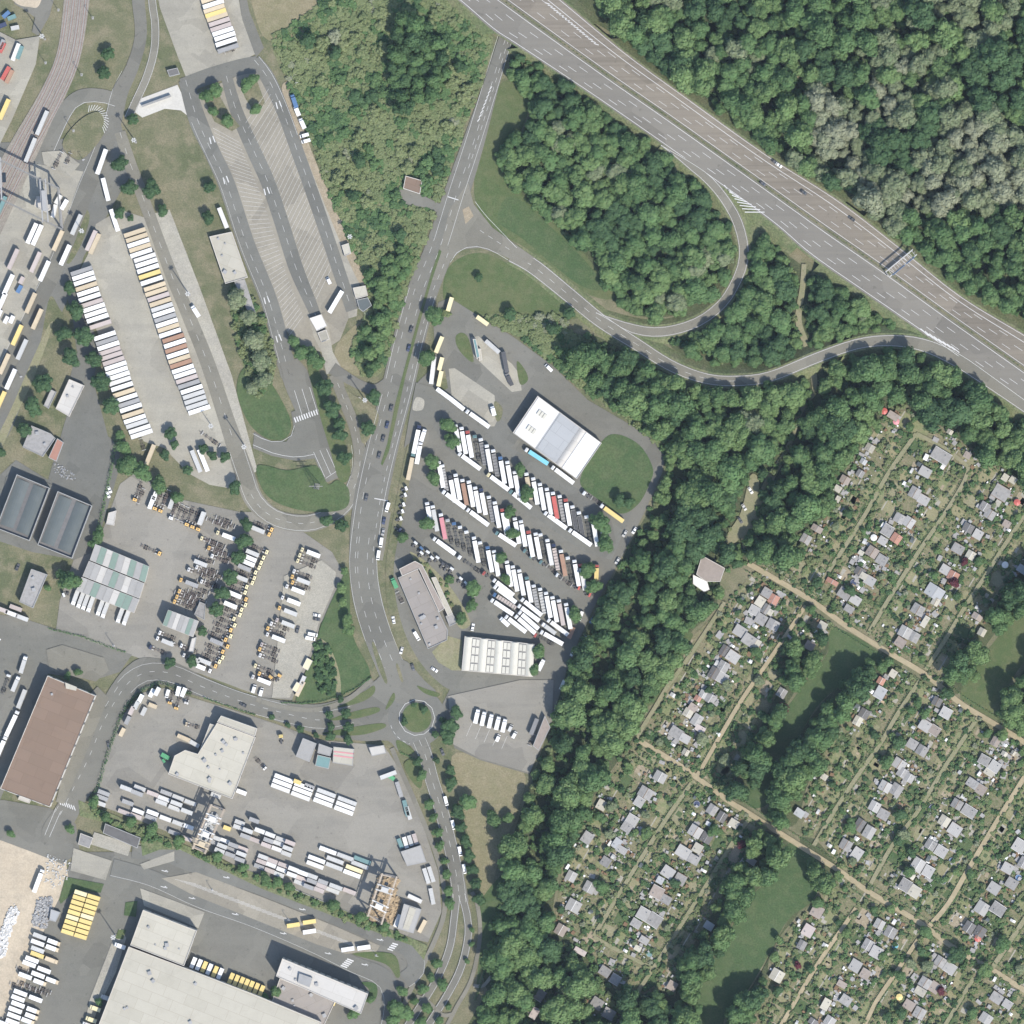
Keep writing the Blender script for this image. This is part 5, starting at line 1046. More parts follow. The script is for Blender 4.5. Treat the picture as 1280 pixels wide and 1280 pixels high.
lorries([(133,187,122,218,'w','w','t'),(129,223,136,251,'w','w','t'),(139,262,148,289,'w','w','t'),(193,556,183,581,'t','t','t'),(240,563,251,590,'l','l','t'),(249,562,260,589,'w','w','t'),(176,549,180,562,'w','o','B'),(252,541,276,558,'r','r','B'),(240,382,249,396,'w','w','R'),(274,260,284,285,'w','o','t'),(428,364,412,391,'w','w','t'),(409,347,413,355,'w','w','v'),(365,118,371,135,'u','u','R'),(369,133,374,145,'w','w','R'),(375,148,381,161,'w','w','R'),(375,171,386,168,'w','w','v'),(377,178,388,175,'w','w','v')], 'among vehicles round the concrete yard', 'vehicles round the concrete yard')
# ---- freight terminal: trailers and containers on the tracks side
FR = [(40.5,292,'w',1),(47,294,'w',1),(73,301,'t',1),(82,319,'w',1),(96,281,'l',1),(114.5,301,'P',1),(119,305,'t',1),(56,339,'w',1),(17,324,'P',1),(45,328,'P',1),(11,356,'w',1),(2,379,'w',1),(39,379,'t',1),(47,399,'t',1),(22,419,'y',1),(28,437,'l',1),(6,455,'t',1),(14,474,'w',1),(1,502,'y',1),(6,137,'y',1),(-4,400,'w',1)]
for i, (x, y, b, k) in enumerate(sorted(FR, key=lambda r: r[1])):
    place('trailer', (x+5.6, y-12.4), (x-5.6, y+12.4), '%s box body along the freight tracks, %s from top' % (CW[CN[b]], ordw(i)), 'box bodies along the freight tracks', CN[b])
lorries([(25.5,354,29,347,'P','P','x'),(22,366,27,357,'u','u','x'),(6,404,10,396,'l','o','x'),(13,404,17,395,'w','w','x'),(0,66,6,54,'r','r','x'),(3,100,12,84,'r','r','x'),(8,104,16,88,'b','b','x'),(4,22,12,15,'u','u','x'),(-2,34,8,30,'U','U','x'),(14,36,24,34,'U','l','x'),(20,20,10,24,'u','T','x'),(16,76,24,55,'o','o','x'),(22,74,28,58,'T','T','x'),(5,50,0,62,'g','g','x'),(70,255,76,244,'l','o','x'),(77,262,84,250,'w','w','x'),(66,272,70,256,'t','o','x')], 'in the freight terminal corner', 'containers of the freight terminal')
lorries([(60,138,46,170,'g','l','W'),(45,172,32,204,'g','l','W'),(8,245,-6,276,'g','T','W')], 'wagon from the top on the rail tracks', 'rail wagons')
lorries([(78,190,67,212,'y','y','B'),(88,192,83,205,'r','r','B')], 'on the slab by the rail crane', 'frames on the slab')
# ---- container yard
CA = math.radians(-20.5)
def boxes(cells, ln, phrase, group, ang=(0.936, 0.352), rnd='lPggPlol', z=None, kind='container'):
    rr = random.Random(len(cells)*7+int(cells[0][0]))
    for i, c in enumerate(cells):
        x, y = c[0], c[1]; b = CN[c[2]] if len(c) > 2 else CN[rr.choice(rnd)]
        l = c[3] if len(c) > 3 else ln
        lev = 2 if kind == 'container' and rr.random() < .45 and z is None and ln < 20 else 1
        for q in range(lev):
            place(kind, (x+l/2*ang[0], y+l/2*ang[1]), (x-l/2*ang[0], y-l/2*ang[1]), '%s %s, %s in %s%s' % (CW[b], 'container' if kind == 'container' else 'swap body', ordw(i), phrase, (', upper of two' if q else ', lower of two') if lev == 2 else ''), group, b, z=(None if q == 0 and z is None else (z or gz(x, y)+2.62*q)))
boxes([(158,985),(175,985),(172,991),(191,992),(208,991),(205,998),(202,1003),(223,997),(221,1004),(218,1010),(238,1003),(234,1014)], 15, 'the upper left container rows', 'containers of the upper left rows')
boxes([(130,991),(128,997),(125,1004),(160,1003),(155,1015),(191,1016,'w'),(189,1022),(207,1023),(223,1029),(235,1033,'w'),(218,1041),(233,1048),(173,1014),(170,1020)], 15, 'the lower left container rows', 'containers of the lower left rows')
boxes([(302,990,'w'),(270,994,'l'),(300,1028),(298,1034),(310,1038),(318,1025),(284,1035,'y',6),(307,1045),(319,1050),(325,1038),(338,1043),(351,1049),(363,1053),(336,1050),(348,1054),(360,1060),(333,1056),(346,1061),(358,1067)], 13, 'the middle container block', 'containers of the middle block')
boxes([(281,1051,'w'),(292,1056),(304,1061),(278,1057),(290,1062),(302,1067),(275,1063),(288,1068),(300,1074),(270,1047),(268,1053)], 13, 'the block right of the tan crane', 'containers right of the tan crane')
boxes([(329,1071),(341,1076),(354,1081),(367,1086),(379,1091,'w'),(391,1095),(404,1102),(420,1108,'l',17),(437,1114,'P',17),(327,1077),(339,1081),(352,1087),(365,1093),(377,1098),(390,1101),(402,1107),(416,1113,'l',17),(324,1083),(337,1088),(349,1093),(374,1103),(386,1108),(399,1112)], 13, 'the long lower container block', 'containers of the long lower block')
boxes([(410,1063,'w'),(432,1071,'l'),(453,1075,'T'),(396,1074,'w'),(394,1081,'o'),(419,1075,'l'),(418,1083,'l'),(443,1086,'Y'),(440,1092,'w'),(450,1081,'l')], 22, 'the long pale stacks left of the workshop', 'long containers left of the workshop', z=None)
BL = []
for bx, by in ((353,979),(378,989),(406,997),(432,1007)):
    for k, off in enumerate((-6, 0, 6)):
        BL.append((bx-off*.36, by+off, 'wwo'[k] if bx < 400 else 'low'[k]))
boxes(BL, 24.5, 'the four bright white stacks in the middle of the yard', 'bright white container stacks')
boxes([(387,983,'g'),(372,977,'y',8)], 13, 'the pair above the bright white stacks', 'boxes above the white stacks')
lorries([(495,965,476,972,'l','l','t'),(505,1000,510,1020,'T','T','x'),(496,977,502,996,'T','g','x'),(508,1008,513,1024,'l','l','x'),(530,1085,536,1104,'l','l','x'),(536,1083,542,1102,'l','l','x'),(538,1110,542,1130,'l','l','x'),(510,1119,527,1127,'l','o','x'),(484,968,493,974,'G','G','x'),(503,1060,498,1048,'T','T','x'),(509,1060,505,1046,'o','o','x'),(515,1057,511,1044,'P','l','x'),(521,1055,517,1042,'l','P','x'),(500,1143,494,1158,'w','w','x'),(212,948,203,943,'G','G','R'),(532,1150,524,1165,'n','t','x')], 'along the right edge of the container yard', 'boxes along the right edge of the yard')
for i, (x, y, b) in enumerate(((367,1156,'y'),(387,1152,'y'),(387,1164,'w'),(435,1186,'w'),(455,1184,'w'))):
    place('swap_body', (x+8,y-1.2), (x-8,y+1.2), '%s swap body, %s from the left on the slanted parking' % (CW[CN[b]], ordw(i)), 'swap bodies on the slanted parking', CN[b])
place('container', (186,880), (196,884), 'tan container standing clear of the group in the hedge corner', None, 'tan')
boxes([(165,888,'P'),(171,881,'l'),(176,873,'w'),(190,866,'w'),(197,864,'o'),(153,915,'t'),(160,900,'g'),(180,889,'l')], 11, 'the loose group in the hedge corner', 'boxes in the hedge corner', (0.45,-0.89))
lorries([(212,880,218,862,'n','g','h'),(220,887,226,868,'n','g','h'),(234,876,237,866,'o','g','h'),(222,868,224,860,'w','w','R'),(228,869,231,862,'w','w','R'),(208,872,211,862,'w','w','v'),(233,905,248,909,'t','g','h'),(222,919,238,926,'t','t','x'),(237,926,249,933,'l','l','x'),(332,961,320,948,'o','g','h'),(351,917,352,930,'y','y','c'),(203,952,212,946,'G','G','c')], 'left to right in the upper part of the container yard', 'vehicles in the upper container yard')
# yellow block of stacked bodies, swap body lot, dock row
for k in range(9):
    for c in range(2):
        x, y = 101.5-2.05*k+16.2*c, 1116+6.1*k+5.0*c
        for q in range(2):
            place('container', (x+7.8, y+2.45), (x-7.8, y-2.45), 'yellow container, row %s of the yellow block, %s column, %s' % (ordw(k), ('left','right')[c], ('lower','upper')[q]), 'yellow container block', 'yellow' if (k+c) % 5 else 'paleyellow', z=gz(x, y)+2.62*q, fixlen=7.6)
SW = [(50,1170,'l','w'),(47.5,1178,'w','w'),(68,1177.5,'w','R'),(66,1185,'w','R'),(47.5,1186.5,'l','w'),(47,1193,'y','w'),(65,1200,'t','R'),(40.5,1199,'w','w'),(37,1204.5,'w','w'),(55.5,1212,'w','w'),(48,1218,'w','w'),(66,1225.5,'w','R'),(32,1219.5,'w','w'),(50.5,1227.5,'w','R'),(26,1240.5,'w','w'),(23,1247.5,'w','w'),(23,1255,'w','w'),(19.5,1262,'w','w'),(18,1269.5,'w','w'),(45,1248,'w','w'),(42,1262.5,'w','R'),(40,1270,'w','R'),(35.5,1276,'w','R'),(2,1278,'w','w'),(16,1277,'w','w')]
for i, (x, y, b, k) in enumerate(SW):
    place('swap_body' if k == 'w' else 'rigid', (x+8,y+3), (x-8,y-3), '%s %s, %s in the lot beside the building site' % (CW[CN[b]], 'swap body' if k == 'w' else 'box truck', ordw(i)), 'swap bodies beside the building site', CN[b], 'tan')
for i, (x, y) in enumerate(((28,1212),(30,1230),(38,1234),(45,1238),(52,1241),(57,1238),(20,1232),(10,1276))):
    place('bare_chassis', (x+7,y+2.6), (x-7,y-2.6), 'dark empty chassis, %s among the swap bodies' % ordw(i), 'empty chassis among the swap bodies', 'grey')
for i, (x, y, b) in enumerate(((242,1203,'w'),(249,1205.5,'w'),(255.5,1208,'y'),(262,1211,'w'),(269,1214,'y'),(275.5,1216.5,'w'),(289,1222.5,'y'),(295.5,1225,'y'),(302,1227.5,'y'),(308,1230,'y'),(314,1232.5,'y'),(320.5,1235,'y'),(327,1238,'y'))):
    place('swap_body', (x-2.8,y+6.5), (x+2.8,y-6.5), '%s swap body, %s from the left at the docks of the parcel hall' % (CW[CN[b]], ordw(i)), 'bodies at the parcel hall docks', CN[b])
for i, (x, y, b) in enumerate(((150,1182,'w'),(119,1260,'Y'),(114,1274,'Y'),(110,1281,'o'),(133,1247,'l'),(412,1252,'y'))):
    place('rigid', (x-7,y-2.6), (x+7,y+2.6), '%s box truck, %s along the parcel hall walls' % (CW[CN[b]], ordw(i)), 'trucks along the parcel hall walls', CN[b], CN[b])
place('semi', (54,1086), (43,1115), 'white lorry standing alone on the building site', None, 'white')
# ---- chassis yards: orange cabs with ladder chassis
def chs(rows, vec, phrase, group):
    for i, (x, y, c, b) in enumerate(rows):
        k = 'chassis_box' if b else 'chassis_truck'
        place(k, (x, y), (x+vec[0], y+vec[1]), '%s-cab truck %s, %s in the %s' % (CW[CN[c]], 'carrying a %s box' % CW[CN[b]] if b else 'with empty chassis', ordw(i), phrase), group, CN[b] if b else 'grey', CN[c])
chs([(168,627,'n',0),(193,638,'n',0),(200,641,'n',0),(213,650,'w',0),(233,658,'n',0),(240,661,'n',0),(247,664,'n','l')], (9,-24), 'upper left chassis group', 'chassis trucks of the upper left group')
chs([(250,672,'Y',0),(259,684,'n',0),(263,694,'o',0),(270,665,'Y','w'),(244,708,'o',0),(234,711,'o',0),(224,724,'n','g'),(250,726,'o',0),(222,738,'n',0),(219,745,'n',0),(216,751,'n',0)], (24,9), 'group left of the dividing hedge', 'chassis trucks left of the hedge')
for i, (x, y) in enumerate(((176,620),(219,636),(225,640),(231,643),(208,622),(280,650),(284,655),(272,680),(276,690),(282,696),(262,712),(268,718),(245,742),(248,750),(240,748),(268,652),(276,656),(262,676),(270,684),(268,690),(276,700),(258,700),(262,722),(256,730),(266,730),(258,716),(236,742),(232,748),(228,744),(244,756),(236,756),(252,738))):
    v = (3.8,-9.5) if x < 235 and y < 645 else (10,3.8)
    place('bare_chassis', (x-v[0],y-v[1]), (x+v[0],y+v[1]), 'empty ladder chassis, %s of those left of the dividing hedge' % ordw(i), 'empty chassis left of the hedge', 'grey')
for i, (x, y, c) in enumerate(((190,628,'w'),(215,628,'l'),(252,648,'l'),(195,617,'w'),(251,704,'l'))):
    v = (3,-8) if x < 230 else ((3,-8) if i == 2 else (8,3.2))
    place('swap_body', (x-v[0],y-v[1]), (x+v[0],y+v[1]), '%s swap body, %s among the upper chassis group' % (CW[CN[c]], ordw(i)), 'swap bodies among the chassis', CN[c])
place('chassis_truck', (202,693), (177,682), 'orange-cab truck with empty chassis alone in the open yard', None, 'grey', 'orange')
C2_ = [(342,663,'n',0),(339,669,'n','l'),(336,691,'Y',0),(332,698,'Y','l'),(329,704.5,'Y','w'),(326.5,710.5,'Y','w'),(322,716.5,'Y','g'),(320.5,723.5,'Y',0),(318,729.5,'Y','l'),(311,734.5,'Y',0),(309,741.5,'Y',0),(310,750,'n','w'),(309.5,757,'Y',0),(304.5,763,'Y','w'),(302.5,769.5,'Y',0),(295,774.5,'Y',0),(296,782.5,'Y',0),(291,788.5,'n',0),(291,796,'Y',0),(284.5,800.5,'n',0),(287,809,'n','g'),(281,815.5,'n',0),(281,822.5,'Y',0),(277,828,'Y',0),(272,833.5,'n','l'),(265,839.5,'o','w')]
chs([r for r in C2_], (-24,-10), 'column right of the hedge', 'chassis trucks right of the hedge')
C3_ = [(375.5,686,'Y','w'),(372.5,693,'Y',0),(370,700,'Y',0),(365.5,713,'o',0),(363,720,'n','l'),(363.5,727,'n',0),(356.5,732,'o','w'),(351,746,'o','w'),(347,759,'n','l'),(344,774,'P','l'),(337,778.5,'o',0),(332.5,784.5,'n',0),(332,792,'o','w'),(325,804.5,'P',0),(322.5,810.5,'n',0),(323,818,'o',0),(317,831,'Y',0),(322,841,'n',0),(314,845,'o','w')]
chs(C3_, (24.5,9.5), 'right-hand chassis column', 'chassis trucks of the right column')
lorries([(340,844,333,853,'n','g','c'),(351,842,345,852,'n','g','c'),(319,856,316,866,'w','w','v'),(328,860,325,870,'w','w','v')], 'at the lower end of the right chassis column', 'vehicles at the lower end of the chassis column')
chs([(198,790,'w',0),(195,797,'w','l'),(186,808,'U',0),(225,806,'w',0),(228,818,'o','l'),(212,803,'w',0)], (22,9), 'jumble below the tall hall', 'trucks below the tall hall')
for i, (x, y) in enumerate(((95,746),(101.5,749.5),(107.5,752),(114,754.5),(126,759),(132,762),(151,768),(158.5,771))):
    place('rigid', (x-4,y+10.5), (x+3.5,y-9.5), 'white tank-like truck, %s from the left under the three-bay hall' % ordw(i), 'white trucks under the three-bay hall', 'lightgrey')
place('tractor', (79,744), (86,741), 'grey-white tractor unit left of the trucks under the three-bay hall', None)
lorries([(33,819,26,842,'w','l','R'),(11,845,4,865,'w','g','k'),(24,845,16,864,'w','l','R'),(32,862,23,885,'l','l','t'),(23,888,8,920,'w','w','s'),(8,920,-6,952,'w','w','s'),(0,798,-8,806,'w','w','v')], 'from the top in the line left of the reddish warehouse', 'lorries left of the reddish warehouse')
boxes([(3,762,'P'),(15,767,'o'),(28,772,'l'),(20,760,'P')], 16, 'the line above the lorry street', 'boxes above the lorry street')
lorries([(386,824,391,812,'l','w','R'),(388,837,380,843,'t','t','c'),(395,826,378,856,'t','t','x'),(371,870,380,852,'t','t','x'),(381,845,376,856,'l','l','x')][3:], 'by the small cabins on the lawn edge', 'boxes by the lawn edge')
building('site_cabin', [(384,822),(391,826),(385,838),(378,834)], 3.0, 'paleyellow', 'wall_pale', 'upper of two yellow-roofed cabins on the lawn edge', 'cabin', win=0, par=.1, door=False)
building('site_cabin', [(371,852),(379,856),(373,867),(365,862)], 3.0, 'paleyellow', 'wall_pale', 'lower of two yellow-roofed cabins on the lawn edge', 'cabin', win=0, par=.1, door=False)
# ---- cars and vans on roads and lots
CARS = [(514,412,-.35,1,'d','dark car on the left carriageway below the scrub','a'),(511,435,-.3,1,'U','dark car behind the first dark car on the main road','a'),(489,510,-.3,1,'d','dark car by the worn patch on the main road','a'),(484,531,-.3,1,'U','dark blue car, upper of a queue of three on the main road','a'),(479,548,-.3,1,'d','dark car, middle of a queue of three on the main road','a'),(474,569,-.3,1,'d','dark car, last of a queue of three on the main road','a'),
 (458,622,-.25,1,'d','dark car on the main road beside the loop junction','a'),(480,651,-.2,1,'U','dark blue car, top one in the roadside parking bay','a'),(479,665,-.2,1,'g','grey car, second in the roadside parking bay','a'),(476.5,678,-.15,1,'w','white van, third in the roadside parking bay','v'),(473,694,-.15,1,'w','white van, last in the roadside parking bay','v'),(484.5,634,-.3,1,'w','white van at the verge by the long slanted rows','v'),
 (492,775,-.2,-1,'w','white car on the grass strip beside the long workshop','a'),(521,795,.6,1,'w','white van against the long workshop wall','v'),(543,837,.8,.5,'w','white car below the wild grass by the vaulted hall','a'),(516,834,.3,1,'d','black car on the verge above the roundabout','a'),(502,813,-.3,1,'o','small pale car on the verge beside the main road','a'),(553,940,.4,1,'d','dark car on the road shoulder below the roundabout','a'),
 (557.5,1001,.25,1,'w','white van, top one parked along the southern road','v'),(566.5,1031,.25,1,'w','white van, second along the southern road','v'),(575,1064,.2,1,'w','white van, third along the southern road','v'),(580.5,1086,.2,1,'w','white van, lowest along the southern road','v'),
 (396,769,1,.2,'w','white car, upper of two by the lawn in the chassis yard','a'),(396,774,1,.2,'d','dark car, lower of two by the lawn in the chassis yard','a'),(391,793,1,.2,'w','white van, upper of two above the dark shrubs','v'),(388,798,1,.2,'w','white van, lower of two above the dark shrubs','v'),(372,787,.3,-1,'d','dark car alone on the worn lot','a'),(304,881,-.8,-.4,'d','dark car on the western street','a'),
 (136,931,.2,.9,'d','dark car by the white hall approach','a'),(22,709,.4,-.9,'d','dark car by the grey office','a'),(752,663,.1,.9,'w','white car under the trees at the truck park edge','a'),(781,667,-.5,.8,'l','pale car, upper one under the belt edge','a'),(793,663,-.5,.8,'w','white car, second under the belt edge','a'),(772,701,-.5,.8,'l','pale car, third under the belt edge','a'),(740,775,-.5,.8,'u','blue car, fourth under the belt edge','a'),(731,797,-.5,.8,'l','grey car, fifth under the belt edge','a'),(716,816,-.5,.8,'w','white car, sixth under the belt edge','a'),
 (726,770,-.3,.9,'w','white van at the end of the lowest slanted row','v'),(590,743,1,.2,'w','white car by the round tree left of the lorries','a'),(591,784,.2,-1,'w','white car at the corner of the vaulted hall','a'),(137,612,.4,.9,'w','white car, upper one at the hedge of the dark yard','a'),(135,618,.4,.9,'w','white car, lower one at the hedge of the dark yard','a'),(938,613,.5,.8,'w','white car, upper one at the woodland parking','a'),(930,634,.5,.8,'l','pale car, lower one at the woodland parking','a'),(925,650,.5,.8,'d','dark car at the woodland parking','a')]
for x, y, dx, dy, c, lab, k in CARS:
    l = math.hypot(dx, dy); h = 4.6 if k == 'a' else 6
    place('car' if k == 'a' else 'van', (x+dx/l*h, y+dy/l*h), (x-dx/l*h, y-dy/l*h), lab, 'cars and vans', CN[c], stretch=False)
for x, y, s_, c, lab, k in ((968,203,1,'d','dark car at the top of the upper motorway carriageway','a'),(953,230,1,'d','dark car by the motorway median','a'),(1004,241,1,'d','dark car in the middle of the upper motorway carriageway','a'),(1064,274,-1,'d','small dark car near the motorway verge','a'),(973,207,1,'w','white car beside the dark one on the motorway verge lane','a')):
    place('car', (x+3.7*s_, y+2.7*s_), (x-3.7*s_, y-2.7*s_), lab, 'cars on the motorway', CN[c], z=MZ+.03, stretch=False)
# ================================================================== VEGETATION
def crown_mesh(name, seed, Rr, z0, hgt, lobes, leaves, size, mat, flat=1.0, spread=.66):
    """crown of overlapping lobes, each covered with small tilted leaf-clump faces"""
    g = np.random.default_rng(seed); V = []; F = []
    cen = []
    for i in range(lobes):
        a = 2.399963*i + g.uniform(-.5,.5); r = Rr*spread*math.sqrt((i+.3)/lobes)*g.uniform(.82,1.12)
        zz = z0 + hgt*(.42 + .36*(1-(r/Rr)**2)*g.uniform(.6,1.15))
        lr = Rr*g.uniform(.27,.46)*(1.15 if i < 2 else 1)
        cen.append((r*math.cos(a), r*math.sin(a), zz, lr))
    cen.append((0, 0, z0+hgt*.42, Rr*.62))
    wt = np.array([c[3]**2 for c in cen]); wt /= wt.sum()
    for (cx, cy, cz, lr), w in zip(cen, wt):
        m = max(8, int(leaves*w))
        d = g.normal(size=(m,3)); d[:,2] = d[:,2]*.9+.25; d /= np.linalg.norm(d, axis=1)[:,None]
        p = np.array([cx,cy,cz]) + d*lr*g.uniform(.80,1.10,(m,1))*np.array([1,1,.82*flat])
        nrm = d + g.normal(size=(m,3))*.30; nrm /= np.linalg.norm(nrm, axis=1)[:,None]
        u = np.cross(nrm, g.normal(size=(m,3))); u /= np.linalg.norm(u, axis=1)[:,None]; v = np.cross(nrm, u)
        s = size*g.uniform(.6,1.3,(m,1)); e = g.uniform(.6,1.0,(m,1))
        k = sum(len(x) for x in V)
        V.append(np.stack([p-u*s-v*s*e*.6, p+u*s*.5-v*s*e, p+u*s+v*s*e*.5, p-u*s*.4+v*s*e], 1).reshape(-1,3))
        F.append(np.arange(m*4).reshape(-1,4)+k)
    # closed lumpy body of every lobe under the leaves: quad sphere, uneven radius
    nu, nv = 8, 5
    for (cx, cy, cz, lr) in cen:
        k = sum(len(x) for x in V); th = np.arange(nu)/nu*2*np.pi; ph = (np.arange(nv)+.5)/nv*np.pi
        T, Q = np.meshgrid(th, ph); rad = lr*.86*g.uniform(.86,1.08,T.shape)
        V.append(np.stack([cx+rad*np.sin(Q)*np.cos(T), cy+rad*np.sin(Q)*np.sin(T), cz+rad*np.cos(Q)*.82*flat], -1).reshape(-1,3))
        fs = [(r*nu+c, (r+1)*nu+c, (r+1)*nu+(c+1) % nu, r*nu+(c+1) % nu) for r in range(nv-1) for c in range(nu)]
        fs += [(0,2,4,6), (0,1,2,2), (2,3,4,4), (4,5,6,6), (6,7,0,0)][:1]
        F.append(np.array(fs)+k)
    V = np.concatenate(V); F = np.concatenate(F); V[:,2] = np.maximum(V[:,2], .05)
    me = bpy.data.meshes.new(name); me.vertices.add(len(V)); me.vertices.foreach_set('co', V.ravel().astype(np.float32))
    me.loops.add(F.size); me.loops.foreach_set('vertex_index', F.ravel().astype(np.int32))
    me.polygons.add(len(F)); me.polygons.foreach_set('loop_start', np.arange(0, F.size, 4, dtype=np.int32)); me.polygons.foreach_set('loop_total', np.full(len(F), 4, np.int32))
    me.update(calc_edges=True); me.materials.append(M[mat]); return me
def trunk_mesh(h=4.6, seed=1):
    rr = random.Random(seed); mb = MB(); mb.tube((0,0,-.3), (0,0,h*.55), .30, .22, 7).tube((0,0,h*.55), (.2,.1,h), .22, .1, 6)
    for i in range(5):
        a = i*1.256+rr.random(); z = h*(.45+.1*i); mb.tube((0,0,z), (2.1*math.cos(a), 2.1*math.sin(a), z+1.5), .12, .04, 5)
    return mb.mesh('trunk')
TR = [trunk_mesh(4.6, s) for s in (1,2,3)]
RT = 5.0     # radius of the tree patterns, metres
CR = {}
for k, mat in (('green','leaf_green'),('mid','leaf_mid'),('dark','leaf_dark'),('pale','leaf_pale'),('olive','leaf_olive'),('red','leaf_red')):
    CR[k] = [crown_mesh('crown', 11*len(k)+s, RT, 1.9, 7.6, lob, 1500, .36, mat, 1.0, sp) for s, lob, sp in ((1,13,.66),(2,17,.72),(3,10,.62))]
SHR = {k: [crown_mesh('foliage', 5+s+len(k), 2.0, 0.0, 2.0, 9, 420, .23, mat, .9, .7) for s in (1,2,3)] for k, mat in (('scrub','leaf_scrub'),('green','leaf_mid'),('dark','leaf_dark'),('pale','leaf_pale'),('red','leaf_red'))}
PROTO_T = {}; PROTO_S = {}
TREES = []
def tree(x, y, r, kind, label, group, zs=1.0, name='tree'):
    """r = crown radius in plan units"""
    s = r*S/RT*1.08; v = int(x*7+y*3) % 3
    e = empty(name, (*P(x, y), gz(x, y)), random.uniform(0, 6.28), (s*random.uniform(.92,1.08), s*random.uniform(.92,1.08), s*zs))
    t = obj('trunk', TR[v], M['bark'], e); c = obj('crown', CR[kind][v], None, e)
    PROTO_T.setdefault((kind, v), (c, t)); tag(e, label, 'tree', group); TREES.append((x, y, r)); return e
def shrub(x, y, r, kind, label, group, zs=1.0):
    v = int(x*7+y*3) % 3; s = r*S/2.0
    o = obj('shrub', SHR[kind][v], None, None, (*P(x, y), gz(x, y)), random.uniform(0, 6.28), (s, s, s*zs)); PROTO_S.setdefault((kind, v), o)
    tag(o, label, 'shrub', group); return o
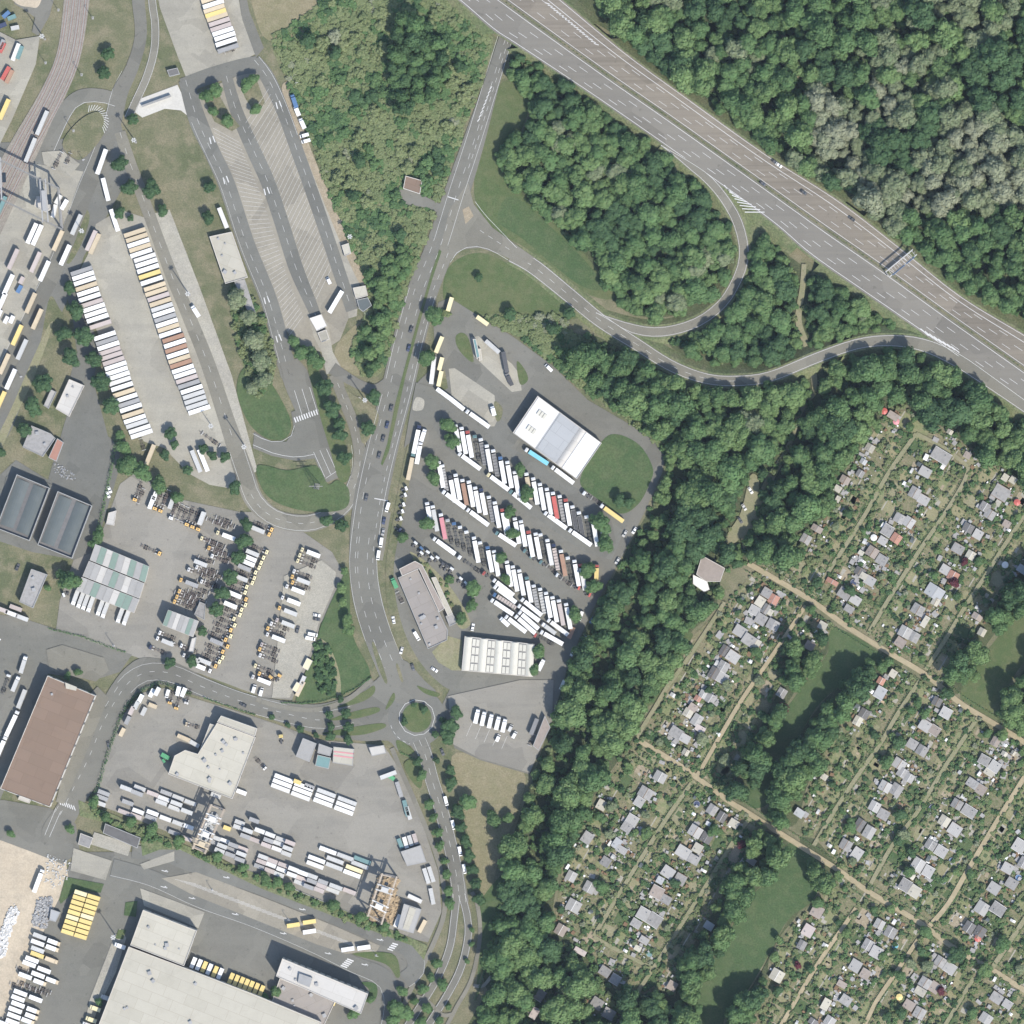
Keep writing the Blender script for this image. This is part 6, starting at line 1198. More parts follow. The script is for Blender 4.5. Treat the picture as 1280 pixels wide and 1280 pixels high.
TG = [
 ('dark','round tree','on the meadow by the rail tracks', [(136,68,9),(130,92,9)]),
 ('dark','round tree','round the parking by the crossing slab', [(166,150,8),(150,206,12),(162,236,11),(150,266,8),(164,273,5),(191,237,12),(204,264,8)]),
 ('dark','small tree','along the left edge of the customs lanes', [(262,234,8),(261,273,9)]),
 ('mid','tree','on islands atop the customs lanes', [(259,120,9),(270,114,10),(267,140,7),(285,151,9),(308,107,10),(317,100,9),(320,137,8)]),
 ('dark','round tree','lining the lane left of the trailers', [(87,360,9),(96,389,12),(81,417,11),(106,420,13),(89,448,12),(118,449,11),(127,477,12),(139,508,12),(55,480,13),(42,508,13),(31,538,10),(0,566,9)]),
 ('mid','bushy tree','below the left trailer row', [(155,560,11),(159,581,14),(178,590,13),(200,606,12),(222,621,9),(150,545,7)]),
 ('dark','small tree','on islands below the right trailer row', [(214,542,8),(206,569,7),(235,588,7),(254,561,7),(266,569,7),(281,571,8),(294,609,10),(218,556,6)]),
 ('olive','pale bushy tree','between office and customs lane', [(297,374,14),(312,397,11),(318,425,14),(327,450,13),(330,475,12),(316,485,9)]),
 ('mid','tree','in the clump ending the first customs lane', [(368,428,10),(378,441,11),(391,446,11),(399,454,9)]),
 ('dark','round tree','on the tree strip beside the loop road', [(406,485,12),(416,511,12),(425,543,10),(431,573,10),(424,530,8),(467,497,10),(460,535,10)]),
 ('mid','tree','on the verge right of the main road', [(543,396,13),(534,448,11)]),
 ('dark','small tree','in the corner by the loop junction', [(408,651,9),(427,657,9)]),
 ('mid','round tree','among the slanted lorry rows', [(560,532,11),(565,551,10),(540,578,10),(542,598,10),(534,655,10),(650,587,9),(658,617,10),(637,640,8),(641,667,9),(751,654,13),(757,679,12),(735,713,11),(742,733,10),(627,697,8),(632,724,8),(719,768,11)]),
 ('mid','round tree','round vaulted hall and long workshop', [(674,814,10),(668,837,8),(504,672,8),(591,736,11),(589,757,8),(576,773,9)]),
 ('dark','small street tree','on the islands of the western street', [(426,874,5),(412,893,6),(433,891,7),(414,908,6),(436,908,7),(413,920,6),(435,924,7),(340,896,4),(360,906,4),(376,911,5),(395,919,4)]),
 ('dark','small tree','round the roundabout', [(518,881,4),(530,887,5),(506,902,5),(553,900,4),(544,918,5),(570,890,9),(563,906,10),(560,920,11),(522,952,7),(546,950,5)]),
 ('mid','street tree','left of the southern road', [(527,969,8),(537,1005,7),(542,1022,7),(547,1040,7),(550,1057,6),(556,1076,5),(558,1093,7),(561,1113,7),(562,1129,7),(546,1203,8),(539,1221,7),(529,1236,7),(553,1230,8),(518,1251,6),(534,1260,8),(526,1276,7),(549,1275,6),(561,1258,5),(590,1162,4),(590,1180,4),(584,1201,4)]),
 ('dark','street tree','right of the southern road', [(563,963,7),(563,979,9),(572,1015,10),(576,1034,8),(582,1051,9),(587,1069,9),(591,1086,8),(595,1104,8),(599,1123,9)]),
 ('mid','tree','on the dry meadow right of the southern road', [(585,1001,11),(617,1023,12),(635,1022,8)]),
 ('mid','tree','in the clump right of the office slab', [(503,1238,8),(495,1258,12),(507,1266,11),(492,1276,11),(442,1266,8),(464,1249,6),(345,1238,8),(332,1246,6)]),
 ('dark','tree','of the dividing hedge in the chassis yard', [(309,656,9),(306,676,11),(298,696,10),(289,721,10),(279,741,10),(271,761,10),(253,789,7),(240,826,8),(212,828,8)]),
 ('mid','tree','by the grey halls on the left', [(88,726,14),(78,720,9),(60,735,5),(124,668,9),(118,680,7),(112,870,6),(98,840,6),(85,845,5)]),
 ('green','young tree','on the lawn right of the chassis yard', [(431,714,6),(427,735,7),(429,752,6),(434,775,9),(436,787,8)]),
 ('dark','tree','on the lawn beside the truck park', [(774,626,9),(786,628,8)]),
 ('mid','small tree','on the bank of the container yard', [(118,1002,7),(132,1021,7),(165,1027,8),(191,1036,9),(225,1050,8),(273,1070,8),(304,1084,7),(332,1096,8),(348,1102,7),(362,1108,7),(417,1130,9),(452,1146,9),(480,1158,8),(14,1042,6),(88,1036,6),(124,1252,5)]),
 ('dark','round tree','standing alone in the scrub', [(575,85,8),(385,52,11),(420,68,9),(450,202,9),(442,245,8),(500,295,9),(462,465,8)]),
 ('dark','round tree','on the lawn below the junction', [(598,347,6),(637,393,9),(690,412,9),(712,392,8)]),
]
for kind, noun, where, pts in TG:
    pts = sorted(pts, key=lambda p: p[1])
    for i, (x, y, r) in enumerate(pts):
        tree(x, y, r, kind, '%s %s, %s from top %s' % ('dark green' if kind == 'dark' else ('pale olive' if kind == 'olive' else 'green'), noun, ordw(i), where), 'trees ' + where, .85)

# garden hedges, huts, trees ------------------------------------------------------------------
HUTS = """1176 570 g 24 15;1156 590 l 15 12;1116 520 b 14 9;1087 560 t 12 10;1256 597 w 8 9;1266 600 w 9 8;1251 616 g 20 17;1247 629 w 7 8;1231 634 g 14 12;1143 616 g 14 14;1154 625 l 14 12;1047 611 w 9 8;1047 624 w 6 8;1187 540 w 8 6;1079 577 u 9 7;1056 600 b 13 10;1209 569 b 9 8;1075 592 g 10 9
1124 648 g 14 12;1136 653 l 14 13;1109 663 g 14 14;1120 673 r 13 12;1103 676 l 11 10;1090 690 b 15 13;1102 700 g 14 12;1076 691 w 7 6;1007 674 g 13 12;1021 661 b 15 8;1074 714 d 12 10;1079 720 w 9 8;1087 726 l 14 12;1055 742 g 16 13;1069 750 l 14 11;1061 761 g 12 9;1040 727 r 16 6;1210 660 d 14 11;1222 668 l 12 12;1197 686 g 15 12;1213 694 w 12 11;1181 712 l 12 12;1191 720 r 14 12;1168 740 u 24 16;1169 752 w 10 10;1147 762 g 16 13;1156 777 w 7 14;1131 790 l 16 14;1142 796 g 14 13;1125 803 b 13 12;1221 771 b 14 8;1227 790 w 10 10;1278 712 u 14 10;1237 643 g 14 12;1258 655 b 10 9
967 749 r 13 12;958 741 g 12 12;962 765 w 8 8;966 781 g 16 13;1028 782 w 11 10;1012 807 b 12 11;977 866 g 12 12;1100 866 u 13 15;1101 851 r 10 9;1116 842 w 9 10;1080 892 d 13 12;1072 901 w 11 12;1171 877 d 12 11;1182 891 l 14 13;1156 907 l 15 14;1168 913 b 13 12;1140 930 g 13 12;1152 938 g 14 13;1124 955 l 17 13;1244 927 b 11 12;1230 950 g 14 12;1243 958 l 14 13;1266 941 w 6 6;1255 942 w 8 6
1030 971 w 8 8;999 1016 u 12 10;1106 983 l 15 13;1120 987 g 15 15;1128 966 g 14 12;1136 972 l 13 11;1093 1008 l 14 13;1104 1018 g 14 13;1074 1031 d 12 16;1086 1040 l 14 16;1057 1056 g 15 13;1071 1067 l 13 15;1237 964 w 13 12;1215 979 g 15 11;1226 987 b 12 12;1196 1005 g 14 12;1211 1014 g 18 13;1180 1026 w 14 13;1193 1037 l 16 15;1176 1064 l 15 13;1163 1056 g 14 12;1147 1081 l 16 17;1160 1089 l 13 14;1131 1106 g 14 15;1143 1114 w 14 14;1139 1095 w 9 7;1274 1057 l 16 16;1259 1085 l 14 13;1242 1110 l 15 14;1264 1104 g 15 13;1279 1078 g 12 14;1227 1135 l 17 16;1247 1136 g 18 14;1211 1159 d 14 14;1225 1164 d 14 13;1222 1170 r 7 6
1021 1139 b 15 15;1010 1163 P 14 15;1002 1181 g 11 12;971 1219 w 17 15;1099 1155 l 13 12;1113 1165 g 15 14;1085 1181 g 14 14;1095 1190 l 15 15;1069 1207 l 14 15;1081 1217 b 12 12;1032 1255 w 10 15;1057 1250 g 14 12;1052 1230 b 12 8;1175 1202 g 14 13;1187 1210 l 15 13;1156 1228 g 15 13;1168 1234 b 13 14;1150 1239 t 14 10;1136 1256 b 14 12;1149 1266 g 15 14;1245 1247 g 15 13;1259 1255 l 12 10;1232 1273 l 16 13;1016 1277 d 12 8;1037 1276 l 14 12
825 971 l 16 13;807 991 g 18 14;799 1002 l 12 12;790 1025 l 15 13;783 1034 g 13 11;771 1054 u 10 13;777 1062 l 14 9;752 1006 w 12 13;734 1047 g 13 14;757 1077 g 12 12;714 1095 l 13 13;737 1109 g 15 14;717 1132 l 18 15;701 1162 b 14 14;725 1189 P 16 7;890 1012 g 13 13;902 1021 d 12 13;917 1029 w 12 10;869 1039 l 17 14;883 1047 d 14 13;854 1065 l 18 14;872 1060 w 12 12;867 1074 g 14 11;835 1090 l 16 14;850 1099 g 14 14;821 1115 b 16 15;832 1124 g 14 11;825 1100 u 9 9;804 1142 l 15 15;818 1150 g 17 16;795 1154 g 13 10;797 1185 w 9 7;805 1175 l 12 9;756 1214 g 14 12;769 1224 g 13 12;840 1232 b 12 12;886 1157 u 12 10;675 1244 g 11 14;668 1266 P 9 14;746 1254 g 15 14;761 1267 g 15 13;939 1076 l 12 8
950 752 w 11 13;957 761 g 9 13;943 763 l 14 11;951 774 g 14 13;925 789 l 16 13;936 800 g 17 14;946 805 w 8 11;905 813 d 10 14;916 821 l 16 14;904 833 g 14 13;892 841 d 12 15;902 847 l 15 13;879 868 l 11 10;872 873 r 9 7;888 873 g 14 12;860 891 w 12 11;871 900 l 13 15;866 884 b 11 9;845 916 g 17 13;856 923 l 13 11;857 940 w 9 8;875 911 P 13 8"""
HUTP = []
for t in HUTS.replace('\n', ';').split(';'):
    a = t.split(); HUTP.append((float(a[0]), float(a[1]), a[2], float(a[3]), float(a[4])))
HROOF = {'g':'roof_felt','l':'roof_sheet','d':'roof_felt_dark','b':'roof_felt_brown','w':'roof_white','r':'roof_tile','u':'roof_bluegrey','t':'concrete_stained','P':'pinkgrey'}
HWORD = {'g':'grey-roofed','l':'pale grey-roofed','d':'dark-roofed','b':'brown-roofed','w':'white-roofed','r':'red-roofed','u':'blue-grey-roofed','t':'sandy-roofed','P':'pinkish-roofed'}
# unit hut: 1 x 1 footprint; gabled, mono-pitch and flat patterns
def hut_parts(tp):
    wall = MB()
    if tp == 0:
        for x0, x1, y0, y1 in ((-.5,.5,-.5,-.48),(-.5,.5,.48,.5),(-.5,-.48,-.48,.48),(.48,.5,-.48,.48)): wall.box(x0,x1,y0,y1,-.2,2.3)
        roof = MB().prism([(-.54,2.28),(.54,2.28),(.54,2.36),(0,3.15),(-.54,2.36)], -.55, .55)
        trim = MB().box(-.02,.02,-.56,.56,3.12,3.2)
    elif tp == 1:
        wall.prism([(-.5,-.2),(.5,-.2),(.5,2.3),(-.5,2.75)], -.5, .5); roof = MB().prism([(-.55,2.80),(-.55,2.72),(.55,2.26),(.55,2.34)][::-1], -.55, .55); trim = MB().box(.52,.56,-.55,.55,2.2,2.3)
    else:
        wall.box(-.5,.5,-.5,.5,-.2,2.4); roof = MB().box(-.56,.56,-.56,.56,2.4,2.55); trim = MB().box(-.57,.57,-.57,-.54,2.36,2.6).box(-.57,.57,.54,.57,2.36,2.6)
    door = MB().box(-.32,-.14,.495,.515,0,1.95); win = MB().box(.08,.34,.495,.512,.95,1.75)
    chim = MB().box(.2,.26,.2,.27,2.3,3.3)
    return [('wall', wall.mesh('wall'), 'w'), ('roof', roof.mesh('roof'), 'r'), ('roof_trim', trim.mesh('roof_trim'), 't'), ('door', door.mesh('door'), 'd'), ('window', win.mesh('window'), 'g'), ('chimney', chim.mesh('chimney'), 'c')]
HP = [hut_parts(t) for t in range(3)]
def nearest_path(x, y):
    best = (1e9, 0, 0)
    for i, p in enumerate(PATHS):
        for a, b in zip(p, p[1:]):
            d = Vector((b[0]-a[0], b[1]-a[1])); v = Vector((x-a[0], y-a[1])); t = max(0, min(1, v.dot(d)/d.length_squared)); q = (v-d*t).length
            if q < best[0]: best = (q, i, 1 if d.cross(v) > 0 else 0)
    return best
PNAME = ['meadow path','west path','top left path','short top path','top middle path','top right path','valley path','centre path','wide path','lower middle path','right-edge path','lower right path','lower left path','southwest left path','southwest right path','southwest cross path']
rows = {}
for h in HUTP:
    q, i, s = nearest_path(h[0], h[1]); rows.setdefault((i, s), []).append(h)
gard_ang = math.atan2(-AY.y, AY.x)      # world angle of the cross direction
HUTLAB = {}
for (i, s), hs in sorted(rows.items()):
    hs.sort(key=lambda h: -along(h[0], h[1]))
    for n, (x, y, c, w, l) in enumerate(hs):
        rr = random.Random(int(x*13+y)); tp = rr.choice((0,0,1,2,2)) if c not in 'dr' else 0
        e = empty('garden_hut', (*P(x, y), gz(x, y)), gard_ang + rr.choice((0, math.pi/2, math.pi, -math.pi/2))*0 + rr.uniform(-.05,.05) + (math.pi if rr.random() < .5 else 0), (w*S*.9, l*S*.9, rr.uniform(.9,1.2)))
        wm = rr.choice(('wall_wood','wall_pale','wall_grey','wall_wood')); tm = rr.choice(('offwhite','grey','wall_wood'))
        for pn, me, k in HP[tp]:
            obj(pn, me, M[{'w':wm,'r':HROOF[c],'t':tm,'d':'wall_wood','g':'glass','c':'grey'}[k]], e)
        lab = '%s garden hut, %s from the top %s the %s' % (HWORD[c], ordw(n), ('left of','right of')[s], PNAME[i])
        tag(e, lab, 'garden hut', 'garden huts'); HUTLAB[(x, y)] = (HWORD[c], ordw(n), ('left of','right of')[s], PNAME[i])
        ang = 0; ca, sa = AY.x, AY.y
        pl = [(x+ca*u*w/2+(-sa)*v*l/2, y+sa*u*w/2+ca*v*l/2) for u, v in ((-1.1,-1.1),(1.1,-1.1),(1.1,1.1),(-1.1,1.1))]
        BLOCK.append((x-14, y-14, x+14, y+14, pl))
# plots: lawns, beds and terraces laid out on both sides of each hut, garden-square to the paths
rr = random.Random(3); LAYER = {k: MB() for k in ('lawn_plot','lawn_plot_dry','soil','paving','path_worn','lawn_rich')}
PLOTS = []
for key, g in GARDENS.items():
    us = [across(*p) for p in g]; vs = [along(*p) for p in g]
    v = min(vs)
    while v < max(vs):
        hgt = rr.uniform(16, 24); u = min(us) + rr.uniform(-12, 0)
        while u < max(us):
            wd = rr.uniform(12, 26)
            cu, cv = u+wd/2, v+hgt/2
            x = cu*AY.x*1 + cv*AX.x; y = cu*AY.y + cv*AX.y
            PLOTS.append((cu, cv, wd, hgt)); u += wd + rr.choice((1.2, 2.0, 5.0))
        v += hgt + 1.5
det = AY.x*AX.y - AY.y*AX.x
def inv(cu, cv):   # solve across/along back to plan coordinates
    m = np.array([[AY.x, AY.y], [AX.x, AX.y]]); r = np.linalg.solve(m, np.array([cu, cv])); return float(r[0]), float(r[1])
zp = {k: ZGARD+.004*(i+1) for i, k in enumerate(LAYER)}
def lay(k, cu, cv, du, dv, jit=.6):
    pts = [inv(cu+sx*du/2+rr.uniform(-jit,jit), cv+sy*dv/2+rr.uniform(-jit,jit)) for sx, sy in ((-1,-1),(1,-1),(1,1),(-1,1))]
    if not all(in_gardens(*p) for p in pts) or any(blocked(*p) for p in pts): return
    w = [P(*p) for p in pts]
    if area2(w) < 0: w = w[::-1]
    LAYER[k].quad(*[(a, b, zp[k]) for a, b in w])
for cu, cv, wd, hgt in PLOTS:
    t = rr.random(); k = 'lawn_plot' if t < .42 else ('lawn_plot_dry' if t < .68 else ('soil' if t < .74 else ('lawn_rich' if t < .86 else 'path_worn')))
    lay(k, cu, cv, wd*rr.uniform(.75,.98), hgt*rr.uniform(.7,.97), 1.2)
    for q in range(rr.choice((1,2,2,3))):
        lay(rr.choice(('soil','paving','lawn_plot_dry','path_worn','lawn_plot','lawn_rich','paving')), cu+rr.uniform(-.35,.35)*wd, cv+rr.uniform(-.35,.35)*hgt, rr.uniform(2.5,7), rr.uniform(3,9))
    if rr.random() < .5: lay('paving', cu+rr.choice((-.3,0,.3))*wd, cv, 1.5, hgt*.9, .1)
for x, y, c, w, l in HUTP:
    cu, cv = across(x, y), along(x, y)
    for q in range(2): lay('paving', cu+rr.uniform(-9,9), cv+rr.uniform(-9,9), rr.uniform(4,9), rr.uniform(4,8), .8)
for k, mb in LAYER.items():
    if mb.v: tag(mb.build({'lawn_plot':'garden_lawns','lawn_plot_dry':'garden_dry_lawns','soil':'garden_beds','paving':'garden_terraces','path_worn':'garden_tracks','lawn_rich':'garden_green_lawns'}[k], M[k]), kind='structure')
def dirw(x, y, h):
    dx, dy = x-h[0], y-h[1]; a = (round(math.atan2(dy, dx)/(math.pi/4))) % 8
    return ('right of','below right of','below','below left of','left of','above left of','above','above right of')[a]
# garden trees
GT = []; rr = random.Random(21)
tries = 0
while len(GT) < 118 and tries < 20000:
    tries += 1; x, y = rr.uniform(660,1278), rr.uniform(520,1278)
    if not in_gardens(x, y) or blocked(x, y): continue
    r = rr.choice((3.2,4,4.5,5.5,6.5,8))
    if any(math.hypot(x-a, y-b) < (r+c)*.95 for a, b, c in GT): continue
    GT.append((x, y, r))
GT += [(978,884,8),(1192,728,7),(952,893,6),(1252,1180,10),(1183,866,9),(1231,1212,10),(1157,1165,9),(1130,1043,9),(1123,1050,8),(1147,878,6),(1123,928,9),(1108,952,9),(1125,1018,9),(1205,702,6),(928,1055,6),(1176,1238,6),(997,1206,5),(1195,1192,12),(1218,846,8),(751,1107,9),(843,1104,7),(748,1020,6),(806,1018,7),(1063,1032,8)]
RED = {(1205,702),(928,1055),(1176,1238),(997,1206),(1192,728),(978,884)}
cnt = set()
GT.sort(key=lambda t: min(math.hypot(h[0]-t[0], h[1]-t[1]) for h in HUTP))
for x, y, r in GT:
    hx = min(HUTP, key=lambda h: math.hypot(h[0]-x, h[1]-y)); wd, on, sd, pn = HUTLAB[(hx[0], hx[1])]
    k = 'red' if (x, y) in RED else rr.choice(('mid','green','dark','mid','dark','olive'))
    adj = {'red':'dark red','mid':'green','green':'fresh-green','dark':'dark-green','olive':'greyish'}[k]
    sz = 'small' if r < 5 else 'bushy'
    if k == 'red': adj = 'red'
    lb = '%s %s tree %s %s %s hut %s the %s' % (sz, adj, dirw(x, y, hx), on, wd, sd, pn)
    if lb in cnt: lb = lb.replace(' tree ', ' tree farther ', 1)
    cnt.add(lb); tree(x, y, r, k, lb, 'garden trees', .8, 'garden_tree')
# hedges along paths, lanes (each a hedge of leafy clumps)
def hedge(pts, w, h, label, group, mat='leaf_mid', dens=1.0, name='hedge'):
    c = resample(pts, max(3, int(sum(math.dist(a, b) for a, b in zip(pts, pts[1:]))/3))); g = np.random.default_rng(int(pts[0][0]*3+pts[0][1])); V = []
    d = [0]; Pn = [Vector((*P(*p), gz(*p))) for p in c]
    for a, b in zip(Pn, Pn[1:]):
        l = (b-a).length; m = int(l*dens*9); u = (b-a)/max(l, .01); n = Vector((-u.y, u.x, 0))
        t = g.uniform(0, 1, m); s = g.uniform(-1, 1, m); zz = g.uniform(.15, 1, m)
        for i in range(m):
            p = a + (b-a)*t[i] + n*(s[i]*w/2) + Vector((0, 0, h*zz[i]*(.8+.2*math.sin(t[i]*9))))
            nr = Vector((g.normal()*.5+n.x*s[i], g.normal()*.5+n.y*s[i], .7)).normalized(); x_ = nr.orthogonal().normalized(); y_ = nr.cross(x_); q = g.uniform(.16, .34)
            V.append((p-x_*q-y_*q*.7, p+x_*q-y_*q, p+x_*q*.8+y_*q, p-x_*q+y_*q*.6))
    mb = MB(); [mb.quad(*[tuple(k) for k in q]) for q in V]
    if not V: return
    o = mb.build(name, M[mat]); tag(o, label, 'hedge', group); return o
for i, p in enumerate(PATHS[:15]):
    if i in (0, 3): continue
    for s, nm in ((-1,'left'),(1,'right')):
        q = resample(p, 24)[1:-1]; hedge(offset(q, s*3.9), .8, 1.2, 'low clipped hedge on the %s side of the %s' % (nm, PNAME[i]), 'hedges along the garden paths', 'leaf_dark' if s > 0 else 'leaf_mid', .45)
for i, p in enumerate(LANES):
    for s, nm in ((-1,'upper'),(1,'lower')): hedge(offset(resample(p, 40), s*9), .9, 1.3, 'clipped hedge on the %s side of the %s sandy lane' % (nm, ('upper','lower')[i]), 'hedges along the sandy lanes', 'leaf_mid', .45)
hedge([(465,846),(448,858),(427,869),(400,877),(375,879),(352,878)], 1.0, 2.0, 'dark hedge bordering the lawn above the western street', None, 'leaf_dark', .9)
hedge([(240,868),(215,857),(198,853),(180,860),(163,876),(152,892)], 2.6, 2.5, 'thick hedge round the corner of the western street', None, 'leaf_dark', 1.1)
hedge([(152,892),(144,915),(132,950),(122,985),(112,1000)], 2.4, 2.6, 'thick hedge down the left side of the container yard', None, 'leaf_dark', 1.1)
hedge([(320,894),(290,884),(255,872)], 1.2, 1.6, 'thin hedge between western street and container yard', None, 'leaf_mid', .8)
hedge([(60,785),(100,795),(130,806),(158,816)], 1.4, 1.6, 'broken hedge along the lower edge of the chassis yard', None, 'leaf_mid', .7)
hedge([(145,550),(140,580),(132,620),(128,640),(122,665)], 2.4, 3.0, 'hedge right of the glazed halls', None, 'leaf_mid', 1.0)
hedge([(530,965),(520,950),(500,940)], 1.0, 1.5, 'short hedge below the roundabout', None, 'leaf_mid', .8)
hedge([(625,1160),(612,1195),(600,1232),(594,1250)], 1.6, 2.0, 'dark hedge beside the cycle path at the lower edge', None, 'leaf_dark', 1.0)

# ---- masses of woodland and scrub (instances of the tree and shrub patterns)
def fill(poly, sp, seed, jit=.42, margin=0):
    g = random.Random(seed); xs = [p[0] for p in poly]; ys = [p[1] for p in poly]; out = []; y = min(ys); row = 0
    while y < max(ys):
        x = min(xs) + (sp/2 if row % 2 else 0)
        while x < max(xs):
            a, b = x+g.uniform(-jit,jit)*sp, y+g.uniform(-jit,jit)*sp
            if inside(a, b, poly): out.append((a, b))
            x += sp
        y += sp*.87; row += 1
    return out
def scatter(name, pts, protos, label, cat, trunks=None):
    """pts: (x, y, z, sx, sz, rot, idx) with metres; one mass object built with geometry nodes"""
    me = bpy.data.meshes.new(name); me.from_pydata([(p[0], p[1], p[2]) for p in pts], [], []); n = len(pts)
    for an, tp, vals in (('rot','FLOAT_VECTOR',[v for p in pts for v in (0,0,p[5])]), ('scl','FLOAT_VECTOR',[v for p in pts for v in (p[3],p[3],p[4])])):
        a = me.attributes.new(an, tp, 'POINT'); a.data.foreach_set('vector', vals)
    a = me.attributes.new('idx', 'INT', 'POINT'); a.data.foreach_set('value', [int(p[6]) for p in pts])
    o = bpy.data.objects.new(name, me); COL.objects.link(o)
    ng = bpy.data.node_groups.new(name, 'GeometryNodeTree'); ng.interface.new_socket('Geometry', in_out='INPUT', socket_type='NodeSocketGeometry'); ng.interface.new_socket('Geometry', in_out='OUTPUT', socket_type='NodeSocketGeometry')
    N = ng.nodes; Lk = ng.links; gi = N.new('NodeGroupInput'); go = N.new('NodeGroupOutput')
    def attr(nm, dt):
        a = N.new('GeometryNodeInputNamedAttribute'); a.data_type = dt; a.inputs['Name'].default_value = nm
        return [s for s in a.outputs if s.enabled and s.name == 'Attribute'][0]
    js = N.new('GeometryNodeJoinGeometry')
    for grp in [g for g in (protos, trunks) if g]:
        jn = N.new('GeometryNodeJoinGeometry')
        for pr in grp:
            oi = N.new('GeometryNodeObjectInfo'); oi.transform_space = 'ORIGINAL'; oi.inputs['Object'].default_value = pr; oi.inputs['As Instance'].default_value = True
            Lk.new(oi.outputs['Geometry'], jn.inputs[0])
        ip = N.new('GeometryNodeInstanceOnPoints'); ip.inputs['Pick Instance'].default_value = True
        Lk.new(gi.outputs[0], ip.inputs['Points']); Lk.new(jn.outputs[0], ip.inputs['Instance'])
        Lk.new(attr('idx','INT'), ip.inputs['Instance Index']); Lk.new(attr('rot','FLOAT_VECTOR'), ip.inputs['Rotation']); Lk.new(attr('scl','FLOAT_VECTOR'), ip.inputs['Scale'])
        Lk.new(ip.outputs[0], js.inputs[0])
    Lk.new(js.outputs[0], go.inputs[0]); md = o.modifiers.new('scatter', 'NODES'); md.node_group = ng
    return tag(o, label, cat, None, 'stuff')
def need(kind, d=PROTO_T):
    if d is PROTO_T: return [PROTO_T[(kind, v)][0] for v in range(3)], [PROTO_T[(kind, v)][1] for v in range(3)]
    return [PROTO_S[(kind, v)] for v in range(3)]
# one visible specimen of every pattern that the masses repeat
for i, (k, x, y, r) in enumerate((('pale',1027,120,13),('pale',1100,118,11),('pale',1130,85,10),('olive',1046,170,12),('olive',1062,190,12),('olive',1080,210,11))):
    for v in range(3):
        if (k, v) not in PROTO_T: tree(x+{0:0,1:.143,2:.286}[0], y, r, k, '%s tree, %s specimen in the pale stand of the upper right wood' % ('cream blossoming' if k == 'pale' else 'olive', ordw(i)), 'specimen trees of the wood', 1.0); break
EXTRA = {('pale',0):(1024,125),('pale',1):(1100,118),('pale',2):(1128,88)}
for k in ('green','mid','dark','pale','olive'):
    for v in range(3):
        q = 0
        while (k, v) not in PROTO_T:
            x = 1040+q*7+v*25; y = 150+v*20+q*3; q += 1
            if int(x*7+y*3) % 3 == v: tree(x, y, 11, k, '%s tree in the upper right wood, %s of its specimens' % ({'pale':'cream blossoming','olive':'olive'}.get(k, k+' green'), ordw(v)), 'specimen trees of the wood', 1.0)
            if q > 30: break
for k in ('scrub','green','dark','pale'):
    for v in range(3):
        base = {'scrub':(556,392),'green':(560,724),'dark':(398,846),'pale':(672,396)}[k]; q = 0
        while (k, v) not in PROTO_S and q < 60:
            x = base[0]+(q % 8)*2; y = base[1]+(q//8)*3; q += 1
            if int(x*7+y*3) % 3 == v: shrub(x, y, 5.5, k, '%s shrub, %s of the few %s' % ({'scrub':'light green','green':'green','dark':'dark','pale':'pale flowering'}[k], ordw(v), {'scrub':'by the upper entrance of the truck park','green':'behind the long workshop','dark':'on the lawn above the western street','pale':'on the lawn below the junction'}[k]), 'specimen shrubs')
rr = random.Random(5)
def wood(name, polys, kind_fn, label, sp, rmin, rmax, hmin, hmax, seed, clear=1.5):
    by = {}
    for j, poly in enumerate(polys):
        for x, y in fill(poly, sp, seed+j):
            if blocked(x, y): continue
            r = rr.uniform(rmin, rmax)*(1.25 if rr.random() < .15 else 1); k = kind_fn(x, y)
            if k is None or any(blocked(x+r*q*math.cos(t), y+r*q*math.sin(t)) for q in (.45, .85) for t in (0,.785,1.571,2.356,3.142,3.927,4.712,5.498)): continue
            if ingap(x, y, r*.55+4.5): continue
            s = r*S/RT*1.08
            by.setdefault(k, []).append((*P(x, y), 0.0, s, s*rr.uniform(hmin, hmax), rr.uniform(0, 6.28), rr.randrange(3)))
    return by
def vn(x, y, s=1.0):
    return math.sin(x*.031*s+1.3)*math.cos(y*.037*s-.4)+.6*math.sin(x*.011*s+y*.017*s+2)+.4*math.sin(x*.07*s-y*.05*s)
def ne_kind(x, y):
    pale = (1020 < x and 130 < y < 265 and (x-1020)*.25+130 < y+40) or math.hypot(x-1026,y-128) < 22 or math.hypot(x-1100,y-115) < 14 or math.hypot(x-1130,y-82) < 14 or math.hypot(x-1050,y-190) < 42
    v = vn(x, y)+rr.uniform(-.7,.7)
    if pale and y < 275 and v > -.95: return 'pale' if v > -.05 else 'olive'
    if x > 1090 and y < 130 and v > .15: return 'olive'
    if x > 980 and 60 < y < 290 and v > .75: return 'olive'
    if 790 < x < 960 and y < 90 and v > 1.0: return 'olive'
    return 'mid' if v > .2 else ('green' if v > -.55 else 'dark')
def loop_kind(x, y):
    v = vn(x, y, 1.6)+rr.uniform(-.7,.7)
    if v > 1.45: return 'olive'
    return 'green' if v > .35 else ('mid' if v > -.7 else 'dark')
def belt_kind(x, y):
    v = vn(x, y, 1.3)+rr.uniform(-.6,.6)
    return 'olive' if v > 1.75 else ('green' if v > .15 else ('mid' if v > -.85 else 'dark'))
GAP = smooth([(850,600),(818,695),(778,785),(748,850),(722,920),(692,990),(668,1065)], 6); GAP2 = smooth([(1075,478),(1030,498),(1000,515),(985,560),(962,598)], 6)
def ingap(x, y, w):
    return any(math.hypot(x-a, y-b) < w for a, b in GAP) or any(math.hypot(x-a, y-b) < w*.9 for a, b in GAP2)
ACC = {}
def merge(by):
    for k, v in by.items(): ACC.setdefault(k, []).extend(v)
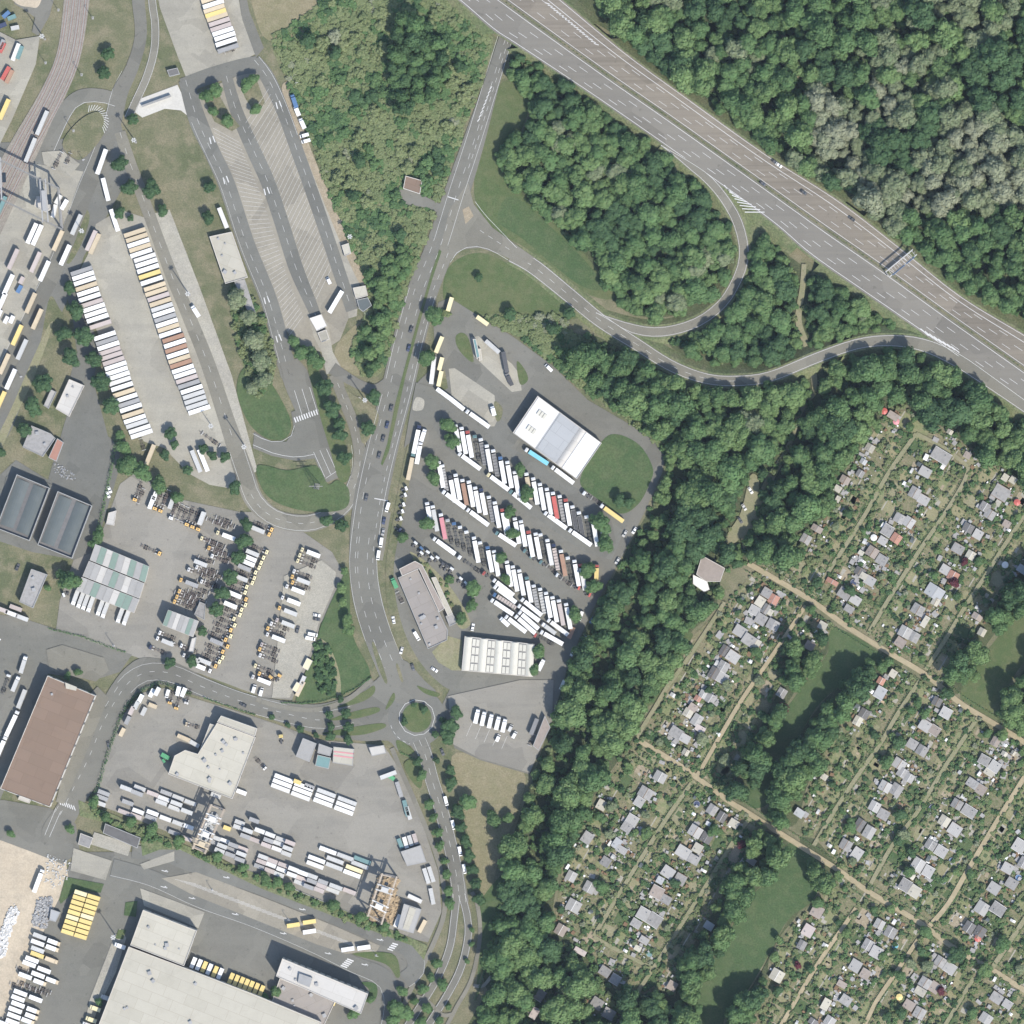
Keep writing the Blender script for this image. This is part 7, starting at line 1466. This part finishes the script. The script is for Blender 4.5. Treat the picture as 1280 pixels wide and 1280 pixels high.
merge(wood('n', [WOODS['ne']], ne_kind, '', 21, 10, 16.5, .95, 1.35, 40, 3)); merge(wood('n', [WOODS['ne']], ne_kind, '', 17, 6, 9.5, .9, 1.3, 45))
merge(wood('l', [WOODS['loop'], WOODS['mid']], loop_kind, '', 18, 8.5, 14, .75, 1.1, 60, 4)); merge(wood('l', [WOODS['loop'], WOODS['mid']], loop_kind, '', 12.5, 5, 8, .7, 1.1, 65))
merge(wood('b', [WOODS['belt'], WOODS['south']], belt_kind, '', 20, 10.5, 17, .95, 1.35, 80, 4)); merge(wood('b', [WOODS['belt'], WOODS['south']], belt_kind, '', 16, 6, 9.5, .9, 1.3, 85))
VAL = [WOODS[k] for k in ('valley_left','valley_right','east_a','east_b','meadow_left','meadow_right')]
merge(wood('v', VAL, belt_kind, '', 17, 10, 15, 1.15, 1.6, 100, 3)); merge(wood('v', VAL, belt_kind, '', 14, 6, 9, 1.0, 1.4, 105))
TALL = [(492,28),(500,25),(540,30),(560,60),(556,110),(530,140),(495,140),(488,100),(490,60)]
merge(wood('t', [TALL], lambda x, y: 'mid' if rr.random() < .6 else 'dark', '', 13, 8, 11.5, 1.0, 1.5, 120))
merge(wood('s', [[(455,340),(480,320),(520,300),(500,390),(482,455),(460,462),(452,400)]], lambda x, y: 'green' if rr.random() < .5 else 'mid', '', 12, 6, 9.5, .7, 1.1, 130))
merge(wood('s2', [[(690,425),(735,432),(790,460),(830,520),(835,560),(770,505),(720,470)]], belt_kind, '', 14, 5.5, 9, .7, 1.1, 140))
for k, pts in ACC.items():
    cr_, tr_ = need(k)
    scatter('woodland', pts, cr_, {'green':'fresh green broadleaf crowns massed in the woods','mid':'green broadleaf crowns massed in the woods and belts','dark':'dark green crowns massed in the woods','pale':'cream blossoming crowns massed in the upper right wood','olive':'olive-grey crowns mixed into the woods'}[k], 'woodland', tr_)
SA = {}
def brush(poly, sp, rmin, rmax, kinds, seed, hs=(.6,1.3), skip=0.0, avoid=True):
    for x, y in fill(poly, sp, seed):
        if avoid and blocked(x, y): continue
        if rr.random() < skip: continue
        k = kinds(x, y) if callable(kinds) else rr.choice(kinds); s = rr.uniform(rmin, rmax)*S/2.0
        SA.setdefault(k, []).append((*P(x, y), gz(x, y) if not avoid else 0.0, s, s*rr.uniform(*hs), rr.uniform(0, 6.28), rr.randrange(3)))
def sk(x, y):
    v = vn(x, y, 2.2)+rr.uniform(-.9,.9); return 'pale' if v > 1.9 else ('scrub' if v > -.35 else ('green' if v > -1.25 else 'dark'))
brush(SCRUB, 5.2, 3.2, 6.0, sk, 200, (.3,.75)); brush(SCRUB2, 5.2, 3.2, 6.0, sk, 210, (.35,.8)); brush(SCRUB3, 5.6, 3, 6, sk, 220)
brush([(395,30),(480,10),(560,5),(600,60),(580,130),(540,250),(480,330),(430,250),(380,140)], 19, 7, 11, sk, 225, (.6,1.0), .4)
for k in ('ne','loop','mid','belt','south'): brush(WOODS[k], 9.5, 3.5, 6, lambda x, y: 'scrub' if rr.random() < .3 else 'green', 230, (.7,1.4), .2)
brush([(98,1003),(128,1014),(180,1037),(245,1064),(330,1098),(440,1144),(520,1177),(516,1182),(430,1150),(330,1106),(225,1060),(176,1048),(130,1026)], 6, 3, 5.5, lambda x, y: 'scrub' if rr.random() < .5 else 'green', 240, (.7,1.2), .12, False)
brush([(392,800),(402,800),(415,815),(420,850),(416,868),(398,866),(396,840)], 5, 3, 5, lambda x, y: 'dark' if rr.random() < .7 else 'green', 250, (.8,1.3), 0, False)
brush([(640,398),(690,392),(715,402),(705,418),(650,415)], 5.5, 3, 5, lambda x, y: 'pale' if rr.random() < .35 else 'scrub', 255, (.6,1.1), .1)
brush([(508,692),(530,702),(560,732),(566,760),(555,750),(530,712)], 6, 2, 4, lambda x, y: 'scrub' if rr.random() < .6 else 'green', 258, (.6,1), .2, False)
# motorway verges, median bushes
for t in range(0, 150):
    q = resample([p[:2] for p in EM], 150)[t]
    if rr.random() < .7: SA.setdefault('dark' if rr.random() < .5 else 'green', []).append((P(*q)[0], P(*q)[1], MZ, .2, .24, rr.uniform(0,6), rr.randrange(3)))
def gshrub(x, y, lo=1.0):
    if not in_gardens(x, y) or blocked(x, y): return
    k = rr.choice(('scrub','green','scrub','dark','scrub','green')) if rr.random() > .05 else 'pale'; s = lo*rr.choice((.9,1.2,1.5,2.0,2.6,3.4,4.4))*S/2.0
    SA.setdefault(k, []).append((*P(x, y), gz(x, y), s, s*rr.uniform(.6,1.2), rr.uniform(0,6.28), rr.randrange(3)))
for cu, cv, wd, hgt in PLOTS:
    for side in range(4):
        t = rr.random()
        if t < .18: continue
        n = int((wd if side % 2 else hgt)/(2.0 if t > .75 else 3.4))
        for i in range(n):
            f = rr.uniform(-.5,.5); o_ = .5+rr.uniform(-.04,.04)
            u, v = ((f*wd, (o_ if side == 1 else -o_)*hgt) if side % 2 else ((o_ if side == 0 else -o_)*wd, f*hgt)); gshrub(*inv(cu+u, cv+v), .85 if t > .8 else 1.0)
    for i in range(rr.choice((0,1,3,5,8,11))): gshrub(*inv(cu+rr.uniform(-.4,.4)*wd, cv+rr.uniform(-.4,.4)*hgt), .8)
for k, pts in SA.items():
    scatter('undergrowth', pts, need(k, PROTO_S), {'scrub':'light green brambles and saplings massed over rough ground','green':'green bushes massed in scrub, woods and gardens','dark':'dark bushes massed in scrub, gardens and median','pale':'pale flowering bushes dotted through scrub and gardens'}[k], 'undergrowth')
# ---- rubble on the building site and loose litter
def rubble(name, poly, n, lo, hi, mat, label, seed):
    g = random.Random(seed); mb = MB(); xs = [p[0] for p in poly]; ys = [p[1] for p in poly]; k = 0
    while k < n:
        x, y = g.uniform(min(xs), max(xs)), g.uniform(min(ys), max(ys))
        if not inside(x, y, poly): continue
        s = g.uniform(lo, hi); m_ = Matrix.Translation((*P(x, y), gz(x, y)+s*.2)) @ Matrix.Rotation(g.uniform(0,3), 4, 'Z') @ Matrix.Rotation(g.uniform(-.5,.5), 4, 'X') @ Matrix.Rotation(g.uniform(-.5,.5), 4, 'Y')
        mb.box(-s/2, s/2, -s*g.uniform(.3,.6), s*g.uniform(.3,.6), -s*.3, s*g.uniform(.2,.5), m_); k += 1
    return tag(mb.build(name, M[mat]), label, 'rubble', None, 'stuff')
rubble('rubble', [(0,1165),(10,1140),(18,1130),(24,1142),(14,1165),(6,1195),(-8,1200)], 420, .5, 1.8, 'offwhite', 'pale broken rubble heaped on the building site', 1)
rubble('rubble', [(48,1122),(66,1122),(64,1140),(58,1160),(42,1160),(40,1150)], 420, .4, 1.5, 'grey', 'grey stone blocks strewn beside the yellow containers', 2)
rubble('rubble', [(68,578),(92,590),(95,600),(84,600),(66,590)], 70, .3, 1.1, 'grey', 'loose pale litter beside the grey depot', 3)
rubble('rubble', [(475,1095),(499,1100),(480,1154),(458,1146)], 520, .5, 2.6, 'timber', 'heaps of tan scrap and timber under the corner crane', 4)
rubble('rubble', [(495,1120),(502,1124),(490,1155),(482,1150)], 160, .5, 2.0, 'timber', 'tan scrap strewn between corner crane and shed', 5)
rubble('rubble', [(262,1015),(276,1020),(262,1056),(246,1050)], 160, .6, 2.0, 'lightgrey', 'grey loads standing under the tan crane', 6)
rubble('rubble', [(60,1068),(90,1078),(84,1100),(66,1110),(50,1100)], 120, .3, 1.0, 'lightgrey', 'scattered pale debris by the building site gate', 7)
def clutter(name, mat, n, lo, hi, label, seed):
    g = random.Random(seed); mb = MB(); k = 0; t = 0
    while k < n and t < n*6:
        t += 1; h = g.choice(HUTP); x, y = h[0]+g.gauss(0,9), h[1]+g.gauss(0,9)
        if not in_gardens(x, y) or blocked(x, y): continue
        s_ = g.uniform(lo, hi); m_ = Matrix.Translation((*P(x, y), gz(x, y))) @ Matrix.Rotation(gard_ang+g.uniform(-.3,.3), 4, 'Z'); mb.box(-s_/2, s_/2, -s_*g.uniform(.2,.7), s_*g.uniform(.2,.7), 0, g.uniform(.3,1.6), m_); k += 1
    return tag(mb.build(name, M[mat]), label, 'garden clutter', None, 'stuff')
clutter('garden_clutter', 'grey', 800, .5, 2.2, 'grey odds and ends strewn round the garden huts', 1); clutter('garden_clutter', 'white', 230, .4, 1.3, 'white odds and ends strewn round the garden huts', 2); clutter('garden_clutter', 'wall_wood', 650, .5, 2.4, 'brown wooden odds and ends strewn round the garden huts', 3); clutter('garden_clutter', 'roof_felt', 420, 1.2, 3.8, 'low grey lean-to covers strewn round the garden huts', 4)
# ---- small garden things: tables, greenhouses, water butts, parasols, round pools
GH = MB().box(-1.1,1.1,-.8,.8,0,1.5).prism([(-1.15,1.5),(1.15,1.5),(0,2.1)], -.85, .85).mesh('frame')
TB = MB().box(-.8,.8,-.5,.5,.68,.75).box(-.7,-.62,-.4,-.32,0,.68).box(.62,.7,-.4,-.32,0,.68).box(-.7,-.62,.32,.4,0,.68).box(.62,.7,.32,.4,0,.68).mesh('table')
n_ = 24; pv = MB(); ring = [(math.cos(2*math.pi*i/n_), math.sin(2*math.pi*i/n_)) for i in range(n_)]
for (x0, y0), (x1, y1) in zip(ring, ring[1:]+ring[:1]):
    pv.quad((x0*1.6,y0*1.6,0),(x1*1.6,y1*1.6,0),(x1*1.6,y1*1.6,.8),(x0*1.6,y0*1.6,.8)); pv.quad((x0*1.6,y0*1.6,.8),(x1*1.6,y1*1.6,.8),(x1*1.48,y1*1.48,.8),(x0*1.48,y0*1.48,.8)); pv.quad((x1*1.48,y1*1.48,.5),(x0*1.48,y0*1.48,.5),(x0*1.48,y0*1.48,.8),(x1*1.48,y1*1.48,.8))
POOL = pv.mesh('pool_wall'); wm = MB(); wm.v = [(x*1.48, y*1.48, .62) for x, y in ring]; wm.f = [tuple(range(n_))]; WATER = wm.mesh('pool_water')
um = MB()
for (x0, y0), (x1, y1) in zip(ring[::3], ring[3::3]+ring[:1]): um.v += [(x0*1.5,y0*1.5,2.1),(x1*1.5,y1*1.5,2.1),(0,0,2.6)]; k_ = len(um.v); um.f.append((k_-3,k_-2,k_-1))
CAN = um.mesh('canopy'); STK = MB().tube((0,0,0),(0,0,2.6),.04,.03,6).mesh('pole')
def spot_label(x, y):
    hx = min(HUTP, key=lambda h: math.hypot(h[0]-x, h[1]-y)); wd, on, sd, pn = HUTLAB[(hx[0], hx[1])]; return '%s %s %s hut %s the %s' % (dirw(x, y, hx), on, wd, sd, pn)
for x, y, c in ((1119,1182,'skyblue'),(1179,1101,'darkblue'),(1190,1076,'blue'),(1067,728,'darkblue'),(812,1192,'teal'),(791,1180,'blue'),(850,1040,'darkblue'),(1273,1097,'blue'),(871,1005,'darkblue'),(675,1230,'skyblue'),(1165,1010,'darkblue')):
    e = empty('garden_pool', (*P(x, y), gz(x, y)), 0, (1.25, 1.25, 1)); obj('pool_wall', POOL, M['lightgrey'], e); obj('pool_water', WATER, M[c], e); tag(e, '%s garden pool %s' % (CW[c], spot_label(x, y)), 'pool', 'garden pools')
for x, y, c in ((1222,1173,'red'),(1092,672,'offwhite'),(1256,706,'offwhite'),(1124,1246,'yellow'),(1105,514,'red'),(1120,527,'pink'),(1271,628,'red')):
    e = empty('parasol', (*P(x, y), gz(x, y)), 0, (1.4, 1.4, 1)); obj('canopy', CAN, M[c], e); obj('pole', STK, M['steel'], e); tag(e, '%s parasol %s' % (CW[c], spot_label(x, y)), 'parasol', 'garden parasols')
rq = random.Random(99); spots = []; tries = 0; used = set()
while len(spots) < 170 and tries < 20000:
    tries += 1; h = rq.choice(HUTP); x, y = h[0]+rq.uniform(-24,24), h[1]+rq.uniform(-24,24)
    if not in_gardens(x, y) or blocked(x, y) or any(math.hypot(x-a, y-b) < 4 for a, b in spots): continue
    if x > 1278 or y > 1278: continue
    t = rq.random(); lb_ = (t < .45, spot_label(x, y))
    if lb_ in used: continue
    used.add(lb_); spots.append((x, y)); a = gard_ang + rq.choice((0, math.pi/2)) + rq.uniform(-.1,.1)
    if t < .45:
        e = empty('greenhouse', (*P(x, y), gz(x, y)), a, (rq.uniform(.8,1.7), rq.uniform(.8,1.5), 1)); obj('frame', GH, M[rq.choice(('offwhite','lightgrey','roof_glass','white'))], e); tag(e, 'pale garden box %s' % spot_label(x, y), 'garden box', 'small garden boxes')
    else:
        tm_ = rq.choice(('white','timber','offwhite','wall_wood')); tcol = {'white':'white','timber':'tan','offwhite':'pale','wall_wood':'brown'}[tm_]; o = obj('garden_table', TB, M[tm_], None, (*P(x, y), gz(x, y)), a, (rq.uniform(.8,1.4),)*3); tag(o, '%s garden table %s' % (tcol, spot_label(x, y)), 'table', 'garden tables')

# ---- the air between ground and aircraft: one even, thin volume round everything
hz = bpy.data.materials.new('haze'); hz.use_nodes = True; nt = hz.node_tree
for n in list(nt.nodes):
    if n.type != 'OUTPUT_MATERIAL': nt.nodes.remove(n)
pv_ = nt.nodes.new('ShaderNodeVolumePrincipled'); pv_.inputs['Color'].default_value = (.68,.82,1.0,1); pv_.inputs['Density'].default_value = 8e-6
nt.links.new(pv_.outputs[0], nt.nodes['Material Output'].inputs['Volume'])
hb = MB().box(-1700,1700,-1700,1700,-1.5,HCAM+20).build('haze', hz); tag(hb, 'thin bluish air over the whole survey area', 'haze', None, 'stuff')
